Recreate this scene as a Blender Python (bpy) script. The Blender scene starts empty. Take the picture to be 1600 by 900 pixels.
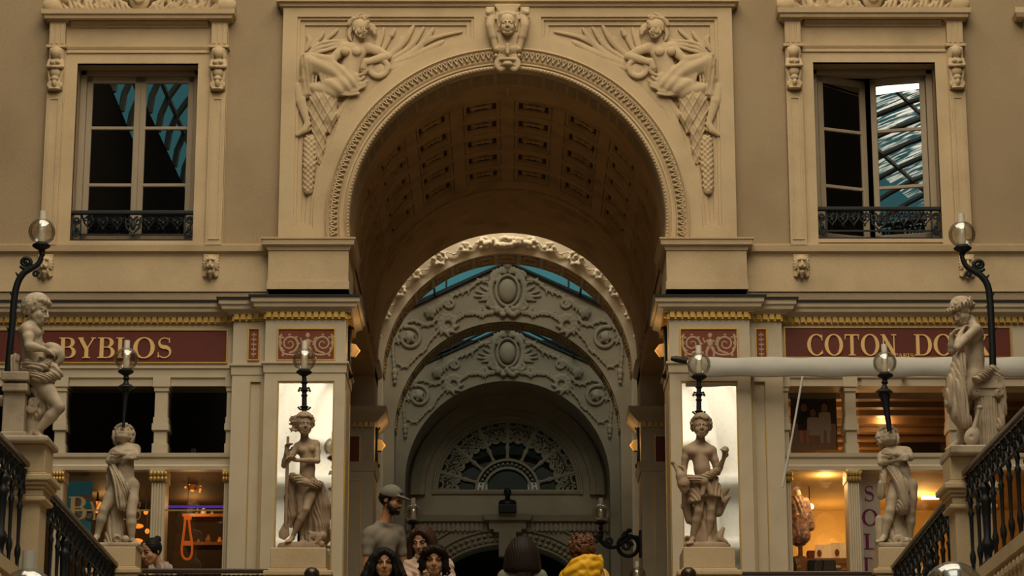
import bpy, math, random
import numpy as np
from mathutils import Vector, Matrix
from mathutils.geometry import tessellate_polygon
random.seed(7)
SC = bpy.context.scene
COL = SC.collection
PI = math.pi

# ------------------------------------------------------------------ camera, world, lights, exposure
F = 4000.0                                   # focal length in photo pixels (1600 wide)
TH = math.atan(1050 / F)                     # upward pitch
YC = 22.76                                   # distance of the camera from the facade plane y = 0
CT, ST = math.cos(TH), math.sin(TH)
cam_d = bpy.data.cameras.new('camera'); cam = bpy.data.objects.new('camera', cam_d); COL.objects.link(cam)
cam_d.sensor_width = 36; cam_d.lens = 36 * F / 1600; cam_d.shift_x = 7 / 1600
cam_d.clip_start = 0.1; cam_d.clip_end = 300
cam.location = (0, -YC, 0); cam.rotation_euler = (PI / 2 + TH, 0, 0)
SC.camera = cam
SC.view_settings.view_transform = 'Standard'; SC.view_settings.look = 'None'
SC.view_settings.gamma = 1; SC.view_settings.use_curve_mapping = False
SC.view_settings.exposure = -0.10

wd = bpy.data.worlds.new('sky'); SC.world = wd; wd.use_nodes = True
bg = wd.node_tree.nodes['Background']
bg.inputs[0].default_value = (0.22, 0.72, 0.76, 1); bg.inputs[1].default_value = 0.245

def area(name, loc, rot, sx, sy, energy, color):
    d = bpy.data.lights.new(name, 'AREA'); d.shape = 'RECTANGLE'; d.size = sx; d.size_y = sy
    d.energy = energy; d.color = color
    o = bpy.data.objects.new(name, d); COL.objects.link(o); o.location = loc; o.rotation_euler = rot
    return o
# daylight through the glass roofs of hall and passage, plus added fill areas
area('hall_skylight', (0, -8.0, 17.6), (math.radians(14), 0, 0), 13, 11, 2280, (1.0, 0.85, 0.635))
area('hall_low_fill', (1.4, -14.0, 15.0), (math.radians(46), 0, 0), 8.4, 4, 560, (1.0, 0.83, 0.60))  # unseen low fill, added to light the vault from the front
area('passage_skylight', (0, 9.8, 13.5), (0, 0, 0), 3.4, 8, 115, (1.0, 0.82, 0.69))
area('passage_skylight_front', (0, 5.62, 10.0), (math.radians(-10), 0, 0), 3.0, 0.3, 120, (1.0, 0.82, 0.60))
area('roof_streak_fill', (0.5, -22.5, 18.5), (0, 0, 0), 8, 9, 1300, (1.0, 0.92, 0.78))  # unseen fill, added to brighten the streaked roof panes
area('rear_wall_fill', (0, -29.4, 13.1), (math.radians(-24), 0, 0), 11.5, 2.6, 640, (1.0, 0.92, 0.79))  # unseen fill below the roof, added to light the back wall for the mirrors

# ------------------------------------------------------------------ pixel <-> place helpers
def P(x, y, Y):
    a = (x - 793) / F; b = (450 - y) / F
    t = (Y + YC) / (CT - b * ST)
    return Vector((a * t, Y, (ST + b * CT) * t))
def PX(x, y, X):
    a = (x - 793) / F; b = (450 - y) / F
    t = X / a
    return Vector((X, t * (CT - b * ST) - YC, (ST + b * CT) * t))
def scale_at(p): return F / ((p[1] + YC) * CT + p[2] * ST)
def xw(px, py, Y): return P(px, py, Y)[0]
def zw(py, Y): return P(793, py, Y)[2]

# ------------------------------------------------------------------ materials
def mat(name, col, rough=0.75, metal=0.0, var=0.0, vscale=3.0, fine=0.0, fscale=60.0, bump=0.0, bscale=80.0,
        dirt=None, dscale=1.2, damt=0.0, spec=0.3, emit=None, estr=0.0):
    m = bpy.data.materials.new(name); m.use_nodes = True
    nt = m.node_tree; bs = nt.nodes['Principled BSDF']
    bs.inputs['Roughness'].default_value = rough; bs.inputs['Metallic'].default_value = metal
    bs.inputs['Specular IOR Level'].default_value = spec
    bs.inputs['Base Color'].default_value = (*col, 1)
    if emit:
        bs.inputs['Emission Color'].default_value = (*emit, 1); bs.inputs['Emission Strength'].default_value = estr
    tc = None
    def noise(sc, detail=4):
        nonlocal tc
        if tc is None: tc = nt.nodes.new('ShaderNodeNewGeometry')
        n = nt.nodes.new('ShaderNodeTexNoise'); n.inputs['Scale'].default_value = sc; n.inputs['Detail'].default_value = detail
        nt.links.new(tc.outputs['Position'], n.inputs['Vector']); return n
    cur = None
    def mixin(fac_out, c2, amount, lo=0.35, hi=0.7):
        nonlocal cur
        r = nt.nodes.new('ShaderNodeMapRange'); r.inputs['From Min'].default_value = lo; r.inputs['From Max'].default_value = hi
        r.inputs['To Min'].default_value = 0; r.inputs['To Max'].default_value = amount
        nt.links.new(fac_out, r.inputs['Value'])
        x = nt.nodes.new('ShaderNodeMixRGB'); nt.links.new(r.outputs[0], x.inputs[0])
        if cur is None: x.inputs[1].default_value = (*col, 1)
        else: nt.links.new(cur, x.inputs[1])
        x.inputs[2].default_value = (*c2, 1); cur = x.outputs[0]
    if var: mixin(noise(vscale).outputs[0], tuple(c * 0.62 for c in col), var)
    if fine: mixin(noise(fscale, 2).outputs[0], tuple(c * 0.55 for c in col), fine, 0.4, 0.65)
    if damt: mixin(noise(dscale, 7).outputs[0], dirt, damt, 0.5, 0.72)
    if cur is not None: nt.links.new(cur, bs.inputs['Base Color'])
    if bump:
        b = nt.nodes.new('ShaderNodeBump'); b.inputs['Strength'].default_value = bump; b.inputs['Distance'].default_value = 0.01
        nt.links.new(noise(bscale, 3).outputs[0], b.inputs['Height']); nt.links.new(b.outputs[0], bs.inputs['Normal'])
    return m
def glass(name, refl=0.1, tint=(1, 1, 1), rough=0.0, edge=0.6, rcol=(1, 1, 1)):
    m = bpy.data.materials.new(name); m.use_nodes = True; nt = m.node_tree; nt.nodes.clear()
    o = nt.nodes.new('ShaderNodeOutputMaterial'); mx = nt.nodes.new('ShaderNodeMixShader')
    t = nt.nodes.new('ShaderNodeBsdfTransparent'); g = nt.nodes.new('ShaderNodeBsdfGlossy')
    t.inputs[0].default_value = (*tint, 1); g.inputs['Roughness'].default_value = rough; g.inputs['Color'].default_value = (*rcol, 1)
    lw = nt.nodes.new('ShaderNodeLayerWeight'); lw.inputs[0].default_value = 0.25
    r = nt.nodes.new('ShaderNodeMapRange'); r.inputs['To Min'].default_value = refl; r.inputs['To Max'].default_value = edge
    nt.links.new(lw.outputs['Fresnel'], r.inputs['Value']); nt.links.new(r.outputs[0], mx.inputs[0])
    nt.links.new(t.outputs[0], mx.inputs[1]); nt.links.new(g.outputs[0], mx.inputs[2]); nt.links.new(mx.outputs[0], o.inputs[0])
    return m
M = {}
M['stone'] = mat('dressed_stone', (0.60, 0.445, 0.265), 0.85, var=0.30, vscale=2.0, fine=0.18, fscale=90, bump=0.25, bscale=140, dirt=(0.30, 0.20, 0.11), dscale=2.2, damt=0.30)
M['carved'] = mat('carved_stone', (0.60, 0.45, 0.27), 0.85, var=0.25, vscale=6.0, fine=0.2, fscale=110, bump=0.2, bscale=160, dirt=(0.28, 0.19, 0.11), dscale=9, damt=0.30)
M['render'] = mat('rough_render', (0.41, 0.30, 0.18), 0.95, var=0.25, vscale=1.0, fine=0.28, fscale=120, bump=0.6, bscale=190, dirt=(0.26, 0.17, 0.09), dscale=1.0, damt=0.35)
M['paint'] = mat('cream_paint', (0.56, 0.46, 0.32), 0.6, var=0.22, vscale=3.0, fine=0.08, fscale=120, dirt=(0.33, 0.25, 0.15), dscale=4, damt=0.22)
M['vault'] = mat('vault_stone', (0.56, 0.355, 0.165), 0.85, var=0.35, vscale=2.5, fine=0.15, fscale=90, dirt=(0.13, 0.08, 0.04), dscale=3, damt=0.4)
M['plaster'] = mat('grey_plaster', (0.43, 0.345, 0.25), 0.9, var=0.3, vscale=2.0, fine=0.15, fscale=70, dirt=(0.22, 0.17, 0.11), dscale=2.5, damt=0.35)
M['whiteplaster'] = mat('pale_plaster', (0.72, 0.62, 0.49), 0.9, var=0.25, vscale=3.0, fine=0.12, fscale=70, dirt=(0.45, 0.35, 0.25), dscale=4, damt=0.3)
M['marble'] = mat('statue_stone', (0.52, 0.41, 0.29), 0.65, var=0.45, vscale=9.0, fine=0.15, fscale=90, dirt=(0.17, 0.115, 0.07), dscale=6, damt=0.65, bump=0.12, bscale=120)
M['darkmarble'] = mat('stained_statue_stone', (0.40, 0.28, 0.18), 0.62, var=0.35, vscale=9.0, fine=0.12, fscale=90, dirt=(0.16, 0.10, 0.06), dscale=7, damt=0.55, bump=0.12, bscale=120)
M['iron'] = mat('black_iron', (0.010, 0.012, 0.014), 0.5, metal=0.0, var=0.2, spec=0.3)
M['bronze'] = mat('dark_bronze', (0.02, 0.018, 0.017), 0.4, metal=0.4)
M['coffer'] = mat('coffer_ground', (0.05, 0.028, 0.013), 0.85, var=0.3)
M['lead'] = mat('lead_flashing', (0.035, 0.038, 0.042), 0.5)
M['gold'] = mat('gilding', (0.55, 0.34, 0.09), 0.4, metal=0.55, var=0.3, vscale=30)
M['goldpaint'] = mat('gold_lettering', (0.78, 0.50, 0.19), 0.5, var=0.1)
M['red'] = mat('oxblood_panel', (0.125, 0.022, 0.012), 0.5, var=0.3, vscale=6)
M['redworn'] = mat('worn_red_panel', (0.19, 0.042, 0.02), 0.6, var=0.4, vscale=12)
M['rinceau'] = mat('painted_scrollwork', (0.46, 0.32, 0.19), 0.7, var=0.3, vscale=20)
M['wood'] = mat('window_paint', (0.34, 0.265, 0.18), 0.6, var=0.2, vscale=4)
M['mirror'] = mat('mirror', (0.88, 0.865, 0.82), 0.03, metal=1.0, dirt=(0.35, 0.27, 0.18), dscale=30, damt=0.12)
M['dark'] = mat('dark_room', (0.02, 0.016, 0.012), 0.9)
M['pane'] = glass('window_glass', 0.42, (0.30, 0.30, 0.30), 0.0, 0.8)
M['shopglass'] = glass('shop_glass', 0.06, (0.92, 0.92, 0.9), 0.0, 0.7)
M['darkglass'] = glass('transom_glass', 0.10, (0.5, 0.5, 0.5), 0.0, 0.7)
M['globe'] = glass('globe_glass', 0.18, (0.90, 0.87, 0.81), 0.12, 0.75)
M['roofglass'] = glass('roof_glass', 0.03, (0.9, 0.97, 0.97), 0.0, 0.06)
M['chimney'] = mat('frosted_glass', (0.75, 0.68, 0.56), 0.35, spec=0.5)
M['canvas'] = mat('awning_canvas', (0.56, 0.53, 0.47), 0.85, var=0.3, vscale=5)

# ------------------------------------------------------------------ object helpers
def tag(o, label=None, cat=None, group=None, kind=None):
    if label: o['label'] = label
    if cat: o['category'] = cat
    if group: o['group'] = group
    if kind: o['kind'] = kind
    return o
def empty(name, loc, label=None, cat=None, group=None, kind=None):
    o = bpy.data.objects.new(name, None); o.empty_display_size = 0.1; COL.objects.link(o); o.location = loc
    return tag(o, label, cat, group, kind)
def kids(o): return [c for c in bpy.data.objects if c.parent == o]
def copy_tree(o, loc=None, parent=None, label=None):
    c = o.copy(); COL.objects.link(c)
    c.parent = parent
    if loc is not None: c.location = loc
    if label: c['label'] = label
    for k in kids(o):
        copy_tree(k, None, c)
    return c
def link_mesh(name, me, m, parent=None, smooth=False):
    o = bpy.data.objects.new(name, me); COL.objects.link(o)
    if m is not None: me.materials.append(m)
    if smooth: me.polygons.foreach_set('use_smooth', [True] * len(me.polygons))
    if parent is not None:
        o.parent = parent
        w = Vector((0, 0, 0)); q = parent
        while q is not None: w += q.location; q = q.parent
        me.transform(Matrix.Translation(-w))
    return o
class MB:
    def __init__(s): s.v = []; s.f = []
    def add(s, vs, fs):
        b = len(s.v); s.v.extend([tuple(v) for v in vs]); s.f.extend([tuple(i + b for i in f) for f in fs]); return s
    def box(s, x0, x1, y0, y1, z0, z1):
        return s.add([(x0, y0, z0), (x1, y0, z0), (x1, y1, z0), (x0, y1, z0), (x0, y0, z1), (x1, y0, z1), (x1, y1, z1), (x0, y1, z1)],
                     [(0, 3, 2, 1), (4, 5, 6, 7), (0, 1, 5, 4), (1, 2, 6, 5), (2, 3, 7, 6), (3, 0, 4, 7)])
    def prism(s, outer, y0, y1, holes=()):
        """outline in (x, z), extruded from y0 (front) to y1"""
        loops = [[Vector((p[0], p[1], 0)) for p in L] for L in (outer, *holes)]
        tris = tessellate_polygon(loops); flat = [p for L in loops for p in L]; n = len(flat)
        vs = [(p.x, y0, p.y) for p in flat] + [(p.x, y1, p.y) for p in flat]
        fs = [t for t in tris] + [(t[2] + n, t[1] + n, t[0] + n) for t in tris]
        b = 0
        for L in loops:
            m_ = len(L)
            for i in range(m_):
                j = (i + 1) % m_; fs.append((b + i, b + j, b + j + n, b + i + n))
            b += m_
        return s.add(vs, fs)
    def tube(s, pts, r, n=8, caps=True, flat=1.0):
        pts = [Vector(p) for p in pts]; k = len(pts)
        rs = r if isinstance(r, (list, tuple)) else [r] * k
        t0 = (pts[1] - pts[0]).normalized()
        up = Vector((0, 1, 0)) if abs(t0.y) < 0.9 else Vector((1, 0, 0))
        u = t0.cross(up).normalized(); vs = []; fs = []
        for i in range(k):
            t = (pts[min(i + 1, k - 1)] - pts[max(i - 1, 0)])
            if t.length < 1e-9: t = t0
            t = t.normalized(); u = (u - t * u.dot(t))
            if u.length < 1e-6: u = t.orthogonal()
            u.normalize(); w = t.cross(u)
            for a in range(n):
                c = 2 * PI * a / n; q = pts[i] + (u * math.cos(c) + w * math.sin(c) * flat) * rs[i]; vs.append(q)
        for i in range(k - 1):
            for a in range(n):
                b = (a + 1) % n; fs.append((i * n + a, i * n + b, (i + 1) * n + b, (i + 1) * n + a))
        if caps: fs.append(tuple(range(n - 1, -1, -1))); fs.append(tuple((k - 1) * n + a for a in range(n)))
        return s.add(vs, fs)
    def lathe(s, c, prof, n=20, sx=1, sy=1):
        """profile [(radius, z)] about the vertical through c"""
        vs = []; fs = []; k = len(prof)
        for r, z in prof:
            for a in range(n):
                t = 2 * PI * a / n; vs.append((c[0] + r * math.cos(t) * sx, c[1] + r * math.sin(t) * sy, c[2] + z))
        for i in range(k - 1):
            for a in range(n):
                b = (a + 1) % n; fs.append((i * n + a, i * n + b, (i + 1) * n + b, (i + 1) * n + a))
        fs.append(tuple(range(n - 1, -1, -1))); fs.append(tuple((k - 1) * n + a for a in range(n)))
        return s.add(vs, fs)
    def ball(s, c, r, n=14, m=9):
        r = r if isinstance(r, (tuple, list)) else (r, r, r)
        vs = []; fs = []
        for i in range(m + 1):
            p = -PI / 2 + PI * i / m
            for a in range(n):
                t = 2 * PI * a / n
                vs.append((c[0] + r[0] * math.cos(p) * math.cos(t), c[1] + r[1] * math.cos(p) * math.sin(t), c[2] + r[2] * math.sin(p)))
        for i in range(m):
            for a in range(n):
                b = (a + 1) % n; fs.append((i * n + a, i * n + b, (i + 1) * n + b, (i + 1) * n + a))
        return s.add(vs, fs)
    def mould(s, path, prof):
        """sweep a closed profile [(outward, z)] along a plan path [(x, y)]; outward is to the right of travel when heading +x -> -y"""
        k = len(path); n = len(prof); vs = []; fs = []
        for i in range(k):
            def d(a, b):
                q = Vector((path[b][0] - path[a][0], path[b][1] - path[a][1])); return q.normalized()
            if i == 0: e = d(0, 1); nn = Vector((e.y, -e.x)); 
            elif i == k - 1: e = d(k - 2, k - 1); nn = Vector((e.y, -e.x))
            else:
                e1, e2 = d(i - 1, i), d(i, i + 1); n1 = Vector((e1.y, -e1.x)); n2 = Vector((e2.y, -e2.x))
                nn = (n1 + n2); nn = nn / max(1e-6, 1 + n1.dot(n2))
            for o_, z in prof: vs.append((path[i][0] + nn.x * o_, path[i][1] + nn.y * o_, z))
        for i in range(k - 1):
            for a in range(n):
                b = (a + 1) % n; fs.append((i * n + a, i * n + b, (i + 1) * n + b, (i + 1) * n + a))
        fs.append(tuple(range(n))); fs.append(tuple((k - 1) * n + a for a in range(n - 1, -1, -1)))
        return s.add(vs, fs)
    def arcband(s, cx, cz, prof, a0, a1, n=48, closed=True):
        """sweep a profile [(radius, y)] round the horizontal axis through (cx, cz)"""
        k = len(prof); vs = []; fs = []
        for i in range(n + 1):
            a = a0 + (a1 - a0) * i / n
            for r, y in prof: vs.append((cx + r * math.cos(a), y, cz + r * math.sin(a)))
        for i in range(n):
            for q in range(k if closed else k - 1):
                w = (q + 1) % k; fs.append((i * k + q, i * k + w, (i + 1) * k + w, (i + 1) * k + q))
        if closed: fs.append(tuple(range(k))); fs.append(tuple(n * k + q for q in range(k - 1, -1, -1)))
        return s.add(vs, fs)
    def build(s, name, m, parent=None, smooth=False, bevel=0.0, fix=True):
        me = bpy.data.meshes.new(name); me.from_pydata(s.v, [], s.f); me.update()
        if fix:
            import bmesh
            bm = bmesh.new(); bm.from_mesh(me); bmesh.ops.recalc_face_normals(bm, faces=bm.faces); bm.to_mesh(me); bm.free()
        o = link_mesh(name, me, m, parent, False)
        if smooth:
            me.polygons.foreach_set('use_smooth', [True] * len(me.polygons))
            if hasattr(me, 'set_sharp_from_angle'): me.set_sharp_from_angle(angle=math.radians(40))
        if bevel:
            b = o.modifiers.new('bevel', 'BEVEL'); b.width = bevel; b.segments = 2; b.limit_method = 'ANGLE'
        return o
def structure(o): o['kind'] = 'structure'; return o

# ------------------------------------------------------------------ sculpting in a distance field, meshed by surface nets
class SDF:
    def __init__(s, lo, hi, h, ys=1.0):
        """ys > 1 flattens the result in depth (relief)"""
        s.h = h; s.ys = ys; s.lo = np.array(lo, float); hi = np.array(hi, float)
        s.y_ref = s.lo[1] if ys == 1 else hi[1]
        if ys != 1:
            s.lo = s.lo.copy(); s.lo[1] = hi[1] - (hi[1] - s.lo[1]) * ys
        n = np.ceil((hi - s.lo) / h).astype(int) + 1; s.n = n
        s.ax = [s.lo[i] + h * np.arange(n[i]) for i in range(3)]
        s.D = np.full(n, 0.3, np.float32)
    def pt(s, p):
        p = np.array(p, float)
        if s.ys != 1: p = p.copy(); p[1] = s.y_ref + (p[1] - s.y_ref) * s.ys
        return p
    def sub(s, lo, hi):
        a = np.clip(np.floor((lo - s.lo) / s.h).astype(int), 0, s.n - 1); b = np.clip(np.ceil((hi - s.lo) / s.h).astype(int) + 1, 1, s.n)
        sl = tuple(slice(int(a[i]), int(b[i])) for i in range(3))
        X = s.ax[0][sl[0]][:, None, None]; Y = s.ax[1][sl[1]][None, :, None]; Z = s.ax[2][sl[2]][None, None, :]
        return sl, X, Y, Z
    def _join(s, sl, d, k, op):
        D = s.D[sl]
        if op == 'sub': d = -d
        if op == 'add':
            if k > 0:
                h = np.clip(0.5 + 0.5 * (D - d) / k, 0, 1); r = D * (1 - h) + d * h - k * h * (1 - h)
            else: r = np.minimum(D, d)
        else:
            if k > 0:
                h = np.clip(0.5 - 0.5 * (D - d) / k, 0, 1); r = D * (1 - h) + d * h + k * h * (1 - h)
            else: r = np.maximum(D, d)
        s.D[sl] = r
    def cap(s, a, b, ra, rb=None, k=0.01, op='add', disp=None):
        rb = ra if rb is None else rb; a = s.pt(a); b = s.pt(b); m = max(ra, rb) + max(k, s.h) * 2 + s.h * 2
        lo = np.minimum(a, b) - m; hi = np.maximum(a, b) + m
        if (hi < s.lo).any() or (lo > s.lo + s.h * s.n).any(): return s
        sl, X, Y, Z = s.sub(lo, hi)
        ab = b - a; L = max(1e-9, float(ab @ ab))
        px, py, pz = X - a[0], Y - a[1], Z - a[2]
        t = np.clip((px * ab[0] + py * ab[1] + pz * ab[2]) / L, 0, 1)
        d = np.sqrt((px - t * ab[0]) ** 2 + (py - t * ab[1]) ** 2 + (pz - t * ab[2]) ** 2) - (ra + (rb - ra) * t)
        if disp is not None: d = d + disp(X, Y, Z)
        s._join(sl, d, k, op); return s
    def ell(s, c, r, k=0.01, op='add', R=None, disp=None):
        c = s.pt(c); r = np.array(r if isinstance(r, (tuple, list, np.ndarray)) else (r, r, r), float)
        m = (r.max() if R is not None else r) + max(k, s.h) * 2 + s.h * 2
        lo, hi = c - m, c + m
        if (hi < s.lo).any() or (lo > s.lo + s.h * s.n).any(): return s
        sl, X, Y, Z = s.sub(lo, hi)
        px, py, pz = X - c[0], Y - c[1], Z - c[2]
        if R is not None:      # rows of R: the ellipsoid's own axes
            q = [px * R[i][0] + py * R[i][1] + pz * R[i][2] for i in range(3)]
        else: q = [px, py, pz]
        k0 = np.sqrt((q[0] / r[0]) ** 2 + (q[1] / r[1]) ** 2 + (q[2] / r[2]) ** 2)
        k1 = np.sqrt((q[0] / r[0] ** 2) ** 2 + (q[1] / r[1] ** 2) ** 2 + (q[2] / r[2] ** 2) ** 2) + 1e-9
        d = k0 * (k0 - 1) / k1
        if disp is not None: d = d + disp(X, Y, Z)
        s._join(sl, d, k, op); return s
    def box(s, c, r, k=0.004, op='add', rnd=0.004, disp=None):
        c = s.pt(c); r = np.array(r, float); m = r + max(k, s.h) * 2 + s.h * 2
        sl, X, Y, Z = s.sub(c - m, c + m)
        qx, qy, qz = abs(X - c[0]) - r[0] + rnd, abs(Y - c[1]) - r[1] + rnd, abs(Z - c[2]) - r[2] + rnd
        d = np.sqrt(np.maximum(qx, 0) ** 2 + np.maximum(qy, 0) ** 2 + np.maximum(qz, 0) ** 2) + np.minimum(np.maximum(qx, np.maximum(qy, qz)), 0) - rnd
        if disp is not None: d = d + disp(X, Y, Z)
        s._join(sl, d, k, op); return s
    def path(s, pts, r, k=0.008, op='add', disp=None):
        n = len(pts); rs = r if isinstance(r, (list, tuple)) else [r] * n
        for i in range(n - 1): s.cap(pts[i], pts[i + 1], rs[i], rs[i + 1], k, op, disp)
        return s
    def displace(s, fn):
        X = s.ax[0][:, None, None]; Y = s.ax[1][None, :, None]; Z = s.ax[2][None, None, :]
        s.D = (s.D + fn(X, Y, Z)).astype(np.float32); return s
    def mesh(s, name, m, parent=None, mirror=None):
        D = s.D.copy(); h = s.h
        D[0] = D[-1] = 0.3; D[:, 0] = D[:, -1] = 0.3; D[:, :, 0] = D[:, :, -1] = 0.3
        ins = D < 0
        cnt = np.zeros(s.n - 1, np.int8)
        for i in (0, 1):
            for j in (0, 1):
                for k in (0, 1):
                    cnt += ins[i:s.n[0] - 1 + i, j:s.n[1] - 1 + j, k:s.n[2] - 1 + k]
        act = (cnt > 0) & (cnt < 8); idx = np.argwhere(act); N = len(idx)
        if N == 0: raise RuntimeError('empty field ' + name)
        corners = np.array([(i, j, k) for i in (0, 1) for j in (0, 1) for k in (0, 1)])
        vals = np.stack([D[idx[:, 0] + c[0], idx[:, 1] + c[1], idx[:, 2] + c[2]] for c in corners], 1).astype(float)
        acc = np.zeros((N, 3)); nn = np.zeros(N)
        for a in range(8):
            for b in range(a + 1, 8):
                if np.abs(corners[a] - corners[b]).sum() != 1: continue
                va, vb = vals[:, a], vals[:, b]; w = (va < 0) != (vb < 0)
                t = np.where(w, va / np.where(w, va - vb, 1), 0)
                pt = corners[a] + (corners[b] - corners[a]) * t[:, None]
                acc += np.where(w[:, None], pt, 0); nn += w
        V = s.lo + h * (idx + acc / nn[:, None])
        if s.ys != 1: V[:, 1] = s.y_ref + (V[:, 1] - s.y_ref) / s.ys
        im = np.full(s.n - 1, -1, np.int64); im[act] = np.arange(N)
        quads = []
        for ax in range(3):
            o1, o2 = [(1, 2), (2, 0), (0, 1)][ax]
            a = [slice(None)] * 3; b = [slice(None)] * 3; a[ax] = slice(0, -1); b[ax] = slice(1, None)
            A, B = ins[tuple(a)], ins[tuple(b)]; e = np.argwhere(A != B)
            ok = (e[:, o1] > 0) & (e[:, o2] > 0) & (e[:, o1] < s.n[o1] - 1) & (e[:, o2] < s.n[o2] - 1); e = e[ok]
            if not len(e): continue
            flip = A[e[:, 0], e[:, 1], e[:, 2]]
            def g(d1, d2):
                q = e.copy(); q[:, o1] -= d1; q[:, o2] -= d2; return im[q[:, 0], q[:, 1], q[:, 2]]
            q = np.stack([g(1, 1), g(0, 1), g(0, 0), g(1, 0)], 1)
            q[~flip] = q[~flip][:, ::-1]; quads.append(q)
        Q = np.concatenate(quads); Q = Q[(Q >= 0).all(1)]
        if mirror is not None: V[:, 0] = 2 * mirror - V[:, 0]; Q = Q[:, ::-1]
        me = bpy.data.meshes.new(name); me.vertices.add(N); me.vertices.foreach_set('co', V.ravel())
        me.loops.add(Q.size); me.loops.foreach_set('vertex_index', Q.ravel().astype(np.int32))
        me.polygons.add(len(Q)); me.polygons.foreach_set('loop_start', (np.arange(len(Q)) * 4).astype(np.int32))
        try: me.polygons.foreach_set('loop_total', np.full(len(Q), 4, np.int32))
        except Exception: pass
        me.update(calc_edges=True); me.validate()
        return link_mesh(name, me, m, parent, True)
def L3(a, b, t): return Vector(a).lerp(Vector(b), t)
def spiral(c, r0, r1, a0, turns, n=22, y=None):
    """points of a flat spiral in (x, z) about c"""
    out = []
    for i in range(n + 1):
        t = i / n; a = a0 + turns * 2 * PI * t; r = r0 + (r1 - r0) * t
        out.append(Vector((c[0] + r * math.cos(a), c[1] if y is None else y, c[2] + r * math.sin(a))))
    return out
def smooth_path(pts, n=6):
    """Catmull-Rom through pts"""
    pts = [Vector(p) for p in pts]; q = [pts[0]] + pts + [pts[-1]]; out = []
    for i in range(1, len(q) - 2):
        for j in range(n):
            t = j / n; a, b, c, d = q[i - 1], q[i], q[i + 1], q[i + 2]
            out.append(0.5 * ((2 * b) + (c - a) * t + (2 * a - 5 * b + 4 * c - d) * t * t + (3 * b - a - 3 * c + d) * t ** 3))
    out.append(pts[-1]); return out
# ------------------------------------------------------------------ the hall: shell, floors, stairs
GZ = 1.95                                    # gallery floor
AR = 1.46                                    # radius of every arch of the passage
AZ = P(793, 112, -0.06)[2] - AR              # height of the arch centre
SPR = zw(378, -0.06)                         # top of the impost
def arch_loop(r, cz, zb, n=40, x=0.0):
    """outline of an arched opening, from bottom right over the crown to bottom left"""
    L = [(x + r, zb)]
    L += [(x + r * math.cos(PI * i / n), cz + r * math.sin(PI * i / n)) for i in range(n + 1)]
    return L + [(x - r, zb)]
def mx(px, s): return px if s < 0 else 1586 - px

structure(MB().box(-5.9, 5.9, -32, -2.8, -1.75, -1.65).build('floor', mat('floor_stone', (0.30, 0.24, 0.17), 0.6, var=0.3)))
g = MB()
g.box(-5.9, -3.05, -9.5, -2.75, 1.75, GZ); g.box(3.05, 5.9, -9.5, -2.75, 1.75, GZ)
g.box(-5.9, 5.9, -2.75, 15.0, 1.75, GZ)
structure(g.build('floor_gallery', mat('gallery_floor', (0.26, 0.2, 0.14), 0.6, var=0.3)))
g = MB()
for i in range(20):
    g.box(-3.05, 3.05, -3.05 - 0.3 * i, -2.75 - 0.3 * i, -1.65, GZ - 0.175 * (i + 1))
structure(g.build('floor_stairs', mat('stair_stone', (0.34, 0.27, 0.18), 0.7, var=0.3)))
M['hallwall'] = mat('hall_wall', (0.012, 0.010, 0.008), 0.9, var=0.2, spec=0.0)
M['backwall'] = mat('cream_wall', (0.80, 0.75, 0.66), 0.9, var=0.3, vscale=0.8)  # pale cream colour of the end wall
structure(MB().box(-6.2, -5.9, -32, 0.6, -1.7, 13.0).build('wall_left', M['hallwall']))
structure(MB().box(5.9, 6.2, -32, 0.6, -1.7, 13.0).build('wall_right', M['hallwall']))
g = MB().box(-6.2, 6.2, -32.3, -32, -1.7, 16.4)
for z in (8.2, 9.6):
    g.mould([(6.2, -32), (-6.2, -32)], [(0, z), (0.35, z + .25), (0.35, z + .4), (0.15, z + .5), (0, z + .5)])
for i in range(-4, 5): g.box(i * 1.45 - 0.16, i * 1.45 + 0.16, -32, -31.8, 8.7, 9.6)
for r in (2.2, 3.0, 4.4, 5.2): g.arcband(0, 10.1, [(r, -32), (r, -31.75), (r + .16, -31.7), (r + .16, -32)], 0, PI, 40)
for i in range(9): 
    a = PI * (i + .5) / 9; g.tube([(2.3 * math.cos(a), -31.85, 10.1 + 2.3 * math.sin(a)), (4.5 * math.cos(a), -31.85, 10.1 + 4.5 * math.sin(a))], .10, 6)
structure(g.build('wall_back', M['backwall']))
g = MB()
for i in range(33):
    y = -31.5 + 0.95 * i
    if y > -0.8: break
    g.tube([(5.9 * math.cos(PI * k / 28), y, 13.0 + 2.6 * math.sin(PI * k / 28)) for k in range(29)], 0.055, 6)
for k in range(1, 14): 
    a = PI * k / 14
    g.box(5.9 * math.cos(a) - 0.03, 5.9 * math.cos(a) + 0.03, -31.9, -0.3, 13.0 + 2.6 * math.sin(a) - 0.03, 13.0 + 2.6 * math.sin(a) + 0.03)
structure(g.build('ceiling_glass_roof_ribs', mat('roof_iron', (0.07, 0.065, 0.055), 0.6)))

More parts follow.
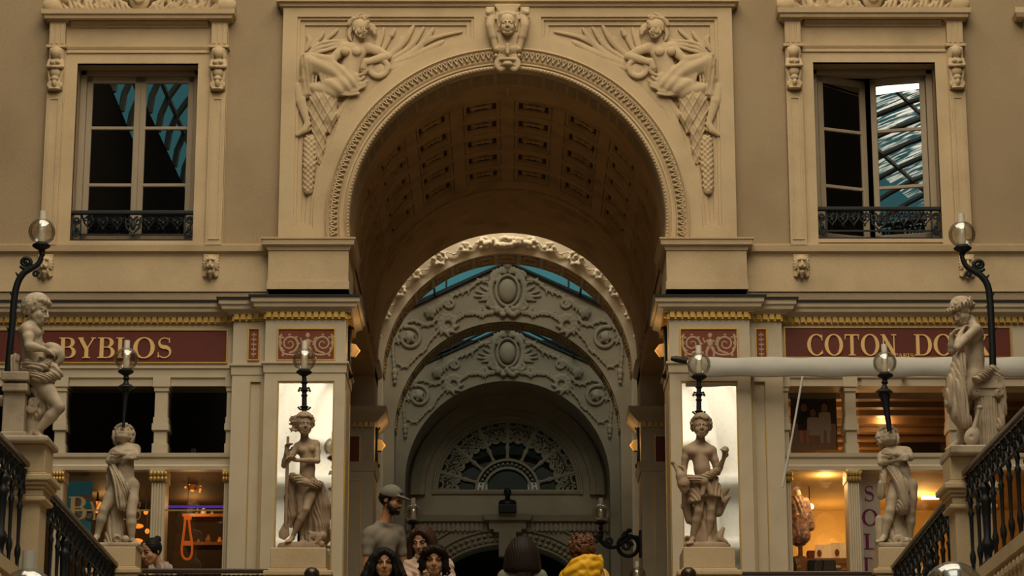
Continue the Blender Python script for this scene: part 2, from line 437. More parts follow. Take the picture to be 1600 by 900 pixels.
# unseen streaked panes added to the hall roof for bright streaks in window reflections
m = bpy.data.materials.new('streaked_roof_glass'); m.use_nodes = True; nt = m.node_tree; nt.nodes.clear()
o_ = nt.nodes.new('ShaderNodeOutputMaterial'); mx_ = nt.nodes.new('ShaderNodeMixShader'); tr = nt.nodes.new('ShaderNodeBsdfTransparent'); tl = nt.nodes.new('ShaderNodeBsdfTranslucent')
tr.inputs[0].default_value = (0.9, 0.97, 0.97, 1); tl.inputs[0].default_value = (0.9, 0.86, 0.78, 1)
ge = nt.nodes.new('ShaderNodeNewGeometry'); mp = nt.nodes.new('ShaderNodeMapping'); mp.inputs['Scale'].default_value = (0.9, 4.0, 0.9); mp.inputs['Rotation'].default_value = (0, 0.5, 0.3)
nz = nt.nodes.new('ShaderNodeTexNoise'); nz.inputs['Scale'].default_value = 2.2; nz.inputs['Detail'].default_value = 5; nz.inputs['Distortion'].default_value = 0.6
rp = nt.nodes.new('ShaderNodeMapRange'); rp.inputs['From Min'].default_value = 0.47; rp.inputs['From Max'].default_value = 0.62
nt.links.new(ge.outputs['Position'], mp.inputs[0]); nt.links.new(mp.outputs[0], nz.inputs['Vector']); nt.links.new(nz.outputs[0], rp.inputs['Value']); nt.links.new(rp.outputs[0], mx_.inputs[0])
nt.links.new(tr.outputs[0], mx_.inputs[1]); nt.links.new(tl.outputs[0], mx_.inputs[2]); nt.links.new(mx_.outputs[0], o_.inputs[0])
g = MB(); vs = []
for k in range(13):
    a = PI * 0.74 - PI * 0.42 * k / 12; vs += [(5.95 * math.cos(a), -29.0, 13.05 + 2.65 * math.sin(a)), (5.95 * math.cos(a), -13.5, 13.05 + 2.65 * math.sin(a))]
g.add(vs, [(2 * k, 2 * k + 2, 2 * k + 3, 2 * k + 1) for k in range(12)])
structure(g.build('ceiling_added_streak_glass', m))

# front wall, with the arch and the two windows cut through
WIN = {}
for n_, (x0, x1, y0, y1) in {1: (116, 306, 101, 378), 2: (1274, 1466, 99, 375)}.items():
    ym = (y0 + y1) / 2
    WIN[n_] = (xw(x0, ym, 0), xw(x1, ym, 0), zw(y1, 0), zw(y0, 0))
ZF = 5.20                                    # foot of the upper wall = head of the shopfronts
outer = [(-6.0, ZF), (-6.0, 13.0), (6.0, 13.0), (6.0, ZF)] + arch_loop(AR, AZ, ZF)
holes = [[(a, c), (b, c), (b, d), (a, d)] for a, b, c, d in WIN.values()]
structure(MB().prism(outer, 0.0, 0.30, holes).build('wall_front', M['render']))
# dark rooms behind the two upper windows
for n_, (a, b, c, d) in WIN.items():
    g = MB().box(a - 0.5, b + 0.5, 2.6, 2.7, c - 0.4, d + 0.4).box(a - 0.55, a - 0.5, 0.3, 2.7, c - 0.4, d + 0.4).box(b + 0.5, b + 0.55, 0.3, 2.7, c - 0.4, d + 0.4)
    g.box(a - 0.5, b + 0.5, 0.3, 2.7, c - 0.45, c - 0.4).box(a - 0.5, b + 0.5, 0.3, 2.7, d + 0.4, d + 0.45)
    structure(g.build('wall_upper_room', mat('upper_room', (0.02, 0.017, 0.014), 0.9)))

# ------------------------------------------------------------------ arch frame of dressed stone
x0, x1 = xw(436, 200, -0.08), xw(1144.5, 200, -0.08)
zt, zb = zw(11, -0.08), SPR
X = (x1 - x0) / 2; xo = (x0 + x1) / 2
plate = [(-X, zb), (-X, zt), (X, zt), (X, zb)] + arch_loop(AR, AZ, zb)
structure(MB().prism(plate, -0.045, 0.02).build('trim_1', M['stone']))
RA = 1.795
def spandrel(s, inset, ra):
    """outline of one sunk spandrel panel"""
    xa = -X + 0.135 + inset; ztop = zt - 0.105 - inset; xin = -0.315 - inset; zbot = zw(357, -0.05) + inset * 0.7
    r = ra + inset
    a0 = math.acos(max(-1, min(1, xin / r))); a1 = PI - math.asin((zbot - AZ) / r) if abs(zbot - AZ) < r else PI
    L = [(xa, zbot), (xa, ztop), (xin, ztop)]
    n = 26
    L += [(r * math.cos(a0 + (a1 - a0) * i / n), AZ + r * math.sin(a0 + (a1 - a0) * i / n)) for i in range(n + 1)]
    if s > 0: L = [(-p[0], p[1]) for p in L][::-1]
    return L
structure(MB().prism(plate, -0.10, -0.045, [spandrel(-1, 0, RA), spandrel(1, 0, RA)]).build('trim_2', M['stone']))
for s in (-1, 1):
    o = spandrel(s, 0, RA); i_ = spandrel(s, 0.026, RA); j = spandrel(s, 0.07, RA)
    g = MB().prism(o, -0.082, -0.045, [i_]); g.prism(i_, -0.062, -0.045, [j])
    structure(g.build('trim_3', M['stone']))
# archivolt: rounded intrados bead, plain fascia, carved leaf band, outer fillet
g = MB()
A0, A1 = math.asin((SPR - AZ) / AR) if SPR > AZ else -0.135, PI + 0.135
g.arcband(0, AZ, [(AR, -0.085), (AR, -0.125), (AR + 0.02, -0.14), (AR + 0.035, -0.125), (AR + 0.035, -0.085)], -0.13, PI + 0.13, 72)
g.arcband(0, AZ, [(AR + 0.055, -0.09), (AR + 0.055, -0.118), (AR + 0.085, -0.112), (AR + 0.085, -0.09)], -0.13, PI + 0.13, 72)
g.arcband(0, AZ, [(1.535, -0.09), (1.535, -0.118), (1.55, -0.128), (1.56, -0.112), (1.645, -0.128), (1.66, -0.15), (1.675, -0.14), (1.68, -0.09)], -0.12, PI + 0.12, 72)
structure(g.build('trim_4', M['stone'], smooth=True))
g = MB()                                     # the leaf-and-dart carving and the bead row of the archivolt
n = 104
for i in range(n):
    a = -0.10 + (PI + 0.20) * (i + 0.5) / n
    c, s_ = math.cos(a), math.sin(a)
    for dr, rr in ((1.578, 0.013), (1.628, 0.015)):
        g.ball((dr * c, -0.128, AZ + dr * s_), (rr, 0.02, rr), 7, 5)
    t = (-s_, c)
    for k in (-1, 1):
        g.tube([((1.575) * c + k * 0.0 * t[0], -0.13, AZ + 1.575 * s_), (1.63 * c + k * 0.021 * t[0], -0.138, AZ + 1.63 * s_ + k * 0.021 * t[1])], [0.007, 0.010], 5)
n = 150
for i in range(n):
    a = -0.12 + (PI + 0.24) * (i + 0.5) / n
    g.ball(((AR + 0.013) * math.cos(a), -0.135, AZ + (AR + 0.013) * math.sin(a)), (0.012, 0.012, 0.012), 6, 4)
structure(g.build('trim_5', M['carved'], smooth=True))
# cornice over the arch frame
structure(MB().mould([(-X - 0.01, 0.0), (-X - 0.01, -0.10), (X + 0.01, -0.10), (X + 0.01, 0.0)],
                     [(-0.05, zt - 0.005), (0.02, zt - 0.005), (0.03, zt + 0.025), (0.055, zt + 0.03), (0.06, zt + 0.075), (-0.05, zt + 0.09)]).build('trim_6', M['stone']))

# imposts of the great arch, standing on the shop cornice
for s in (-1, 1):
    xi, xe = s * (AR - 0.005), s * 2.19
    z0, z1, z2 = zw(453, -0.14), zw(389, -0.14), SPR
    a, b = sorted((xi, xe))
    g = MB().box(a, b, -0.16, 0.62, z0, z1)
    g.box(a - 0.008 , b + 0.008, -0.172, 0.62, z0, z0 + 0.075)
    pth = [(a, 0.62), (a, -0.16), (b, -0.16), (b, 0.05)] if s > 0 else [(a, 0.05), (a, -0.16), (b, -0.16), (b, 0.62)]
    pr = [(-0.05, z1 - 0.02), (0.01, z1 - 0.02), (0.02, z1 + 0.01), (0.05, z1 + 0.025), (0.055, z2 - 0.02), (0.065, z2 - 0.015), (0.065, z2), (-0.05, z2)]
    g.mould(pth, pr)
    g.box(a + 0.06, b - 0.06, -0.15, 0.62, z1, z2)
    structure(g.build('trim_7', M['stone']))
    # string course of the side bay
    zc0, zc1 = zw(398, -0.04), zw(382, -0.04)
    q = [(-6, 0), (-2.2, 0)] if s < 0 else [(2.2, 0), (6, 0)]
    structure(MB().mould(q, [(-0.02, zc0 - 0.01), (0.015, zc0 - 0.01), (0.03, zc0 + 0.02), (0.06, zc0 + 0.03), (0.07, zc1 - 0.015), (0.07, zc1), (-0.02, zc1 + 0.01)]).build('trim_8', M['stone']))
    # dressed band below it
    a_, b_ = (-6, -2.2) if s < 0 else (2.2, 6)
    structure(MB().box(a_, b_, -0.015, 0.02, zw(456, 0), zc0).build('trim_9', M['stone']))

# ------------------------------------------------------------------ shop cornice, frieze, piers
YB, YS, YP = -0.06, -0.17, -0.26             # planes of bay, outer strip and mirror pier
xS, xP = 2.49, 2.19
def front_path(s, back=0.55):
    L = [(-6, YB), (-xS, YB), (-xS, YS), (-xP, YS), (-xP, YP), (-AR, YP), (-AR, back)]
    return L if s < 0 else [(-p[0], p[1]) for p in L][::-1]
zc = [zw(y, -0.40) for y in (457, 463, 470, 486)]
zd0, zd1 = zw(496, -0.30), zw(487, -0.30)
zf1, zf0 = zd0, zw(566, -0.27)
for s in (-1, 1):
    pth = front_path(s)
    structure(MB().mould(pth, [(-0.04, zf0), (0, zf0), (0, zf1), (0.01, zf1), (0.01, zd1 + 0.01), (-0.04, zd1 + 0.01)]).build('trim_10', M['paint']))
    structure(MB().mould(pth, [(-0.04, zd1), (0.045, zd1), (0.05, zd1 + 0.02), (0.10, zd1 + 0.035), (0.105, zc[2] - 0.01), (0.125, zc[2]), (0.13, zc[1]), (-0.04, zc[1])]).build('trim_11', M['paint']))
    structure(MB().mould(pth, [(-0.35, zc[1] + 0.045), (-0.04, zc[1]), (0.145, zc[1]), (0.15, zc[1] + 0.018), (-0.04, zc[0] + 0.02), (-0.35, zc[0] + 0.05)]).build('trim_12', M['lead']))
    # architrave under the frieze
    za = zw(582, -0.27)
    structure(MB().mould(pth, [(-0.04, za), (0.008, za), (0.012, zf0 - 0.025), (0.03, zf0 - 0.012), (0.03, zf0 + 0.006), (-0.04, zf0 + 0.006)]).build('trim_13', M['paint']))
    # gilded dentils
    g = MB(); st = 0.058
    for (p, q) in zip(pth[:-1], pth[1:]):
        d = Vector((q[0] - p[0], q[1] - p[1])); L_ = d.length; d.normalize(); nn = Vector((d.y, -d.x))
        if L_ < 0.12: continue
        k = int(L_ / st)
        for i in range(k):
            c = Vector(p) + d * ((i + 0.5) * L_ / k) + nn * 0.02
            hx = abs(d.x) * 0.021 + abs(nn.x) * 0.022; hy = abs(d.y) * 0.021 + abs(nn.y) * 0.022
            g.box(c.x - hx, c.x + hx, c.y - hy, c.y + hy, zd0 + 0.004, zd1 + 0.004)
    structure(g.build('trim_14', M['gold']))
    g = MB().mould(pth, [(-0.04, zd1), (0.012, zd1), (0.012, zd0 - 0.006), (-0.04, zd0 - 0.006)])
    structure(g.build('trim_15', M['goldpaint'] if False else M['gold']))
# piers and outer strips
MIR = {}
for s in (-1, 1):
    a, b = sorted((s * AR, s * xP)); 
    zt_ = za; 
    mx0, mx1 = sorted((xw(mx(430, s), 740, YP), xw(mx(520, s), 740, YP)))
    mz1, mz0 = zw(595, YP), 2.9
    g = MB().prism([(a, GZ), (a, zt_), (b, zt_), (b, GZ)], YP, 0.5, [[(mx0, mz0), (mx0, mz1), (mx1, mz1), (mx1, mz0)]])
    g.box(mx0 - 0.02, mx1 + 0.02, YP + 0.05, 0.45, mz0 - 0.02, mz1 + 0.02)
    structure(g.build('wall_pier', M['paint'])); MIR[s] = (mx0, mx1, mz0, mz1)
    a, b = sorted((s * xP, s * xS))
    px0, px1 = sorted((xw(mx(388, s), 740, YS), xw(mx(404, s), 740, YS)))
    pz1, pz0 = zw(597, YS), 2.3
    g = MB().prism([(a, GZ), (a, zt_), (b, zt_), (b, GZ)], YS, 0.3, [[(px0, pz0), (px0, pz1), (px1, pz1), (px1, pz0)]])
    g.box(px0 - 0.02, px1 + 0.02, YS + 0.018, YS + 0.06, pz0 - 0.02, pz1 + 0.02)
    structure(g.build('wall_strip', M['paint']))
    gg = MB()
    for (u0, u1, v0, v1) in ((px0 - 0.008, px0, pz0, pz1), (px1, px1 + 0.008, pz0, pz1), (px0 - 0.008, px1 + 0.008, pz1, pz1 + 0.008)):
        gg.box(u0, u1, YS - 0.006, YS + 0.01, v0, v1)
    # gilt lines on the inner return of the pier and a tall dark glass panel there
    xx = s * AR
    for y_ in (-0.20, 0.40): gg.box(min(xx, xx - s * 0.008), max(xx, xx - s * 0.008), y_ - 0.012, y_ + 0.012, 2.3, zt_ - 0.15)
    structure(gg.build('trim_16', M['gold']))

# ------------------------------------------------------------------ shop bays: beam, columns, glass
for s in (-1, 1):
    def bx(px, y=650): return xw(mx(px, s), y, YB)
    zl0, zl1 = zw(601, YB), za
    zb0, zb1 = zw(734, YB), zw(708, YB)
    xe, xi = s * 6.0, s * xS
    a, b = sorted((xe, xi))
    g = MB().box(a, b, YB + 0.03, 0.28, zl0, zl1 + 0.03)          # head of the shopfront
    structure(g.build('trim_17', M['paint']))
    g = MB().mould([(a, YB + 0.02), (b, YB + 0.02)], [(-0.08, zb0), (0.02, zb0), (0.025, zb0 + 0.035), (0.01, zb0 + 0.05), (0.01, zb1 - 0.05), (0.03, zb1 - 0.035), (0.035, zb1), (-0.08, zb1)])
    structure(g.build('trim_18', M['paint']))
    zs = 3.02
    structure(MB().box(a, b, YB - 0.02, 0.28, GZ, zs).box(a, b, YB - 0.05, 0.28, zs - 0.07, zs).build('wall_shop_sill', M['paint']))
    cols = [(94, 9.5), (251 if s < 0 else 256, 12 if s < 0 else 10), (361, 9)] + [(-65, 10)]
    for (cpx, hw) in cols:
        c = bx(cpx); w = hw / 170.0
        g = MB()
        # upper colonnette: base, waisted shaft, capital
        for (z0_, z1_, ww, yy) in ((zb1, zb1 + 0.09, 1.0, 0.0), (zb1 + 0.09, zl0 - 0.42, 0.82, 0.012), (zl0 - 0.42, zl0 - 0.36, 1.08, -0.01), (zl0 - 0.36, zl0 - 0.30, 0.95, 0.0),
                                   (zl0 - 0.30, zl0 - 0.06, 0.82, 0.012), (zl0 - 0.06, zl0 - 0.02, 0.95, 0.0), (zl0 - 0.02, zl0 + 0.08, 1.12, -0.012)):
            g.box(c - w * ww, c + w * ww, YB + yy, 0.2, z0_, z1_)
        # lower pilaster, fluted
        g.box(c - w * 0.88, c + w * 0.88, YB + 0.012, 0.2, zs, zb0 - 0.10)
        for k in range(5):
            u = c - w * 0.7 + w * 1.4 * k / 4; g.box(u - w * 0.10, u + w * 0.10, YB - 0.002, YB + 0.02, zs + 0.03, zb0 - 0.12)
        g.box(c - w * 1.05, c + w * 1.05, YB - 0.012, 0.2, zb0 - 0.10, zb0 + 0.01)
        structure(g.build('trim_19', M['paint']))
        # gilded leaf capital
        g = MB()
        for row in range(2):
            for k in range(5):
                u = c - w * 0.95 + w * 1.9 * k / 4
                g.ball((u, YB - 0.02 - 0.006 * row, zb0 - 0.085 + 0.045 * row), (w * 0.26, 0.014, 0.026), 7, 5)
        for k in (-1, 1): g.tube(spiral((c + k * w * 0.95, YB - 0.03, zb0 - 0.022), 0.018, 0.004, PI / 2, -1.5 * k, 14), 0.006, 5)
        structure(g.build('trim_20', M['gold'], smooth=True))
    # raised lintel mouldings over each window
    xsr = [(-55, 84), (106, 238), (265, 351)]
    for (u, v) in xsr:
        p, q = sorted((bx(u), bx(v)))
        structure(MB().mould([(p, YB + 0.02), (q, YB + 0.02)], [(-0.02, zl0 - 0.01), (0.008, zl0 - 0.01), (0.012, zl0 + 0.05), (0.03, zl0 + 0.065), (0.03, zl0 + 0.095), (-0.02, zl0 + 0.10)]).build('trim_21', M['paint']))
    # panes
    for i, (u, v) in enumerate(xsr):
        p, q = sorted((bx(u - 4), bx(v + 4)))
        o = MB().box(p, q, 0.02, 0.028, zb1 - 0.02, zl0 + 0.02).build('window_%d' % (3 + 2 * i + (s > 0) * 6), M['darkglass'] if s < 0 else M['shopglass']); structure(o)
        o = MB().box(p, q, 0.02, 0.028, zs - 0.02, zb0 + 0.02).build('window_%d' % (4 + 2 * i + (s > 0) * 6), M['shopglass']); structure(o)

# ------------------------------------------------------------------ the vault behind the great arch
g = MB()
ya, yb_, yc_, yd = -0.04, 0.73, 3.47, 4.55
g.arcband(0, AZ, [(AR, ya), (AR, yb_), (AR + 0.3, yb_), (AR + 0.3, 0.31), (AR + 0.01, 0.31), (AR + 0.01, ya)], -0.14, PI + 0.14, 64)
structure(g.build('ceiling_arch_band', M['vault'], smooth=True))
g = MB()
NC, NR = 8, 5
cell_a = PI / 9; a_off = PI / 18; R0 = AR + 0.0
def cyl(a, r, y): return (r * math.cos(a), y, AZ + r * math.sin(a))
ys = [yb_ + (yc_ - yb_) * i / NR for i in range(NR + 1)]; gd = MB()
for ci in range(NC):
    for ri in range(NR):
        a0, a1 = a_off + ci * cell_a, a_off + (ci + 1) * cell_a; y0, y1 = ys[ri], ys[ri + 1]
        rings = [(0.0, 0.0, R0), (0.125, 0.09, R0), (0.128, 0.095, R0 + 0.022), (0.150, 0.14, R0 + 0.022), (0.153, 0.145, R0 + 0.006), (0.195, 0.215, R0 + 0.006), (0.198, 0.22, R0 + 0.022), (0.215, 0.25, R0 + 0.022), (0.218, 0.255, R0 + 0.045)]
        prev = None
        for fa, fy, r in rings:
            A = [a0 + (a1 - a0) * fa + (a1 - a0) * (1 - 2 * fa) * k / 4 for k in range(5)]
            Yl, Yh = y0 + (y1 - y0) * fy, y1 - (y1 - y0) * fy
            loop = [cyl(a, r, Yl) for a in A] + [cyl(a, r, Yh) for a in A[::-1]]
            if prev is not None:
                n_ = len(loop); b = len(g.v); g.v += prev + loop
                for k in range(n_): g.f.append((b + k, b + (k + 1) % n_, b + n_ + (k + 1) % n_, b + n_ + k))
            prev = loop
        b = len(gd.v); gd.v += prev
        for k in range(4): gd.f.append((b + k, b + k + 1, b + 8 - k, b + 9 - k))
        am, ym = (a0 + a1) / 2, (y0 + y1) / 2; rr = R0 + 0.035
        t = Vector((-math.sin(am), 0, math.cos(am))); c = Vector(cyl(am, rr, ym)); nrm = Vector((math.cos(am), 0, math.sin(am)))
        for (u, v, ru, rv) in ((0, 0, 0.035, 0.035), (0.055, 0, 0.045, 0.03), (-0.055, 0, 0.045, 0.03), (0.085, 0.035, 0.03, 0.02), (-0.085, 0.035, 0.03, 0.02), (0.085, -0.035, 0.03, 0.02), (-0.085, -0.035, 0.03, 0.02)):
            q = c + t * u + Vector((0, v, 0)); bb = MB().ball((0, 0, 0), 1, 8, 5)
            g.add([q + t * (p[0] * ru) + Vector((0, p[1] * rv, 0)) + nrm * (p[2] * 0.022) for p in bb.v], bb.f)
for lo_, hi_ in ((-0.14, a_off), (PI - a_off, PI + 0.14)):
    g.arcband(0, AZ, [(R0, yb_), (R0, yc_)], lo_, hi_, 6, closed=False)
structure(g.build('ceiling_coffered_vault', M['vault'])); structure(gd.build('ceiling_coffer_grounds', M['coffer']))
g = MB()
g.arcband(0, AZ, [(AR, 3.47), (AR - 0.02, 3.52), (AR - 0.03, 3.60), (AR + 0.01, 3.64), (AR + 0.01, 3.72), (AR - 0.012, 3.76), (AR - 0.02, 3.84), (AR + 0.0, 3.9), (AR + 0.02, 4.02), (AR - 0.01, 4.06),
                  (AR - 0.018, 4.2), (AR + 0.012, 4.25), (AR + 0.012, 4.36), (AR - 0.006, 4.42), (AR, 4.55), (AR + 0.2, 4.55), (AR + 0.2, 3.47)], -0.14, PI + 0.14, 64)
structure(g.build('ceiling_vault_mouldings', M['vault'], smooth=True))
g = MB().arcband(0, AZ, [(AR, 4.55), (AR, 5.45), (AR + 0.35, 5.45), (AR + 0.35, 4.55)], -0.14, PI + 0.14, 64)
structure(g.build('ceiling_rear_arch_band', M['vault'], smooth=True))
g = MB()
for i in range(120):                        # leaf row at the end of the coffers
    a = PI * (i + 0.5) / 120
    g.ball((1.425 * math.cos(a), 3.62, AZ + 1.425 * math.sin(a)), (0.016, 0.02, 0.016), 6, 4)
structure(g.build('trim_22', M['vault'], smooth=True))
# roof slab and closed sides of the front block, so daylight comes only from the arches
g = MB().box(-6.0, 6.0, 0.3, 5.45, 9.2, 9.4).box(-6.2, -5.9, 0.3, 15.0, GZ, 9.4).box(5.9, 6.2, 0.3, 15.0, GZ, 9.4)
structure(g.build('ceiling_block_roof', M['dark']))
g = MB().prism([(-6, GZ), (-6, 9.3), (6, 9.3), (6, GZ)] + arch_loop(AR + 0.3, AZ, GZ, x=0), 5.3, 5.45)
structure(g.build('wall_block_rear', M['vault']))
# side beams carrying the vault, rear piers with pedestal and cornice
for s in (-1, 1):
    a, b = sorted((s * AR, s * (AR + 0.35)))
    structure(MB().box(a, b, 0.5, 5.4, SPR - 0.18, AZ + 0.1).build('wall_vault_side', M['vault']))
    a2, b2 = sorted((s * 2.9, s * 3.0))
    structure(MB().box(a2, b2, 2.5, 5.4, GZ, SPR).build('wall_gallery', mat('gallery_wall', (0.16, 0.11, 0.06), 0.9)))
    y0, y1 = 4.75, 5.45
    a, b = sorted((s * AR, s * 2.6))
    g = MB().box(a, b, y0, y1, zw(636, y0), SPR - 0.01)
    g.mould([(a, y1), (a, y0), (b, y0), (b, y1)], [(-0.05, SPR - 0.07), (0.01, SPR - 0.07), (0.05, SPR - 0.04), (0.05, SPR), (-0.05, SPR)])
    zz = [zw(q, y0) for q in (638, 645, 660, 668, 722, 732)]
    g.mould([(a, y1), (a, y0), (b, y0), (b, y1)], [(-0.05, zz[2]), (0.03, zz[2]), (0.05, zz[2] + 0.02), (0.13, zz[1] - 0.01), (0.14, zz[0]), (-0.05, zz[0])])
    g.box(a, b, y0, y1, GZ, zz[2])
    g.mould([(a, y1), (a, y0), (b, y0), (b, y1)], [(-0.05, zz[5] - 0.03), (0.01, zz[5] - 0.03), (0.035, zz[4]), (-0.05, zz[4] + 0.01)])
    structure(g.build('wall_rear_pier', M['paint']))
    g = MB()
    for i in range(18):
        u = a + 0.02 + (b - a) * i / 18; g.box(u, u + 0.035, y0 - 0.035, y0, zz[3], zz[2])
    q0, q1 = sorted((s * 1.62, s * 1.78)); zq0, zq1 = zw(724, y0), zw(682, y0)
    for (u0, u1, v0, v1) in ((q0 - 0.012, q0, zq0, zq1), (q1, q1 + 0.012, zq0, zq1), (q0 - 0.012, q1 + 0.012, zq1, zq1 + 0.012), (q0 - 0.012, q1 + 0.012, zq0 - 0.012, zq0)): g.box(u0, u1, y0 - 0.012, y0 + 0.01, v0, v1)
    q2 = zw(750, y0)
    for u in (s * 1.60, s * 1.80): g.box(u - 0.005, u + 0.005, y0 - 0.008, y0 + 0.01, 2.3, q2)
    g.box(min(s * 1.6, s * 1.8), max(s * 1.6, s * 1.8), y0 - 0.008, y0 + 0.01, q2, q2 + 0.01)
    structure(g.build('trim_23', M['gold']))
    structure(MB().box(q0, q1, y0 - 0.006, y0 + 0.02, zq0, zq1).build('trim_24', M['redworn']))

# ------------------------------------------------------------------ the glazed passage beyond: gable walls, sides, glass roof
W2 = 1.78
YG = [6.32, 9.64, 13.18]
apex = zw(411, YG[1]); slope = 0.46
def gable(y, m, th=0.5, top=True):
    L = [(-W2, GZ), (-W2, apex - slope * W2), (0, apex), (W2, apex - slope * W2), (W2, GZ)] + arch_loop(AR, AZ, GZ)
    return MB().prism(L, y, y + th)
structure(gable(YG[0], M['whiteplaster']).build('wall_gable_front', M['whiteplaster']))
structure(gable(YG[1], M['plaster']).build('wall_gable_middle', M['plaster']))
structure(gable(YG[2], M['plaster'], 0.25).build('wall_gable_rear', M['plaster']))
for y in YG[:2]:                             # coffered soffit of the gable arches
    g = MB()
    for i in range(17):
        a = PI * (i + 0.5) / 17; r = AR - 0.004
        da = PI / 17 * 0.36
        for (u0, u1, v0, v1) in ((-da, da, 0.07, 0.09), (-da, da, 0.40, 0.42)):
            g.arcband(0, AZ, [(r, y + v0), (r - 0.012, y + v0), (r - 0.012, y + v1), (r, y + v1)], a + u0, a + u1, 4)
        for k in (-1, 1):
            g.arcband(0, AZ, [(r, y + 0.07), (r - 0.012, y + 0.07), (r - 0.012, y + 0.42), (r, y + 0.42)], a + k * da - 0.008, a + k * da + 0.008, 1)
        c = Vector((r * math.cos(a), y + 0.245, AZ + r * math.sin(a))); t = Vector((-math.sin(a), 0, math.cos(a)))
        for u in (-0.045, 0, 0.045): g.ball(c + t * u, (0.026, 0.05, 0.026), 7, 5)
    structure(g.build('trim_25', M['vault'], smooth=True))
for s in (-1, 1):
    a, b = sorted((s * W2, s * (W2 + 0.2)))
    structure(MB().box(a, b, 5.45, 14.6, GZ, apex - slope * W2 + 0.02).build('wall_passage_left' if s < 0 else 'wall_passage_right', M['plaster']))
    # lower shop order of the passage: pilasters and cornice continue along the sides
    g = MB(); zz0 = zw(660, 4.75)
    g.mould([(s * W2, 14.4), (s * W2, 5.5)] if s < 0 else [(s * W2, 5.5), (s * W2, 14.4)], [(-0.05, zz0 - 0.1), (0.04, zz0 - 0.1), (0.05, zz0), (0.16, zz0 + 0.05), (0.17, zz0 + 0.1), (-0.05, zz0 + 0.12)][::1])
    if s < 0: pass
    for y in (5.9, 7.6, 8.9, 10.9, 12.2):
        p, q = sorted((s * (W2 - 0.07), s * W2)); g.box(p, q, y, y + 0.35, GZ, zz0 - 0.1)
    structure(g.build('trim_26', M['paint']))
    # the glass slopes
    z_e, z_a = apex - slope * (W2 + 0.1), apex
    g = MB()
    g.add([(0, 5.45, z_a + 0.03), (s * (W2 + 0.1), 5.45, z_e + 0.03), (s * (W2 + 0.1), 14.4, z_e + 0.03), (0, 14.4, z_a + 0.03)], [(0, 1, 2, 3)])
    structure(g.build('ceiling_glass_left' if s < 0 else 'ceiling_glass_right', M['roofglass']))
    g = MB()
    for y in [5.6 + 0.8 * i for i in range(11)]:
        g.tube([(0, y, z_a + 0.0), (s * W2, y, z_e + 0.0)], 0.018, 5)
    for u in (0.95,): g.box(s * u - 0.012, s * u + 0.012, 5.5, 14.3, apex - slope * u - 0.02, apex - slope * u + 0.03)
    structure(g.build('ceiling_glazing_bars', M['iron']))
# glazing posts on top of the gable walls and the iron coping
for y in YG[1:]:
    g = MB()
    for s in (-1, 1):
        g.tube([(0, y - 0.02, apex + 0.01), (s * W2, y - 0.02, apex - slope * W2 + 0.01)], 0.02, 6)
        g.box(s * 0.80 - 0.012, s * 0.80 + 0.012, y - 0.03, y, apex - slope * 0.8, apex - slope * 0.8 + 0.34)
    structure(g.build('trim_27', M['iron']))
g = MB().arcband(0, AZ, [(AR + .02, YG[2] + .24), (AR + .02, 14.32), (AR + .2, 14.32), (AR + .2, YG[2] + .24)], -.05, PI + .05, 48)
for s in (-1, 1): g.box(min(s * (AR + .02), s * W2), max(s * (AR + .02), s * W2), YG[2] + .24, 14.32, GZ, AZ)
structure(g.build('ceiling_end_vault', M['plaster'], smooth=True))
# end wall with the concentric mouldings and the fanlight
YE = 14.3
fr = (xw(905, 764, YE) - xw(682, 764, YE)) / 2; fz = zw(766, YE)
outer = [(-W2, GZ), (-W2, apex - 0.9), (0, apex), (W2, apex - 0.9), (W2, GZ)]
fan = [(fr * math.cos(PI * i / 40), fz + fr * math.sin(PI * i / 40)) for i in range(41)]
dr = 0.98; dz = zw(853, YE) - 0.62
door = [(1.05, GZ + 0.005), (1.05, dz)] + [(1.05 * math.cos(PI * i / 24), dz + 0.62 * math.sin(PI * i / 24)) for i in range(1, 24)] + [(-1.05, dz), (-1.05, GZ + 0.005)]
structure(MB().prism(outer, YE, YE + 0.3, [fan, door]).build('wall_end', M['plaster']))
structure(MB().box(-1.9, 1.9, YE + 1.6, YE + 1.7, GZ, 9).box(-1.9, 1.9, YE + 0.3, YE + 1.7, 8.9, 9).box(-2.0, -1.9, YE + 0.3, YE + 1.7, GZ, 9).box(1.9, 2.0, YE + 0.3, YE + 1.7, GZ, 9).build('wall_beyond_end', M['dark']))
g = MB()
zr = fz - 0.1
for (r0, r1, d) in ((fr + 0.02, fr + 0.06, 0.03), (fr + 0.16, fr + 0.40, 0.06), (fr + 0.24, fr + 0.38, 0.10), (fr + 0.42, AR + 0.02, 0.02)):
    g.arcband(0, fz, [(r0, YE - d), (r0 + 0.01, YE - d - 0.015), (r1 - 0.01, YE - d - 0.015), (r1, YE - d), (r1, YE + 0.02), (r0, YE + 0.02)], -0.06, PI + 0.06, 48)
structure(g.build('trim_28', M['plaster'], smooth=True))
g = MB().mould([(-fr - 0.06, YE), (fr + 0.06, YE)], [(-0.02, fz - 0.06), (0.03, fz - 0.06), (0.05, fz - 0.02), (0.05, fz), (-0.02, fz)])
z805, z815, z828 = zw(805, YE), zw(817, YE), zw(829, YE)
g.mould([(-W2, YE), (-0.235, YE), (-0.235, YE - 0.12), (0.235, YE - 0.12), (0.235, YE), (W2, YE)], [(-0.02, z828), (0.03, z828), (0.04, z815), (0.10, z815 + 0.01), (0.13, z805 - 0.02), (0.13, z805), (-0.14, z805)])
for i in range(52):
    u = -W2 + 0.02 + i * 0.068
    if abs(u + 0.02) > 0.30: g.box(u, u + 0.036, YE - 0.06, YE, z828 - 0.02, z815)
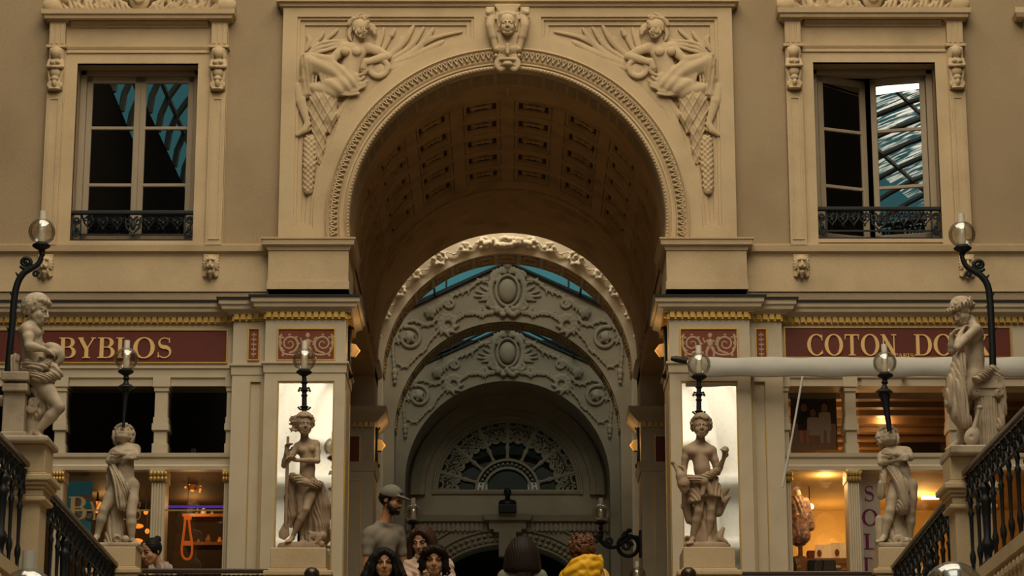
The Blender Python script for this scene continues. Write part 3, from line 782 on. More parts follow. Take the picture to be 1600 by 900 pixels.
# bracket pilaster under the bust
for (w, zt0, zt1) in ((0.20, zw(834, YE), z828), (0.125, zw(872, YE), zw(834, YE))): g.box(-w, w, YE - 0.16, YE, zt0, zt1)
for k in (-0.075, 0, 0.075): g.box(k - 0.02, k + 0.02, YE - 0.175, YE - 0.14, zw(872, YE), zw(838, YE))
structure(g.build('trim_29', M['plaster']))
g = MB()
for i in range(40):                          # rosette band of the door arch
    t = PI * (i + 0.5) / 40
    for rr in (0.09, 0.17):
        g.ball(((1.05 + rr) * math.cos(t), YE - 0.03, dz + (0.62 + rr) * math.sin(t)), (0.035, 0.03, 0.03), 7, 5)
for r_ in (0.03, 0.24, 0.40):
    L = [((1.05 + r_) * math.cos(PI * i / 40), YE - 0.02, dz + (0.62 + r_) * math.sin(PI * i / 40)) for i in range(41)]
    g.tube(L, 0.018, 6)
structure(g.build('trim_30', M['plaster'], smooth=True))
structure(MB().prism(fan, YE + 0.12, YE + 0.13).build('window_15', M['darkglass']))
# ------------------------------------------------------------------ upper windows
def sash(name, parent, hinge, w, z0, z1, ang, side, rows):
    """a casement leaf hinged at (x, y); side = +1 runs to +x from the hinge"""
    h = empty(name, (hinge[0], hinge[1], 0)); h.parent = parent
    fr_ = 0.055; g = MB()
    def bx(u0, u1, v0, v1, d0=-0.022, d1=0.022): g.box(min(side * u0, side * u1), max(side * u0, side * u1), d0, d1, v0, v1)
    bx(0, fr_, z0, z1); bx(w - fr_, w, z0, z1); bx(0, w, z1 - 0.065, z1); bx(0, w, z0, z0 + 0.08)
    zs_ = [z0 + 0.08] + rows + [z1 - 0.065]
    for r in rows: bx(0, w, r - 0.016, r + 0.016, -0.018, 0.018)
    f = g.build('sash_frame', M['wood'], None, bevel=0.006); f.parent = h
    for a, b in zip(zs_[:-1], zs_[1:]):
        p = MB().box(min(side * fr_, side * (w - fr_)), max(side * fr_, side * (w - fr_)), -0.003, 0.003, a, b).build('pane', M['pane']); p.parent = h
    h.rotation_euler = (0, 0, ang)
    return h
for n_, (a, b, c, d) in WIN.items():
    win = structure(empty('window_%d' % n_, ((a + b) / 2, 0.2, c)))
    g = MB()
    yf = 0.17
    fl, frr = a + 0.0, b - 0.0
    g.box(fl, fl + 0.06, yf, 0.30, c, d); g.box(frr - 0.06, frr, yf, 0.30, c, d); g.box(fl, frr, yf, 0.30, d - 0.05, d); g.box(fl, frr, yf - 0.03, 0.30, c, c + 0.05)
    g.build('window_frame', M['wood'], win, bevel=0.006)
    W_ = (frr - fl - 0.12); z0, z1 = c + 0.05, d - 0.05
    rows = [zw(289, 0.2), zw(200, 0.2)]
    if n_ == 1:
        for side, hx in ((1, fl + 0.06), (-1, frr - 0.06)):
            h = sash('sash', None, (hx, 0.215), W_ / 2, z0, z1, math.radians(0.4) * side, side, rows); h.parent = win; h.location = (hx - win.location.x, 0.215 - win.location.y, -win.location.z)
    else:
        for side, hx, w, an in ((1, fl + 0.06, W_ * 0.49, 20), (-1, frr - 0.06, W_ * 0.505, 13)):
            h = sash('sash', None, (hx, 0.215), w, z0, z1, math.radians(an) * side, side, rows); h.parent = win; h.location = (hx - win.location.x, 0.215 - win.location.y, -win.location.z)
    # curtain seen behind the half-open right window
    if n_ == 2:
        g = MB(); k = 40
        vs = []
        for i in range(k + 1):
            u = a + 0.10 + (0.42) * i / k; yy = 0.62 + 0.03 * math.sin(i * 1.3) + 0.012 * math.sin(i * 2.9)
            vs += [(u, yy, c), (u, yy, d)]
        g.add(vs, [(2 * i, 2 * i + 2, 2 * i + 3, 2 * i + 1) for i in range(k)])
        o = g.build('curtain', mat('grey_voile', (0.07, 0.06, 0.05), 0.9), None, smooth=True)
        tag(o, 'dark voile curtain hanging inside the half open upper window', 'curtain')
        sm = o.modifiers.new('thickness', 'SOLIDIFY'); sm.thickness = 0.004

# stone surrounds of the upper windows
HERM = []; LION = []
for n_, (a, b, c, d) in WIN.items():
    dx = 0 if n_ == 1 else None
    def q(px, py, Y=-0.03):                  # pixel of the left window, carried to the other window by its own offset
        return P(px, py, Y)
    if n_ == 1: X_ = lambda px, py=200, Y=-0.03: xw(px, py, Y)
    else: X_ = lambda px, py=200, Y=-0.03: (a + b) / 2 - ((WIN[1][0] + WIN[1][1]) / 2 - xw(px, py, Y)) * -1 if False else (a + b) / 2 + (xw(px, py, Y) - (WIN[1][0] + WIN[1][1]) / 2)
    dz_ = 0 if n_ == 1 else d - WIN[1][3]
    Z_ = lambda py, Y=-0.03: zw(py, Y) + dz_
    zbase = zw(384, -0.04)
    g = MB()
    # architrave with a raised outer fillet
    p0, p1 = a - 0.11, b + 0.11; zt_ = d + 0.10
    o_ = [(p0, zbase), (p0, zt_), (p1, zt_), (p1, zbase)]; h_ = [(b, zbase), (b, d), (a, d), (a, zbase)]
    g.prism([(p0, zbase), (p0, zt_), (p1, zt_), (p1, zbase), (b, zbase), (b, d), (a, d), (a, zbase)], -0.035, 0.02)
    g.prism([(p0 - 0.03, zbase), (p0 - 0.03, zt_ + 0.03), (p1 + 0.03, zt_ + 0.03), (p1 + 0.03, zbase), (p1, zbase), (p1, zt_), (p0, zt_), (p0, zbase)], -0.05, 0.02)
    g.box(a, b, -0.03, 0.2, c - 0.03, c + 0.004)
    structure(g.build('trim_31', M['stone']))
    # frieze board and its upper and lower mouldings
    xl, xr = X_(72), X_(353)
    zk0, zk1 = Z_(80), Z_(40)
    g = MB().prism([(xl, zbase), (xl, Z_(33)), (xr, Z_(33)), (xr, zbase), (b, zbase), (b, d), (a, d), (a, zbase)], -0.02, 0.02)
    g.mould([(X_(100), -0.02), (X_(322), -0.02)], [(-0.01, zt_ + 0.04), (0.02, zt_ + 0.04), (0.03, zt_ + 0.06), (0.03, zt_ + 0.075), (-0.01, zt_ + 0.075)])
    g.mould([(X_(104), -0.02), (X_(320), -0.02)], [(-0.01, zk1 - 0.02), (0.015, zk1 - 0.02), (0.03, zk1 + 0.01), (0.05, zk1 + 0.03), (-0.01, zk1 + 0.04)])
    structure(g.build('trim_32', M['stone']))
    # pilasters
    for (u0, u1) in ((72, 97), (327, 352)):
        e0, e1 = X_(u0), X_(u1)
        g = MB().box(e0, e1, -0.075, 0, zbase, Z_(148)).box(e0, e1, -0.06, 0, Z_(148), Z_(78))
        g.prism([(e0 + 0.02, zbase + 0.05), (e0 + 0.02, Z_(155)), (e1 - 0.02, Z_(155)), (e1 - 0.02, zbase + 0.05)], -0.083, -0.07, [[(e0 + 0.04, zbase + 0.06), (e0 + 0.04, Z_(158)), (e1 - 0.04, Z_(158)), (e1 - 0.04, zbase + 0.06)]])
        # upper fluted block and capital under the cornice
        g.box(e0, e1, -0.09, 0, Z_(74), Z_(38))
        for k in range(3):
            u = e0 + (e1 - e0) * (k + 0.5) / 3; g.box(u - 0.014, u + 0.014, -0.10, -0.08, Z_(72), Z_(42))
        g.mould([(e0, 0), (e0, -0.09), (e1, -0.09), (e1, 0)], [(-0.02, Z_(78)), (0.02, Z_(78)), (0.02, Z_(74)), (-0.02, Z_(74))])
        g.mould([(e0, 0), (e0, -0.09), (e1, -0.09), (e1, 0)], [(-0.02, Z_(38)), (0.01, Z_(38)), (0.025, Z_(34)), (0.04, Z_(31)), (0.04, Z_(28)), (-0.02, Z_(28))])
        structure(g.build('trim_33', M['stone']))
        HERM.append(((e0 + e1) / 2, Z_(112)))
        LION.append(((e0 + e1) / 2 - (0.02 if n_ == 1 else -0.02), zw(417, -0.02)))
    # cornice and the carved crest that stands on it
    e0, e1 = X_(72), X_(352)
    g = MB().mould([(e0, 0.0), (e0, -0.10), (e1, -0.10), (e1, 0.0)], [(-0.02, Z_(28, -0.15)), (0.045, Z_(28, -0.15)), (0.05, Z_(24, -0.15)), (0.07, Z_(22, -0.15)), (0.075, Z_(15, -0.15)), (-0.10, Z_(12, -0.15))])
    structure(g.build('trim_34', M['stone']))
    zc_ = Z_(14, -0.12); xm = (e0 + e1) / 2; w = (e1 - e0) / 2 + 0.05
    S = SDF((xm - w - 0.03, -0.17, zc_ - 0.02), (xm + w + 0.03, 0.0, zc_ + 0.34), 0.009)
    for k in (-1, 1):
        S.ell((xm + k * w * 0.93, -0.08, zc_ + 0.05), (0.10, 0.05, 0.07), 0.02); S.ell((xm + k * w * 0.80, -0.09, zc_ + 0.12), (0.05, 0.05, 0.06), 0.02)
        S.path(spiral((xm + k * w * 0.60, -0.08, zc_ + 0.08), 0.08, 0.02, PI / 2, 1.4 * k, 18), 0.022, 0.008)
        S.path(spiral((xm + k * w * 0.36, -0.08, zc_ + 0.10), 0.09, 0.02, PI, 1.4 * -k, 18), 0.024, 0.008)
        S.path(spiral((xm + k * w * 0.15, -0.08, zc_ + 0.16), 0.10, 0.02, -PI / 2, 1.2 * k, 18), 0.024, 0.008)
        for i in range(14):
            u = 0.12 + 0.055 * i
            S.cap((xm + k * w * u, -0.085, zc_ + 0.02), (xm + k * w * (u + 0.03), -0.10, zc_ + 0.05 + 0.03 * (i % 3)), 0.022, 0.012, 0.006)
    S.ell((xm, -0.09, zc_ + 0.12), (0.10, 0.05, 0.13), 0.02); S.ell((xm, -0.14, zc_ + 0.12), (0.06, 0.03, 0.08), 0.01)
    S.box((xm, -0.05, zc_ + 0.0), (w, 0.045, 0.018))
    o = S.mesh('carved_crest', M['carved'])
    tag(o, 'carved scrollwork crest on the cornice of the %s' % ('tall closed window with teal reflections' if n_ == 1 else 'tall half open window'), 'carving', 'carved window crests')
# a sliver of the next window's cornice at the right edge
g = MB(); e = xw(1592, 20, 0)
g.mould([(e, 0), (e, -0.1), (e + 0.9, -0.1)], [(-0.02, zw(26, -0.15)), (0.05, zw(26, -0.15)), (0.07, zw(20, -0.15)), (0.07, zw(12, -0.15)), (-0.1, zw(10, -0.15))])
g.box(e + 0.03, e + 0.2, -0.08, 0, zw(120, 0), zw(26, 0))
structure(g.build('trim_35', M['stone']))

# carved herms of the window pilasters
def make_herm(c, z):
    S = SDF((c - 0.11, -0.22, z - 0.24), (c + 0.11, -0.02, z + 0.23), 0.0055); u = 1 / 168.0
    y = -0.10
    S.ell((c, y - 0.02, z + 25 * u), (8 * u, 8 * u, 9.5 * u), 0.004); S.ell((c, y - 0.05, z + 24 * u), (2 * u, 3 * u, 3 * u), 0.006)
    S.path([(c - 8 * u, y, z + 20 * u), (c - 7.5 * u, y - .01, z + 31 * u), (c, y - .015, z + 35 * u), (c + 7.5 * u, y - .01, z + 31 * u), (c + 8 * u, y, z + 20 * u)], 3.2 * u, 0.004)
    S.ell((c, y, z + 9 * u), (10 * u, 8 * u, 9 * u), 0.01)
    for k in (-1, 1):
        S.ell((c + k * 4.5 * u, y - 0.045, z + 9 * u), 3.4 * u, 0.006)
        S.path([(c + k * 10 * u, y, z + 13 * u), (c + k * 11.5 * u, y - 0.02, z + 3 * u), (c + k * 2 * u, y - 0.055, z + 1 * u)], [3.2 * u, 3 * u, 2.5 * u], 0.006)
        S.path(spiral((c + k * 7 * u, y - 0.01, z - 27 * u), 5.5 * u, 1.2 * u, PI / 2 , k * 1.3, 14), 2.6 * u, 0.004)
        S.path([(c + k * 9 * u, y, z + 16 * u), (c + k * 11 * u, y + 0.01, z - 4 * u), (c + k * 8 * u, y + 0.01, z - 18 * u)], 2.4 * u, 0.004)
    S.ell((c, y, z - 6 * u), (8.5 * u, 8 * u, 9 * u), 0.008); S.ell((c, y - 0.01, z - 17 * u), (7 * u, 7 * u, 5 * u), 0.004)
    S.ell((c, y - 0.02, z - 25 * u), (4 * u, 6 * u, 6 * u), 0.006); S.ell((c, y - 0.02, z - 34 * u), (10 * u, 5 * u, 2.2 * u), 0.004)
    S.box((c, -0.06, z), (12 * u, 0.03, 34 * u), 0.008)
    return S.mesh('carved_herm', M['carved'])
labs = ['carved herm on the pilaster left of the teal reflecting window', 'carved herm on the pilaster between teal window and arch frame',
        'carved herm on the pilaster between arch frame and half open window', 'carved herm on the outer pilaster of the half open window']
h0 = make_herm(*HERM[0])
for i, (c, z) in enumerate(HERM):
    o = h0 if i == 0 else h0.copy()
    if i: COL.objects.link(o); o.location = (c - HERM[0][0], 0, z - HERM[0][1])
    tag(o, labs[i], 'carved figure', 'window herms')
def make_lion(c, z):
    S = SDF((c - 0.12, -0.17, z - 0.16), (c + 0.12, 0.0, z + 0.16), 0.0055); u = 1 / 168.0; y = -0.05
    S.box((c, -0.01, z + 2 * u), (12 * u, 0.03, 18 * u), 0.004)
    S.ell((c, y, z + 2 * u), (8.5 * u, 8 * u, 11 * u), 0.006)
    for i in range(13):
        a = PI * (-0.15 + 1.3 * i / 12); S.cap((c + 8 * u * math.cos(a), y, z + 2 * u + 9 * u * math.sin(a)), (c + 12 * u * math.cos(a), y + 0.01, z + 2 * u + 15 * u * math.sin(a)), 3 * u, 1.6 * u, 0.003)
    for k in (-1, 1):
        S.ell((c + k * 3.6 * u, y - 0.05, z + 5 * u), 2 * u, 0.004, 'sub'); S.ell((c + k * 3 * u, y - 0.055, z - 3 * u), 3.2 * u, 0.005)
        S.cap((c + k * 1.5 * u, y - 0.05, z + 9 * u), (c + k * 6.5 * u, y - 0.045, z + 8 * u), 1.5 * u, 1.5 * u, 0.003)
        S.cap((c + k * 4 * u, y - 0.02, z - 8 * u), (c + k * 8 * u, y, z - 17 * u), 3 * u, 1.5 * u, 0.004)
    S.cap((c, y - 0.05, z + 6 * u), (c, y - 0.065, z - 1 * u), 1.6 * u, 2.4 * u, 0.004)
    S.ell((c, y - 0.055, z - 7.5 * u), (3.5 * u, 4 * u, 2 * u), 0.003, 'sub'); S.cap((c, y - 0.03, z - 11 * u), (c, y - 0.01, z - 19 * u), 4 * u, 2 * u, 0.004)
    return S.mesh('mask_bracket', M['carved'])
labs = ['small carved lion mask below the sill, behind the left globe lamp', 'small carved lion mask under the sill between teal window and arch',
        'small carved lion mask under the sill between arch and half open window', 'small carved lion mask under the sill, behind the right globe lamp']
l0 = make_lion(*LION[0])
for i, (c, z) in enumerate(LION):
    o = l0 if i == 0 else l0.copy()
    if i: COL.objects.link(o); o.location = (c - LION[0][0], 0, z - LION[0][1])
    tag(o, labs[i], 'mask', 'lion mask brackets')

# iron grilles before the upper windows
for n_, (a, b, c, d) in WIN.items():
    zt_ = zw(328 if n_ == 1 else 322, 0); y = 0.04
    gr = empty('balcony_grille', ((a + b) / 2, y, c), 'low black iron scroll grille across the %s' % ('closed teal reflecting window' if n_ == 1 else 'half open window'), 'grille', 'window grilles')
    MB().box(a - 0.03, b, y - 0.03, y + 0.02, zt_ - 0.035, zt_).build('top_rail', M['iron'], gr, bevel=0.006)
    MB().box(a, b, y - 0.008, y + 0.008, zt_ - 0.235, zt_ - 0.22).box(a, b, y - 0.01, y + 0.01, c + 0.02, c + 0.035).build('lower_bar', M['iron'], gr)
    xm = (a + b) / 2; w = (b - a) / 2; zz = zt_ - 0.04
    def scroll_panel(x0, x1):
        g = MB(); k = max(2, int((x1 - x0) / 0.10)); st = (x1 - x0) / k
        for i in range(k):
            u = x0 + (i + 0.5) * st
            for s in (-1, 1):
                g.tube(spiral((u + s * 0.024, y, zz - 0.035), 0.026, 0.006, PI / 2, s * 1.3, 14), 0.008, 5)
                g.tube([(u + s * st * 0.5, y, zz), (u + s * 0.04, y, zz - 0.075), (u, y, zz - 0.125)], [0.008, 0.010, 0.006], 5)
            g.ball((u, y, zz - 0.075), (0.018, 0.012, 0.022), 7, 5); g.ball((u, y, zz - 0.13), (0.010, 0.010, 0.018), 6, 4)
        return g
    for (u0, u1) in ((a + 0.09, xm - 0.08), (xm + 0.08, b - 0.09)): scroll_panel(u0, u1).build('scroll_panel', M['iron'], gr, smooth=True)
    g = MB()
    for s in (-1, 1): 
        g.tube(spiral((xm + s * 0.045, y, zz - 0.06), 0.045, 0.008, PI / 2, s * 1.4, 16), 0.011, 6)
        g.tube([(xm + s * 0.07, y, zz - 0.02), (xm + s * 0.06, y, zz - 0.12), (xm, y, zz - 0.18)], [0.01, 0.012, 0.008], 6)
    g.ball((xm, y, zz - 0.10), (0.026, 0.016, 0.05), 8, 6); g.ball((xm, y, zz - 0.19), (0.014, 0.012, 0.022), 7, 5)
    g.build('rosette', M['iron'], gr, smooth=True)
    for s in (-1, 1):
        g = MB(); u = xm + s * (w - 0.045)
        g.box(u - 0.045, u - 0.032, y - 0.008, y + 0.008, c, zz).box(u + 0.032, u + 0.045, y - 0.008, y + 0.008, c, zz)
        g.tube(spiral((u, y, zz - 0.05), 0.036, 0.008, 0, s * 1.5, 16), 0.010, 6); g.tube(spiral((u, y, c + 0.09), 0.036, 0.008, 0, -s * 1.5, 16), 0.010, 6)
        g.tube([(u + s * 0.03, y, zz - 0.05), (u, y, (zz + c) / 2), (u - s * 0.03, y, c + 0.09)], 0.010, 6); g.ball((u, y, (zz + c) / 2), (0.02, 0.015, 0.03), 7, 5)
        g.build('end_scroll', M['iron'], gr, smooth=True)

# ------------------------------------------------------------------ reliefs of the spandrels
def head_sdf(S, c, H, f, u, sy=1.0, k=None, detail=1.0, wide=1.0):
    """a head of height H at centre c, facing f with crown direction u"""
    f = Vector(f).normalized(); u = Vector(u); u = (u - f * u.dot(f)).normalized(); r = f.cross(u).normalized(); c = Vector(c)
    R = [list(r), list(f), list(u)]; k = H * 0.06 if k is None else k
    def at(x, y, z): return c + r * x * H * wide + f * y * H + u * z * H
    S.ell(at(0, -0.07, 0.13), (0.33 * H * wide, 0.40 * H, 0.36 * H), k, R=R)
    S.ell(at(0, 0.12, -0.16), (0.265 * H * wide, 0.27 * H, 0.32 * H), k, R=R)
    S.ell(at(0, 0.24, -0.39), (0.13 * H, 0.12 * H, 0.105 * H), k, R=R)
    for s in (-1, 1):
        S.ell(at(s * 0.15, 0.23, -0.15), (0.13 * H, 0.12 * H, 0.14 * H), k, R=R)
        S.cap(at(s * 0.20, 0.05, -0.20), at(s * 0.10, 0.24, -0.38), 0.11 * H, 0.09 * H, k)
    for s in (-1, 1):
        S.ell(at(s * 0.145, 0.42, 0.015), (0.085 * H, 0.08 * H, 0.055 * H), k * 0.5, 'sub', R=R)
        S.cap(at(s * 0.06, 0.375, 0.085), at(s * 0.22, 0.29, 0.085), 0.035 * H, 0.03 * H, k * 0.5)
        S.ell(at(s * 0.14, 0.315, 0.012), (0.07 * H, 0.055 * H, 0.042 * H), k * 0.15, R=R)
        S.ell(at(s * 0.335 , -0.02, -0.04), (0.035 * H, 0.085 * H, 0.12 * H), k * 0.4, R=R)
        S.ell(at(s * 0.05, 0.41, -0.155), (0.04 * H, 0.05 * H, 0.035 * H), k * 0.3, R=R)
    S.cap(at(0, 0.37, 0.07), at(0, 0.47, -0.13), 0.035 * H, 0.052 * H, k * 0.4)
    S.cap(at(-0.075, 0.375, -0.262), at(0.075, 0.375, -0.262), 0.032 * H, 0.032 * H, k * 0.2)
    S.cap(at(-0.06, 0.365, -0.315), at(0.06, 0.365, -0.315), 0.036 * H, 0.036 * H, k * 0.2)
    S.cap(at(-0.08, 0.43, -0.288), at(0.08, 0.43, -0.288), 0.012 * H, 0.012 * H, k * 0.15, 'sub')
    return at
def hand_sdf(S, wrist, knuck, side, H, curl=0.5, palm_n=None, k=None):
    """hand of length ~0.75 H from wrist towards knuck, thumb on side; fingers curl about palm_n"""
    w = Vector(wrist); d = (Vector(knuck) - w).normalized(); n = Vector(palm_n) if palm_n is not None else Vector((0, -1, 0))
    n = (n - d * n.dot(d))
    n = n.normalized() if n.length > 1e-4 else d.orthogonal().normalized()
    t = d.cross(n).normalized() * side; k = H * 0.02 if k is None else k
    pl = 0.36 * H
    S.cap(w + d * 0.02 * H, w + d * pl * 0.9 + t * 0.07 * H, 0.085 * H, 0.075 * H, H * 0.05); S.cap(w, w + d * pl * 0.9 - t * 0.07 * H, 0.085 * H, 0.07 * H, H * 0.05)
    for i, (off, L_) in enumerate(((0.12, 0.33), (0.04, 0.37), (-0.04, 0.35), (-0.12, 0.28))):
        p = w + d * pl + t * off * H; L_ *= H; dd = d.copy(); rr = 0.043 * H
        for j in range(3):
            dd = (dd * math.cos(curl * 0.8) + n * math.sin(curl * 0.8)).normalized() if j or curl > 0.9 else (dd + n * curl * 0.4).normalized()
            q = p + dd * L_ * (0.42, 0.32, 0.26)[j]; S.cap(p, q, rr, rr * 0.92, k); p = q; rr *= 0.92
    p = w + d * 0.10 * H + t * 0.10 * H; q = p + (d * 0.6 + t * 0.7 + n * 0.3).normalized() * 0.17 * H
    e = q + (d * 0.9 + t * 0.1 + n * 0.5).normalized() * 0.16 * H
    S.cap(p, q, 0.06 * H, 0.048 * H, k * 2); S.cap(q, e, 0.048 * H, 0.04 * H, k)
YR = -0.047
def make_relief():
    u = 1 / 169.0
    lo = P(455, 306, YR); hi = P(735, 20, YR)
    S = SDF((lo.x - 0.02, YR - 0.16, lo.z), (hi.x, YR + 0.004, hi.z), 0.0066, ys=1.7)
    def R(px, py, d=0.0): q = P(px, py, YR); return Vector((q.x, YR - d, q.z))
    def pth(L, r, d=0.02, k=0.006, **kw): 
        pts = smooth_path([R(*p, d if len(p) == 2 else 0) if len(p) == 2 else R(*p) for p in L], 5)
        n = len(pts); rs = [r[0] + (r[1] - r[0]) * i / (n - 1) for i in range(n)] if isinstance(r, tuple) else r
        S.path(pts, [x * u for x in rs] if isinstance(rs, list) else rs * u, k, **kw)
    # reed leaves behind
    for L, r in (([(596, 98), (628, 70), (646, 42)], 4), ([(600, 100), (640, 75), (662, 44)], 3.5), ([(604, 102), (650, 80), (677, 46)], 4), ([(608, 102), (655, 85), (692, 66)], 5),
                 ([(606, 104), (650, 95), (690, 76)], 4.5), ([(640, 84), (680, 60), (722, 50)], 2.5), ([(592, 90), (605, 66), (614, 48)], 3), ([(588, 86), (596, 60), (600, 44)], 2.5),
                 ([(610, 108), (640, 100), (668, 88)], 5), ([(602, 106), (634, 92), (664, 66), (680, 58)], 3.5), ([(600, 108), (636, 100), (668, 92), (688, 84)], 4), ([(598, 100), (618, 80), (628, 58)], 3.2), ([(600, 104), (640, 84), (668, 60)], 3.2), ([(584, 84), (590, 64), (592, 50)], 2.2), ([(612, 112), (650, 104), (676, 82)], 3), ([(478, 80), (484, 66), (481, 56)], 3), ([(486, 74), (500, 60), (506, 50)], 2.5), ([(505, 66), (520, 54), (528, 46)], 2.5)):
        pts = smooth_path([R(p[0], p[1], 0.012) for p in L], 6); n = len(pts)
        S.path(pts, [u * r * (0.35 + 1.3 * math.sin(PI * (0.15 + 0.8 * i / n))) * 0.8 for i in range(n)], 0.004)
    S.cap(R(612, 56, .02), R(616, 48, .02), 4 * u, 3 * u, 0.004)
    # scarf sweeping behind the shoulder
    for off in (0, 6, 12): pth([(552, 50 + off * .6), (540, 64 + off * .4), (515, 66 + off), (495, 72 + off), (478, 92 + off * .5)], (2.4, 3.2), 0.02)
    # torso
    S.cap(R(556, 84, .03), R(549, 106, .03), 17 * u, 14.5 * u, .02); S.cap(R(549, 106, .03), R(545, 124, .03), 14.5 * u, 17 * u, .02)
    S.cap(R(538, 76, .03), R(574, 77, .03), 9.5 * u, 9.5 * u, .015); S.cap(R(557, 72, .04), R(560, 60, .055), 7 * u, 6.5 * u, .01)
    for p in ((540, 85), (558, 86)): S.ell(R(*p, .085), (7.5 * u, 0.05, 7.5 * u), .012)
    S.ell(R(547, 113, .105), (1.5 * u, .02, 1.8 * u), .004, 'sub')
    f = Vector((0.55, -0.8, -0.18)); at = head_sdf(S, R(563, 50, .085), 33 * u, f, (-.12, 0, 1), k=.006)
    # hair and wreath
    rnd = random.Random(3)
    for i in range(16):
        a = 0.15 + 2.6 * i / 15; c = R(560 + 15 * math.cos(a), 47 - 15 * math.sin(a), .07)
        S.cap(c, c + Vector((rnd.uniform(-.02, .05), -.02, rnd.uniform(.0, .045))), 4 * u, 2 * u, .004)
    for L in ([(575, 42), (583, 44), (588, 50)], [(577, 46), (584, 50), (586, 56)], [(550, 44), (546, 56), (549, 66)]): pth(L, (4, 2), .05)
    # arms
    S.path([R(576, 77, .035), R(592, 83, .045), R(606, 91, .05)], [8 * u, 7.5 * u, 6.5 * u], .012); S.path([R(606, 91, .055), R(588, 97, .075), R(572, 102, .085)], [6.5 * u, 6.2 * u, 5 * u], .01)
    S.path([R(572, 100, .085), R(568, 110, .085)], [5 * u, 4.5 * u], .008)
    for i in range(4): S.path([R(565 + 2.8 * i, 110, .085), R(565.5 + 3 * i, 117 - abs(i - 1.5), .08)], [1.8 * u, 1.5 * u], .002)
    S.path([R(537, 76, .035), R(528, 88, .05), R(519, 97, .06)], [8 * u, 7.5 * u, 6.5 * u], .012); S.path([R(519, 97, .065), R(501, 94, .07), R(486, 90, .07)], [6.5 * u, 6.2 * u, 4.3 * u], .01)
    S.ell(R(480, 90, .07), (7 * u, .03, 4 * u), .006)
    for i in range(3): S.cap(R(477, 88 + 2.4 * i, .07), R(471, 91 + 2.6 * i, .06), 1.8 * u, 1.4 * u, .002)
    # legs under drapery
    fold = lambda X, Y, Z: 0.0065 * np.sin(95 * (X * 0.55 + Z * 0.55) + 3 * np.sin(9 * X))
    S.path([R(542, 126, .03), R(515, 112, .05), R(484, 102, .07)], [17 * u, 16 * u, 12 * u], .02, disp=fold)
    S.path([R(484, 102, .07), R(478, 125, .05), R(478, 148, .03)], [12 * u, 9 * u, 8 * u], .015, disp=lambda X, Y, Z: 0.005 * np.sin(150 * X + 20 * Z))
    S.path([R(548, 132, .035), R(522, 140, .055), R(496, 143, .04)], [19 * u, 17 * u, 13 * u], .02, disp=fold)
    S.path([R(540, 140, .03), R(505, 148, .02), R(478, 152, .02)], [8 * u, 6 * u, 4 * u], .01)
    for L in ([(518, 104), (530, 124), (552, 137), (576, 130)], [(508, 110), (520, 134), (548, 146), (572, 138)], [(500, 112), (508, 138), (530, 150), (560, 146)], [(530, 110), (540, 126), (558, 131), (570, 124)], [(520, 107), (536, 116), (556, 122), (572, 118)], [(505, 112), (514, 142), (540, 152), (562, 150)], [(514, 106), (524, 130), (550, 142), (572, 134)]): pth(L, (3.0, 1.8), .075, .010)
    for x in (474, 479, 484, 489, 494): pth([(x + 4, 108), (x, 128), (x + 1, 150)], (1.6, 2.0), .055, .008)
    # bare lower leg and foot
    S.path([R(465, 138, .03), R(470, 160, .04), R(480, 192, .04)], [8 * u, 8.2 * u, 5 * u], .012); S.path([R(481, 196, .04), R(476, 206, .045), R(465, 213, .045)], [5.5 * u, 5 * u, 3 * u], .008)
    S.cap(R(490, 201, .03), R(463, 215, .03), 2.5 * u, 2.5 * u, .004)
    # urn and the water it pours
    S.path(spiral(R(592, 110, .06), 15 * u, 13 * u, 0, 1.0, 24), 4.5 * u, .004); S.ell(R(592, 112, .02), (17 * u, .08, 17 * u), .01); S.ell(R(592, 113, .11), (9 * u, .07, 8 * u), .01, 'sub')
    for i, L in enumerate(([(589, 118), (562, 142), (536, 185), (521, 230)], [(583, 118), (556, 142), (530, 180)], [(595, 120), (570, 142), (545, 178), (530, 212)], [(600, 118), (578, 140), (556, 166)])): pth(L, (4.5, 6), .02, .006)
    # net hanging under the figure and the fish-club below it
    net = lambda X, Y, Z: 0.022 * (np.maximum(np.cos(110 * (X * 0.75 + Z * 0.42)) - 0.55, 0) + np.maximum(np.cos(110 * (X * 0.75 - Z * 0.42)) - 0.55, 0)) * -1 + 0.006
    S.path([R(506, 160, .02), R(512, 185, .03), R(514, 206, .03)], [24 * u, 16 * u, 5 * u], .012, disp=net)
    S.path([R(494, 165, .02), R(500, 205, .03), R(500, 255, .02)], [14 * u, 12 * u, 5 * u], .012, disp=net)
    S.path([R(485, 222, .03), R(484, 260, .04), R(482, 296, .03)], [10 * u, 10 * u, 8 * u], .012, disp=lambda X, Y, Z: 0.009 * np.sin(120 * X) * np.sin(120 * Z)); S.ell(R(482, 300, .03), (7 * u, .04, 6 * u), .006)
    return S
S = make_relief()
o = S.mesh('relief_sculpture', M['stone']); tag(o, 'carved relief of a reclining woman with an urn, in the left arch spandrel', 'relief', 'spandrel reliefs')
o = S.mesh('relief_sculpture', M['stone'], mirror=0.0); o.location.x = 0.012; tag(o, 'carved relief of a reclining woman with an urn, in the right arch spandrel', 'relief', 'spandrel reliefs')

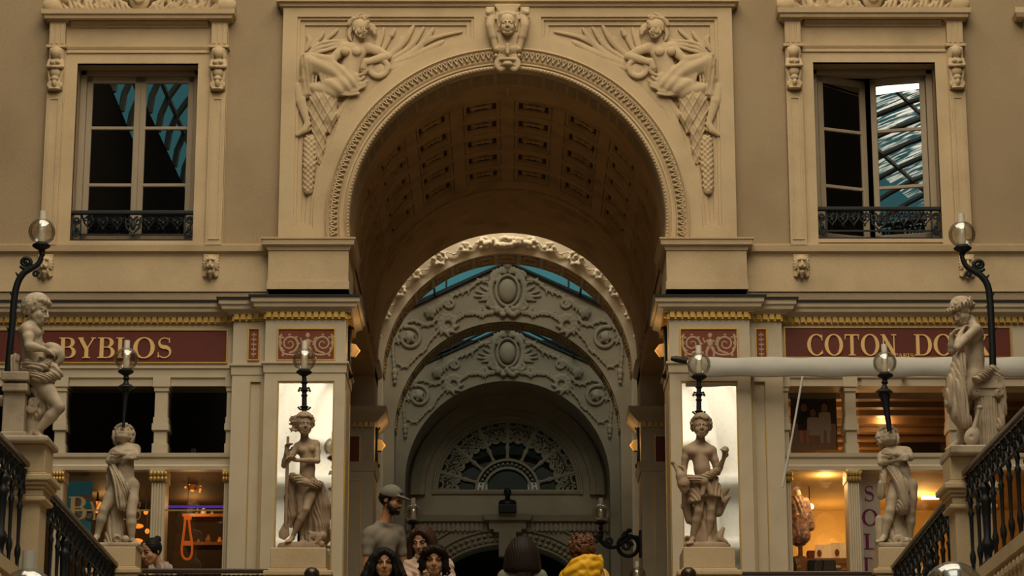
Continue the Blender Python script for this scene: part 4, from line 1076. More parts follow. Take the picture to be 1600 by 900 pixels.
# keystone mask
u = 1 / 166.0; yk = -0.17
def K(px, py, d=0.0): q = P(px, py, yk); return Vector((q.x, yk - d, q.z))
lo, hi = K(756, 118), K(830, 4)
S = SDF((lo.x, yk - 0.17, lo.z), (hi.x, -0.06, hi.z), 0.0058)
S.box(L3(K(793, 30), K(793, 90), .5) + Vector((0, 0.03, 0)), (14 * u, .05, 46 * u), .01)
for i in range(5): S.box(K(793, 11 + 3.2 * i, -.0), ((20 - 2.2 * i) * u, .05, 2.6 * u), .006)
at = head_sdf(S, K(793, 42, .05), 37 * u, (0, -1, -.12), (0, 0, 1), k=.007)
for s in (-1, 1):
    def k_(px, py, d=0.0): return K(793 + s * px, py, d)
    S.path([k_(2, 25, .07), k_(9, 27, .06), k_(13, 36, .03), k_(13, 48, .02)], [4 * u, 4.5 * u, 4 * u, 3 * u], .006)
    for i in range(4): S.cap(k_(11, 30 + i, .04), k_(16 + 2 * i, 18 + 4 * i, .03), 3 * u, 1.6 * u, .003)
    S.ell(k_(26, 20, .0), (7 * u, .05, 8 * u), .006); S.ell(k_(30, 22, .02), (5 * u, .04, 5 * u), .006)
    for i in range(5): S.cap(k_(22 + 2.5 * i, 14, .02), k_(21 + 3.2 * i, 29 + (i % 2) * 3, .03), 2.2 * u, 1.5 * u, .002)
    S.path(smooth_path([k_(25, 28), k_(27, 42, .02), k_(23, 58, .01), k_(18, 76, .0)], 5), [7 * u] * 6 + [6.5 * u] * 5 + [5 * u] * 5, .006)
    S.path([k_(17, 24), k_(18, 50), k_(14, 56), k_(13, 64)], 2.4 * u, .003)
    S.path(smooth_path([k_(15, 92), k_(17, 102), k_(11, 109), k_(4, 105)], 5), 4 * u, .004)
    S.ell(k_(17, 78), (5 * u, .04, 5 * u), .005); S.ell(k_(18, 88), (4 * u, .04, 4 * u), .004)
for i in range(9):
    a = PI * i / 8; S.cap(K(793, 78, .04), K(793 + 15 * math.cos(a), 80 + 8 * math.sin(a) - 4, .02), 4 * u, 2.5 * u, .003)
S.cap(K(793, 74, .05), K(793, 86, .06), 4 * u, 3 * u, .005); S.ell(K(793, 95, .02), (13 * u, .05, 4 * u), .005); S.ell(K(793, 102, .02), (9 * u, .05, 5 * u), .004)
o = S.mesh('keystone_mask', M['carved']); tag(o, 'carved keystone with a winged head and scrolls at top of great arch', 'keystone')
# small pendant fitting below the crown of the arch
c = P(793, 129, 0.35)
pf = empty('pendant_fitting', c, 'small pale plate and cone fitting under the crown of the arch', 'ceiling fitting')
MB().box(c.x - 0.10, c.x + 0.10, c.y - 0.05, c.y + 0.05, c.z - 0.012, c.z + 0.022).build('plate', M['stone'], pf)
MB().lathe(c, [(0.045, -0.008), (0.04, -0.025), (0.025, -0.03), (0.022, -0.075), (0.014, -0.085), (0.012, -0.115), (0.004, -0.125)], 14).build('cone', M['stone'], pf, smooth=True)
g = MB().tube([(c.x, c.y, c.z), (c.x, c.y, AZ + math.sqrt(AR ** 2 - c.x ** 2) + .01)], 0.012, 6); g.build('stem', M['stone'], pf)

# ------------------------------------------------------------------ stucco on the gables and the white arch
def stucco(plane, sc, parts, h, ys=1.0, depth=0.12, box=None):
    pass
def leafy(S, pts, r, rnd, leaf=2.2, every=3, k=0.01, curl=1.0):
    """a scroll stem with acanthus leaf lobes on both sides"""
    n = len(pts); r = r * .82
    S.path(pts, [r * (1.0 - 0.35 * i / n) for i in range(n)], k)
    for i in range(1, n - 1, every):
        t = (pts[i + 1] - pts[i - 1]); t.normalize(); nn = Vector((-t.z, 0, t.x))
        for sd in (-1, 1):
            L = r * leaf * rnd.uniform(0.7, 1.25)
            S.cap(pts[i], pts[i] + (nn * sd * 0.8 + t * 0.7) * L + Vector((0, -r * .5, 0)), r * 0.85, r * 0.38, k * .6)
GA = YG[1] - 0.005
def gpt(dx, py, s=1, d=0.0): q = P(793 + s * dx, py, GA); return Vector((q.x, GA - d, q.z))
gu = 1 / 119.0
def make_cartouche():
    lo, hi = gpt(-56, 502), gpt(56, 408)
    S = SDF((lo.x, GA - 0.17, lo.z), (hi.x, GA + 0.004, hi.z), 0.011)
    S.ell(gpt(0, 455, 1, .02), (14 * gu, .09, 19 * gu), .01)
    ring = [gpt(27 * math.cos(2 * PI * i / 24), 455 - 34 * math.sin(2 * PI * i / 24), 1, .02) for i in range(25)]; S.path(ring, 4.5 * gu, .01)
    ring = [gpt(18 * math.cos(2 * PI * i / 24), 455 - 24 * math.sin(2 * PI * i / 24), 1, .04) for i in range(25)]; S.path(ring, 2 * gu, .006)
    for s in (-1, 1):
        S.path(spiral(gpt(20, 432, s, .03), 8 * gu, 2 * gu, 0, s * 1.2, 16), 2.8 * gu, .006); S.path(spiral(gpt(24, 478, s, .03), 8 * gu, 2 * gu, PI, s * 1.2, 16), 2.8 * gu, .006)
        for i, (a, b, c_, d_) in enumerate(((28, 462, 50, 455), (28, 465, 52, 463), (28, 468, 44, 470), (29, 455, 42, 448), (24, 446, 36, 440))):
            S.cap(gpt(a, b, s, .02), gpt(c_, d_, s, .02), 3.5 * gu, 1.6 * gu, .006)
        for i in range(4): S.cap(gpt(4 + 3 * i, 426, s, .03), gpt(5 + 6 * i, 416 + i * 2.5, s, .03), 3.4 * gu, 2 * gu, .005)
    S.ell(gpt(0, 416, 1, .03), (6 * gu, .07, 7 * gu), .006)
    rnd = random.Random(5)
    for i in range(12): S.ell(gpt(rnd.uniform(-17, 17), 488 + rnd.uniform(-6, 6), 1, .04), (5 * gu, .05, 4.5 * gu), .006)
    return S
def make_scroll(upper):
    lo, hi = gpt(10, 606), gpt(188, 432)
    S = SDF((lo.x, GA - 0.12, lo.z), (hi.x, GA + 0.004, hi.z), 0.012); rnd = random.Random(9)
    def G(L, d=.02): return smooth_path([gpt(a, b, 1, d) for a, b in L], 5)
    if upper:
        leafy(S, G([(32, 438), (46, 440), (60, 452), (74, 458), (88, 464), (98, 472)]), 3.4 * gu, rnd, 2.4, 3)
        S.path(spiral(gpt(90, 474, 1, .02), 9 * gu, 2 * gu, .6, -1.3, 16), 2.6 * gu, .006)
        leafy(S, G([(98, 470), (108, 480), (116, 484), (122, 494)]), 4.2 * gu, rnd, 2.0, 2)
        S.ell(gpt(121, 489, 1, .03), (8 * gu, .06, 9 * gu), .01)
        for i in range(6): a = i * PI / 3; S.ell(gpt(121 + 7 * math.cos(a), 489 + 7 * math.sin(a), 1, .04), 3.2 * gu, .005)
        leafy(S, G([(110, 496), (118, 506), (130, 508), (144, 502), (160, 506), (172, 520), (170, 538)]), 3.2 * gu, rnd, 2.2, 3)
        S.path(spiral(gpt(153, 529, 1, .02), 19 * gu, 7 * gu, 1.2, 1.25, 26), 3 * gu, .006); S.ell(gpt(153, 529, 1, .04), (7 * gu, .05, 7 * gu), .008)
        for i in range(5): a = i * 2 * PI / 5; S.ell(gpt(153 + 7 * math.cos(a), 529 + 7 * math.sin(a), 1, .04), 3 * gu, .005)
        leafy(S, G([(176, 524), (179, 545), (178, 562), (177, 576)]), 3.0 * gu, rnd, 1.6, 3)
        for y, r in ((582, 5), (590, 4), (598, 3)): S.ell(gpt(176, y, 1, .02), (r * gu, .04, r * 1.2 * gu), .006)
    else:
        leafy(S, G([(20, 487), (32, 490), (42, 492), (56, 489), (70, 492), (80, 498)]), 3.6 * gu, rnd, 2.0, 2)
        S.path(spiral(gpt(40, 486, 1, .02), 7 * gu, 2 * gu, 0, 1.2, 14), 2.4 * gu, .005)
        S.path(spiral(gpt(94, 508, 1, .02), 15 * gu, 6 * gu, 2.4, -1.6, 26), 3.4 * gu, .006)
        for i in range(9): a = 2 * PI * i / 9; S.cap(gpt(94 + 12 * math.cos(a), 508 + 12 * math.sin(a), 1, .03), gpt(94 + 18 * math.cos(a + .3), 508 + 18 * math.sin(a + .3), 1, .03), 3.2 * gu, 1.8 * gu, .004)
        leafy(S, G([(104, 514), (114, 524), (124, 536), (130, 548), (142, 556), (150, 566), (160, 574), (172, 568)]), 2.8 * gu, rnd, 2.2, 3)
    return S
Sc, Su, Sl = make_cartouche(), make_scroll(True), make_scroll(False)
first = empty('gable_stucco', (0, GA, AZ), 'leafy stucco cartouche and garlands over the nearer grey gable arch', 'stucco ornament', 'gable stucco')
Sc.mesh('cartouche', M['plaster'], first)
for S, nm in ((Su, 'garland'), (Sl, 'vine')): S.mesh(nm, M['plaster'], first); S.mesh(nm, M['plaster'], first, mirror=0.0)
copy_tree(first, (0, GA + YG[2] - YG[1], AZ), None, 'leafy stucco cartouche and garlands over the farther grey gable arch')
# vine on the white arch, two halves
WA = YG[0] - 0.005; wu = 1 / 134.0
def apt(r, deg, d=0.02): a = math.radians(deg); return Vector((r * math.cos(a), WA - d, AZ + r * math.sin(a)))
S = SDF((0.0, WA - 0.10, AZ + 0.15), (1.80, WA + 0.004, AZ + 1.80), 0.011); rnd = random.Random(4)
pts = [apt(1.60 + 0.035 * math.sin(i * 1.05), 86 - i * 1.15) for i in range(66)]
leafy(S, pts, 0.013, rnd, 2.6, 2, .006)
for dg, r in ((80, .07), (72, .055), (60, .085), (48, .05), (38, .06), (26, .06), (16, .05)):
    S.path(spiral(apt(1.60, dg, .03), r, r * .25, math.radians(dg), 1.4, 20), 0.015, .006)
    for i in range(6): a = i * PI / 3; S.ell(apt(1.60, dg, .03) + Vector((r * .9 * math.cos(a), 0, r * .9 * math.sin(a))), .026, .005)
for i in range(9): S.ell(apt(1.58 + .05 * rnd.random(), 82 + rnd.uniform(-4, 6), .04), .032, .005)
for i in range(4): S.ell(apt(1.60, 13 - 1.6 * i, .02), (.022, .03, .03), .005)
wa = empty('arch_stucco', (0, WA, AZ + 1.6), 'pale stucco vine and flowers along the bright white arch under the vault', 'stucco ornament')
for mir in (None, 0.0): S.mesh('vine', M['whiteplaster'], wa, mirror=mir)
S = SDF((-0.2, WA - 0.12, AZ + 1.46), (0.2, WA + 0.004, AZ + 1.80), 0.010)
for i in range(14): S.ell((rnd.uniform(-.13, .13), WA - .04, AZ + 1.58 + rnd.uniform(-.05, .05)), (.045, .05, .04), .006)
S.mesh('flower_cluster', M['whiteplaster'], wa)

# volute consoles along the passage sides
def make_console(s):
    S = SDF((s * W2 - 0.02 if s < 0 else s * W2 - 0.30, 7.35, 4.2), (s * W2 + 0.30 if s < 0 else s * W2 + 0.02, 7.65, 5.35), 0.013)
    def q(o_, z): return Vector((s * (W2 - o_), 7.5, z))
    for dy in (-.07, 0, .07):
        S.path([p + Vector((0, dy, 0)) for p in [q(.12 + .11 * math.cos(t), 5.12 + .11 * math.sin(t)) for t in [PI + i * .4 for i in range(20)]]], [.035 - .001 * i for i in range(20)], .006)
    S.path(smooth_path([q(.02, 5.25), q(.22, 5.12), q(.10, 4.85), q(.04, 4.6), q(.08, 4.4)], 6), .065, .02)
    S.ell(q(.07, 4.36), (.08, .09, .08), .01)
    return S.mesh('volute_console', M['paint'])
for s in (-1, 1):
    k0 = make_console(s)
    for i, y in enumerate((7.5, 9.1, 11.0)):
        o = k0 if i == 0 else k0.copy()
        if i: COL.objects.link(o)
        o.location = (0, y - 7.5, 0)
        tag(o, 'scrolled stone console on the %s passage wall, %s from the great arch' % (('left', 'right')[s > 0], ('first', 'second', 'third')[i]), 'console', 'passage wall consoles')

# ------------------------------------------------------------------ fanlight grille and the bust under it
fg = empty('fanlight_grille', (0, YE, fz), 'semicircular grille of turned spokes and scrolls in the end wall fanlight', 'grille')
yg = YE + 0.05
M['grille'] = mat('grille_paint', (0.32, 0.28, 0.21), 0.7, var=0.3)
g = MB()
for i in range(19):
    a = PI * (i + 0.5) / 19
    g.ball((0.40 * math.cos(a), yg - .02, fz + 0.40 * math.sin(a)), (.022, .02, .022), 7, 5)
for r in (0.34, 0.46): g.arcband(0, fz, [(r - .018, yg - .03), (r + .018, yg - .03), (r + .018, yg + .02), (r - .018, yg + .02)], 0, PI, 32)
g.build('hub_ring', M['grille'], fg, smooth=True)
for i in range(7):
    a = PI * (i + 0.62) / 7.24; g = MB()
    c, s_ = math.cos(a), math.sin(a)
    prof = [(.47, .02), (.50, .045), (.53, .025), (.60, .032), (.66, .05), (.69, .03), (.74, .038), (.82, .055), (.85, .03), (.90, .045), (.97, .03), (1.04, .04)]
    prof = [(r * fr / 1.06, w) for r, w in prof]
    g.tube([(r * c, yg, fz + r * s_) for r, w in prof], [w * .8 for r, w in prof], 8); g.build('spoke', M['grille'], fg, smooth=True)
for i in range(8):
    a0 = PI * (i - 0.38 + 0.0) / 7.24 + (0 if i else PI * .38 / 7.24); a1 = min(PI, PI * (i + 0.62) / 7.24)
    a0 = max(0.0, a0); am = (a0 + a1) / 2; g = MB(); rnd = random.Random(i)
    for k in range(5 if a1 - a0 > .3 else 3):
        aa = a0 + (a1 - a0) * (k + .5) / (5 if a1 - a0 > .3 else 3)
        for r in (0.90, 0.76 + 0.06 * (k % 2)):
            r *= fr / 1.02
            g.tube(spiral((r * math.cos(aa), yg, fz + r * math.sin(aa)), .075, .015, aa, 1.5 * (-1) ** k, 14), .020, 6)
            g.ball((r * math.cos(aa) * .96, yg, fz + r * math.sin(aa) * .96), (.03, .02, .03), 7, 5)
    g.arcband(0, fz, [(fr - .03, yg - .02), (fr, yg - .02), (fr, yg + .02), (fr - .03, yg + .02)], a0, a1, 8)
    g.build('scroll_panel', M['grille'], fg, smooth=True)
# what shows through it: a pale lit window of the building behind
c = P(750, 748, YE + 1.5)
g = MB()
M['daylight'] = mat('daylit_opening', (0.1, 0.1, 0.1), 0.5, emit=(1.0, 0.9, 0.72), estr=0.55)
for sgn in (-1, 1): 
    x = sgn * 0.40; g.box(x - .09, x + .09, YE + 1.55, YE + 1.58, fz + .02, fz + .40)
structure(g.build('window_16', M['daylight']))
bc = P(793, 803, YE - 0.2)
bu = 1 / 107.0
b = empty('bust', bc, 'dark bronze bust on a block below the fanlight', 'bust')
MB().box(bc.x - 14 * bu, bc.x + 14 * bu, bc.y - .12, bc.y + .12, bc.z, bc.z + 13 * bu).build('block', M['bronze'], b, bevel=.01)
S = SDF((bc.x - .2, bc.y - .18, bc.z + 11 * bu), (bc.x + .2, bc.y + .18, bc.z + 42 * bu), 0.009)
S.ell(bc + Vector((0, 0, 15 * bu)), (13 * bu, .10, 8 * bu), .02); S.cap(bc + Vector((-9 * bu, 0, 17 * bu)), bc + Vector((9 * bu, 0, 17 * bu)), 5 * bu, 5 * bu, .02)
S.cap(bc + Vector((0, 0, 20 * bu)), bc + Vector((0, -.01, 27 * bu)), 4 * bu, 4 * bu, .01); head_sdf(S, bc + Vector((0, -.02, 33 * bu)), 17 * bu, (0, -1, 0), (0, 0, 1))
S.mesh('bronze_figure', M['bronze'], b)

# ------------------------------------------------------------------ painted panels, signs, mirrors, sconces
def framed(name, px0, px1, py0, py1, Y, s, m, label, cat, group=None, fr_=0.012, pm=True):
    x0, x1 = sorted((xw(mx(px0, s) if pm else px0, (py0 + py1) / 2, Y), xw(mx(px1, s) if pm else px1, (py0 + py1) / 2, Y))); z1, z0 = zw(py0, Y), zw(py1, Y)
    o = empty(name, ((x0 + x1) / 2, Y, z0), label, cat, group)
    MB().box(x0, x1, Y - 0.006, Y + 0.002, z0, z1).build('board', m, o)
    g = MB().prism([(x0 - fr_, z0 - fr_), (x0 - fr_, z1 + fr_), (x1 + fr_, z1 + fr_), (x1 + fr_, z0 - fr_)], Y - 0.016, Y + 0.002, [[(x0, z0), (x0, z1), (x1, z1), (x1, z0)]])
    g.build('gilt_frame', M['gold'], o)
    return o, x0, x1, z0, z1
for s in (-1, 1):
    sd = 'left' if s < 0 else 'right'
    shop = 'mirror behind the robed female statue' if s < 0 else 'mirror behind the jug carrying boy statue'
    o, x0, x1, z0, z1 = framed('painted_panel', 435, 522, 515, 562, YP - 0.002, s, M['redworn'], 'red panel with pale putto scrollwork above the ' + shop, 'painted panel', 'wide red scroll panels')
    g = MB(); xm = (x0 + x1) / 2; y = YP - 0.009; H = z1 - z0
    for k in (-1, 1):
        g.tube(spiral((xm + k * .15, y, z0 + H * .52), H * .30, H * .05, -PI / 2 , -k * 1.7, 30), [.011 - .00022 * i for i in range(31)], 6, flat=.4)
        g.tube(smooth_path([(xm + k * .05, y, z0 + H * .25), (xm + k * .10, y, z0 + H * .16), (xm + k * .2, y, z0 + H * .2), (xm + k * .24, y, z0 + H * .5), (xm + k * .225, y, z0 + H * .85)], 5), .009, 6, flat=.4)
        for t in range(7):
            a = t * .8; g.ball((xm + k * .15 + H * .3 * math.cos(a), y, z0 + H * .52 + H * .3 * math.sin(a)), (.014, .003, .010), 6, 4)
        for t in range(4): g.ball((xm + k * (.21 + .01 * t), y, z0 + H * (.15 + .2 * t)), (.012, .003, .016), 6, 4)
    fx = xm + 0.012
    g.ball((fx, y, z0 + H * .80), (.020, .005, .024), 9, 6); g.ball((fx, y, z0 + H * .55), (.026, .005, .04), 9, 6)
    for k in (-1, 1):
        g.tube([(fx + k * .018, y, z0 + H * .64), (fx + k * .05, y, z0 + H * .56), (fx + k * .065, y, z0 + H * .72)], [.011, .009, .007], 6, flat=.4)
        g.tube([(fx + k * .012, y, z0 + H * .42), (fx + k * .035, y, z0 + H * .26), (fx + k * .03, y, z0 + H * .10)], [.015, .012, .008], 6, flat=.4)
    g.build('scrollwork', M['rinceau'], o, smooth=True)
    o, x0, x1, z0, z1 = framed('painted_panel', 389, 404, 515, 562, YS - 0.002, s, M['redworn'], 'narrow upright red panel between the %s and the wide red panel' % ('left shop sign' if s < 0 else 'right shop sign'), 'painted panel', 'narrow red panels', .010)
    g = MB(); xm = (x0 + x1) / 2; H = z1 - z0; y = YS - .009
    g.tube([(xm, y, z0 + .02), (xm, y, z1 - .02)], .004, 5, flat=.5)
    for t in range(5):
        for k in (-1, 1): g.ball((xm + k * .014, y, z0 + H * (.18 + .16 * t)), (.011, .003, .009), 6, 4)
        g.ball((xm, y, z0 + H * (.14 + .17 * t)), (.008, .003, .012), 6, 4)
    g.build('scrollwork', M['rinceau'], o, smooth=True)
    # mirror set in the pier
    a, b, z0, z1 = MIR[s]; Y = YP + 0.04
    o = empty('mirror', ((a + b) / 2, Y, z0), 'tall gilt edged mirror in the pier behind the ' + ('robed female statue' if s < 0 else 'jug carrying boy statue'), 'mirror', 'pier mirrors')
    MB().box(a + .004, b - .004, Y - .008, Y, z0 + .004, z1 - .004).build('mirror_glass', M['mirror'], o)
    MB().prism([(a, z0), (a, z1), (b, z1), (b, z0)], Y - .03, Y - .004, [[(a + .012, z0 + .012), (a + .012, z1 - .012), (b - .012, z1 - .012), (b - .012, z0 + .012)]]).build('gilt_frame', M['gold'], o)
# sconces on the inner faces of the piers
def make_sconce(c, s, label):
    o = empty('wall_sconce', c, label, 'wall lamp', 'passage sconces')
    MB().box(min(c[0], c[0] - s * .025), max(c[0], c[0] - s * .025), c[1] - .09, c[1] + .09, c[2] - .25, c[2] + .22).build('back_plate', M['iron'], o, bevel=.01)
    g = MB(); g.tube([(c[0] - s * .02, c[1], c[2] - .06), (c[0] - s * .05, c[1], c[2] - .07), (c[0] - s * .05, c[1], c[2] - .02)], .012, 6)
    for dz in (.2, -.23): MB().ball((c[0] - s * .03, c[1], c[2] + dz), (.02, .05, .03), 8, 6).build('finial', M['iron'], o, smooth=True)
    g.build('arm', M['iron'], o, smooth=True)
    c2 = Vector((c[0] - s * .045, c[1], c[2]))
    MB().tube([c2 + Vector((s * .03, 0, -.05)), c2 + Vector((-s * .0, 0, -.035)), c2 + Vector((-s * .02, 0, .0)), c2 + Vector((s * .0, 0, .04)), c2 + Vector((s * .03, 0, .06))], [.012, .035, .045, .03, .012], 14).build('lamp_shade', M['sconce'], o, smooth=True)
def vault_fill(c, s, e):  # unseen point fill beside each sconce, added to warm the vault
    d = bpy.data.lights.new('vault_fill', 'POINT'); d.energy = e; d.color = (1.0, .60, .25); d.shadow_soft_size = .06
    l = bpy.data.objects.new('vault_fill', d); COL.objects.link(l); l.location = (c[0] - s * .20, c[1], c[2] + .02)
M['sconce'] = mat('lit_amber_shade', (0.6, 0.32, 0.10), 0.5, emit=(1.0, 0.45, 0.10), estr=0.35)
for s in (-1, 1):
    sd = ('left', 'right')[s > 0]
    vault_fill((s * AR, 0.15, zw(548, .1)), s, 2.4); vault_fill((s * AR, 5.1, zw(696, 5.1)), s, 1.6)
    make_sconce(Vector((s * (AR - .001), 0.1, zw(548, .1))), s, 'amber sconce on a black plate, inside the front %s pier' % sd)
    make_sconce(Vector((s * (AR - .001), 5.1, zw(696, 5.1))), s, 'amber sconce on a black plate, inside the rear %s pier' % sd)
# ------------------------------------------------------------------ serif lettering, built stroke by stroke (cap height 1)
def _ribbon(pts, ws):
    n = len(pts); L, R = [], []
    for i in range(n):
        a = Vector(pts[max(0, i - 1)]); b = Vector(pts[min(n - 1, i + 1)]); t = (b - a).normalized(); nn = Vector((-t.y, t.x))
        w = ws[i] if isinstance(ws, (list, tuple)) else ws; p = Vector(pts[i]); L.append(p + nn * w / 2); R.append(p - nn * w / 2)
    return [[L[i], L[i + 1], R[i + 1], R[i]] for i in range(n - 1)]
def _bar(a, b, w): return _ribbon([Vector(a), Vector(b)], w)
def _arc(cx, cy, rx, ry, a0, a1, thick, thin, n=26):
    pts, ws = [], []
    for i in range(n + 1):
        a = math.radians(a0 + (a1 - a0) * i / n); pts.append(Vector((cx + rx * math.cos(a), cy + ry * math.sin(a))))
        ws.append(thin + (thick - thin) * abs(math.cos(a)) ** 1.6)
    return _ribbon(pts, ws)
T, t_ = 0.17, 0.05
def _stem(x, w=T, y0=0.0, y1=1.0, serif=True, s=0.09):
    q = _bar((x, y0), (x, y1), w)
    if serif:
        for y in (y0 + t_ / 2, y1 - t_ / 2): q += _bar((x - w / 2 - s, y), (x + w / 2 + s, y), t_)
    return q
def glyph(ch):
    """(polygons, advance width)"""
    if ch == 'B': return _stem(.18) + _bar((.18, .975), (.42, .975), t_) + _bar((.18, .53), (.44, .53), t_) + _bar((.18, .025), (.44, .025), t_) + _arc(.42, .755, .19, .21, 90, -90, T, t_) + _arc(.44, .28, .23, .25, 90, -90, T, t_), .74
    if ch == 'P': return _stem(.18) + _bar((.18, .975), (.42, .975), t_) + _bar((.18, .47), (.42, .47), t_) + _arc(.42, .725, .20, .245, 90, -90, T, t_), .66
    if ch == 'R': return _stem(.18) + _bar((.18, .975), (.42, .975), t_) + _bar((.18, .50), (.42, .50), t_) + _arc(.42, .74, .19, .23, 90, -90, T, t_) + _bar((.40, .50), (.66, .02), T * .9) + _bar((.58, .025), (.76, .025), t_), .76
    if ch == 'Y': return _stem(.42, T, 0, .46, False) + _bar((.25, .025), (.59, .025), t_) + _bar((.14, .98), (.42, .42), T) + _bar((.72, .98), (.43, .42), .06) + _bar((.03, .975), (.28, .975), t_) + _bar((.60, .975), (.82, .975), t_), .84
    if ch == 'L': return _stem(.18) + _bar((.18, .025), (.60, .025), t_) + _ribbon([Vector((.60, .0)), Vector((.62, .26))], [.10, .02]), .70
    if ch == 'O': return _arc(.47, .5, .38, .49, 0, 360, T * 1.08, t_, 44), .94
    if ch == 'C': return _arc(.48, .5, .39, .49, 48, 312, T * 1.08, t_, 36) + _ribbon([Vector((.76, .98)), Vector((.76, .70))], [.04, .06]) + _ribbon([Vector((.76, .10)), Vector((.77, .26))], [.08, .02]), .84
    if ch == 'D': return _stem(.18) + _bar((.18, .975), (.44, .975), t_) + _bar((.18, .025), (.44, .025), t_) + _arc(.42, .5, .36, .475, 90, -90, T * 1.05, t_), .90
    if ch == 'U': return _bar((.18, .98), (.18, .30), T) + _bar((.70, .98), (.70, .32), .06) + _arc(.44, .31, .26, .285, 180, 360, .11, t_) + _bar((.02, .975), (.34, .975), t_) + _bar((.58, .975), (.82, .975), t_), .86
    if ch == 'N': return _bar((.16, 0), (.16, .98), .06) + _bar((.16, .96), (.70, .04), T) + _bar((.70, .0), (.70, .98), .06) + _bar((.03, .025), (.29, .025), t_) + _bar((.57, .975), (.83, .975), t_) + _bar((.02, .975), (.2, .975), t_), .88
    if ch == 'T': return _stem(.40, T, 0, 1, False) + _bar((.22, .025), (.58, .025), t_) + _bar((.06, .97), (.74, .97), .06) + _ribbon([Vector((.07, .99)), Vector((.05, .74))], [.08, .02]) + _ribbon([Vector((.73, .99)), Vector((.75, .74))], [.08, .02]), .80
    if ch == 'E': return _stem(.18) + _bar((.18, .97), (.60, .97), .06) + _bar((.18, .52), (.48, .52), t_) + _bar((.18, .03), (.62, .03), .06) + _ribbon([Vector((.59, .99)), Vector((.61, .76))], [.08, .02]) + _ribbon([Vector((.61, .0)), Vector((.64, .26))], [.09, .02]) + _bar((.48, .42), (.48, .62), .04), .70
    if ch == 'I': return _stem(.20), .40
    if ch == 'A': return _bar((.10, .02), (.42, .99), .06) + _bar((.42, .99), (.76, .02), T) + _bar((.2, .34), (.62, .34), t_) + _bar((.0, .025), (.22, .025), t_) + _bar((.62, .025), (.9, .025), t_), .88
    if ch == 'X': return _bar((.14, .98), (.70, .02), T) + _bar((.68, .98), (.14, .02), .06) + _bar((.02, .975), (.30, .975), t_) + _bar((.56, .975), (.80, .975), t_) + _bar((.02, .025), (.26, .025), t_) + _bar((.56, .025), (.84, .025), t_), .84
    if ch == 'S':
        pts, ws = [], []
        for i in range(41):
            u = i / 40
            if u < .5: a = math.radians(40 + (270 - 40) * u * 2); p = (.36 + .23 * math.cos(a), .755 + .22 * math.sin(a))
            else: a = math.radians(90 - (90 + 140) * (u - .5) * 2); p = (.36 + .26 * math.cos(a), .275 + .26 * math.sin(a))
            pts.append(Vector(p)); ws.append(t_ + (T * 1.1 - t_) * math.exp(-((u - .5) / .17) ** 2))
        return _ribbon(pts, ws) + _ribbon([Vector((.57, .99)), Vector((.57, .74))], [.03, .05]) + _ribbon([Vector((.11, .02)), Vector((.10, .28))], [.06, .03]), .72
    return [], .4
def letters(text, x, y, z, h, m, parent=None, name='lettering', depth=0.012, width=None, gap=0.06):
    """text with its left foot at (x, z), facing -y; if width is given the line is set to it"""
    adv = sum(glyph(c)[1] for c in text) + gap * (len(text) - 1); sx = h if width is None else width / adv
    for c in text:
        polys, w = glyph(c); g = MB()
        for qi, q in enumerate(polys):
            a = [(x + p.x * sx, z + p.y * h) for p in q]
            vs = [(p[0], y - depth - qi * 4e-5, p[1]) for p in a] + [(p[0], y + qi * 4e-5, p[1]) for p in a]
            g.add(vs, [(0, 1, 2, 3), (7, 6, 5, 4)] + [(i, (i + 1) % 4, 4 + (i + 1) % 4, 4 + i) for i in range(4)])
        x += (w + gap) * sx
        g.build('letter', m, parent)
# the two shop signs
for s, x0p, x1p in ((-1, -60, 354), (1, 1227, 1578)):
    Y = YB - 0.004
    o, x0, x1, z0, z1 = framed('shop_sign', x0p, x1p, 517 if s < 0 else 513, 566 if s < 0 else 558, Y, s, M['red'],
        'dark red shop sign with gold serif lettering, over the left shopfront' if s < 0 else 'dark red shop sign with gold serif lettering, over the right shopfront awning', 'shop sign', 'red shop signs', pm=False)
    if s < 0:
        xa, xb = xw(92, 545, Y), xw(270, 545, Y); za_, zb_ = zw(560, Y), zw(528, Y)
        letters('BYBLOS', xa, Y - .006, za_, zb_ - za_, M['goldpaint'], o, width=xb - xa)
    else:
        za_, zb_ = zw(556, Y), zw(523, Y)
        xa, xb = xw(1261, 540, Y), xw(1402, 540, Y); letters('COTON', xa, Y - .006, za_, zb_ - za_, M['goldpaint'], o, width=xb - xa)
        xa, xb = xw(1428, 540, Y), xw(1546, 540, Y); letters('DOUX', xa, Y - .006, za_, zb_ - za_, M['goldpaint'], o, width=xb - xa)
        xa, xb = xw(1397, 556, Y), xw(1427, 556, Y); letters('PARIS', xa, Y - .006, zw(559, Y), .036, M['goldpaint'], o, width=xb - xa)
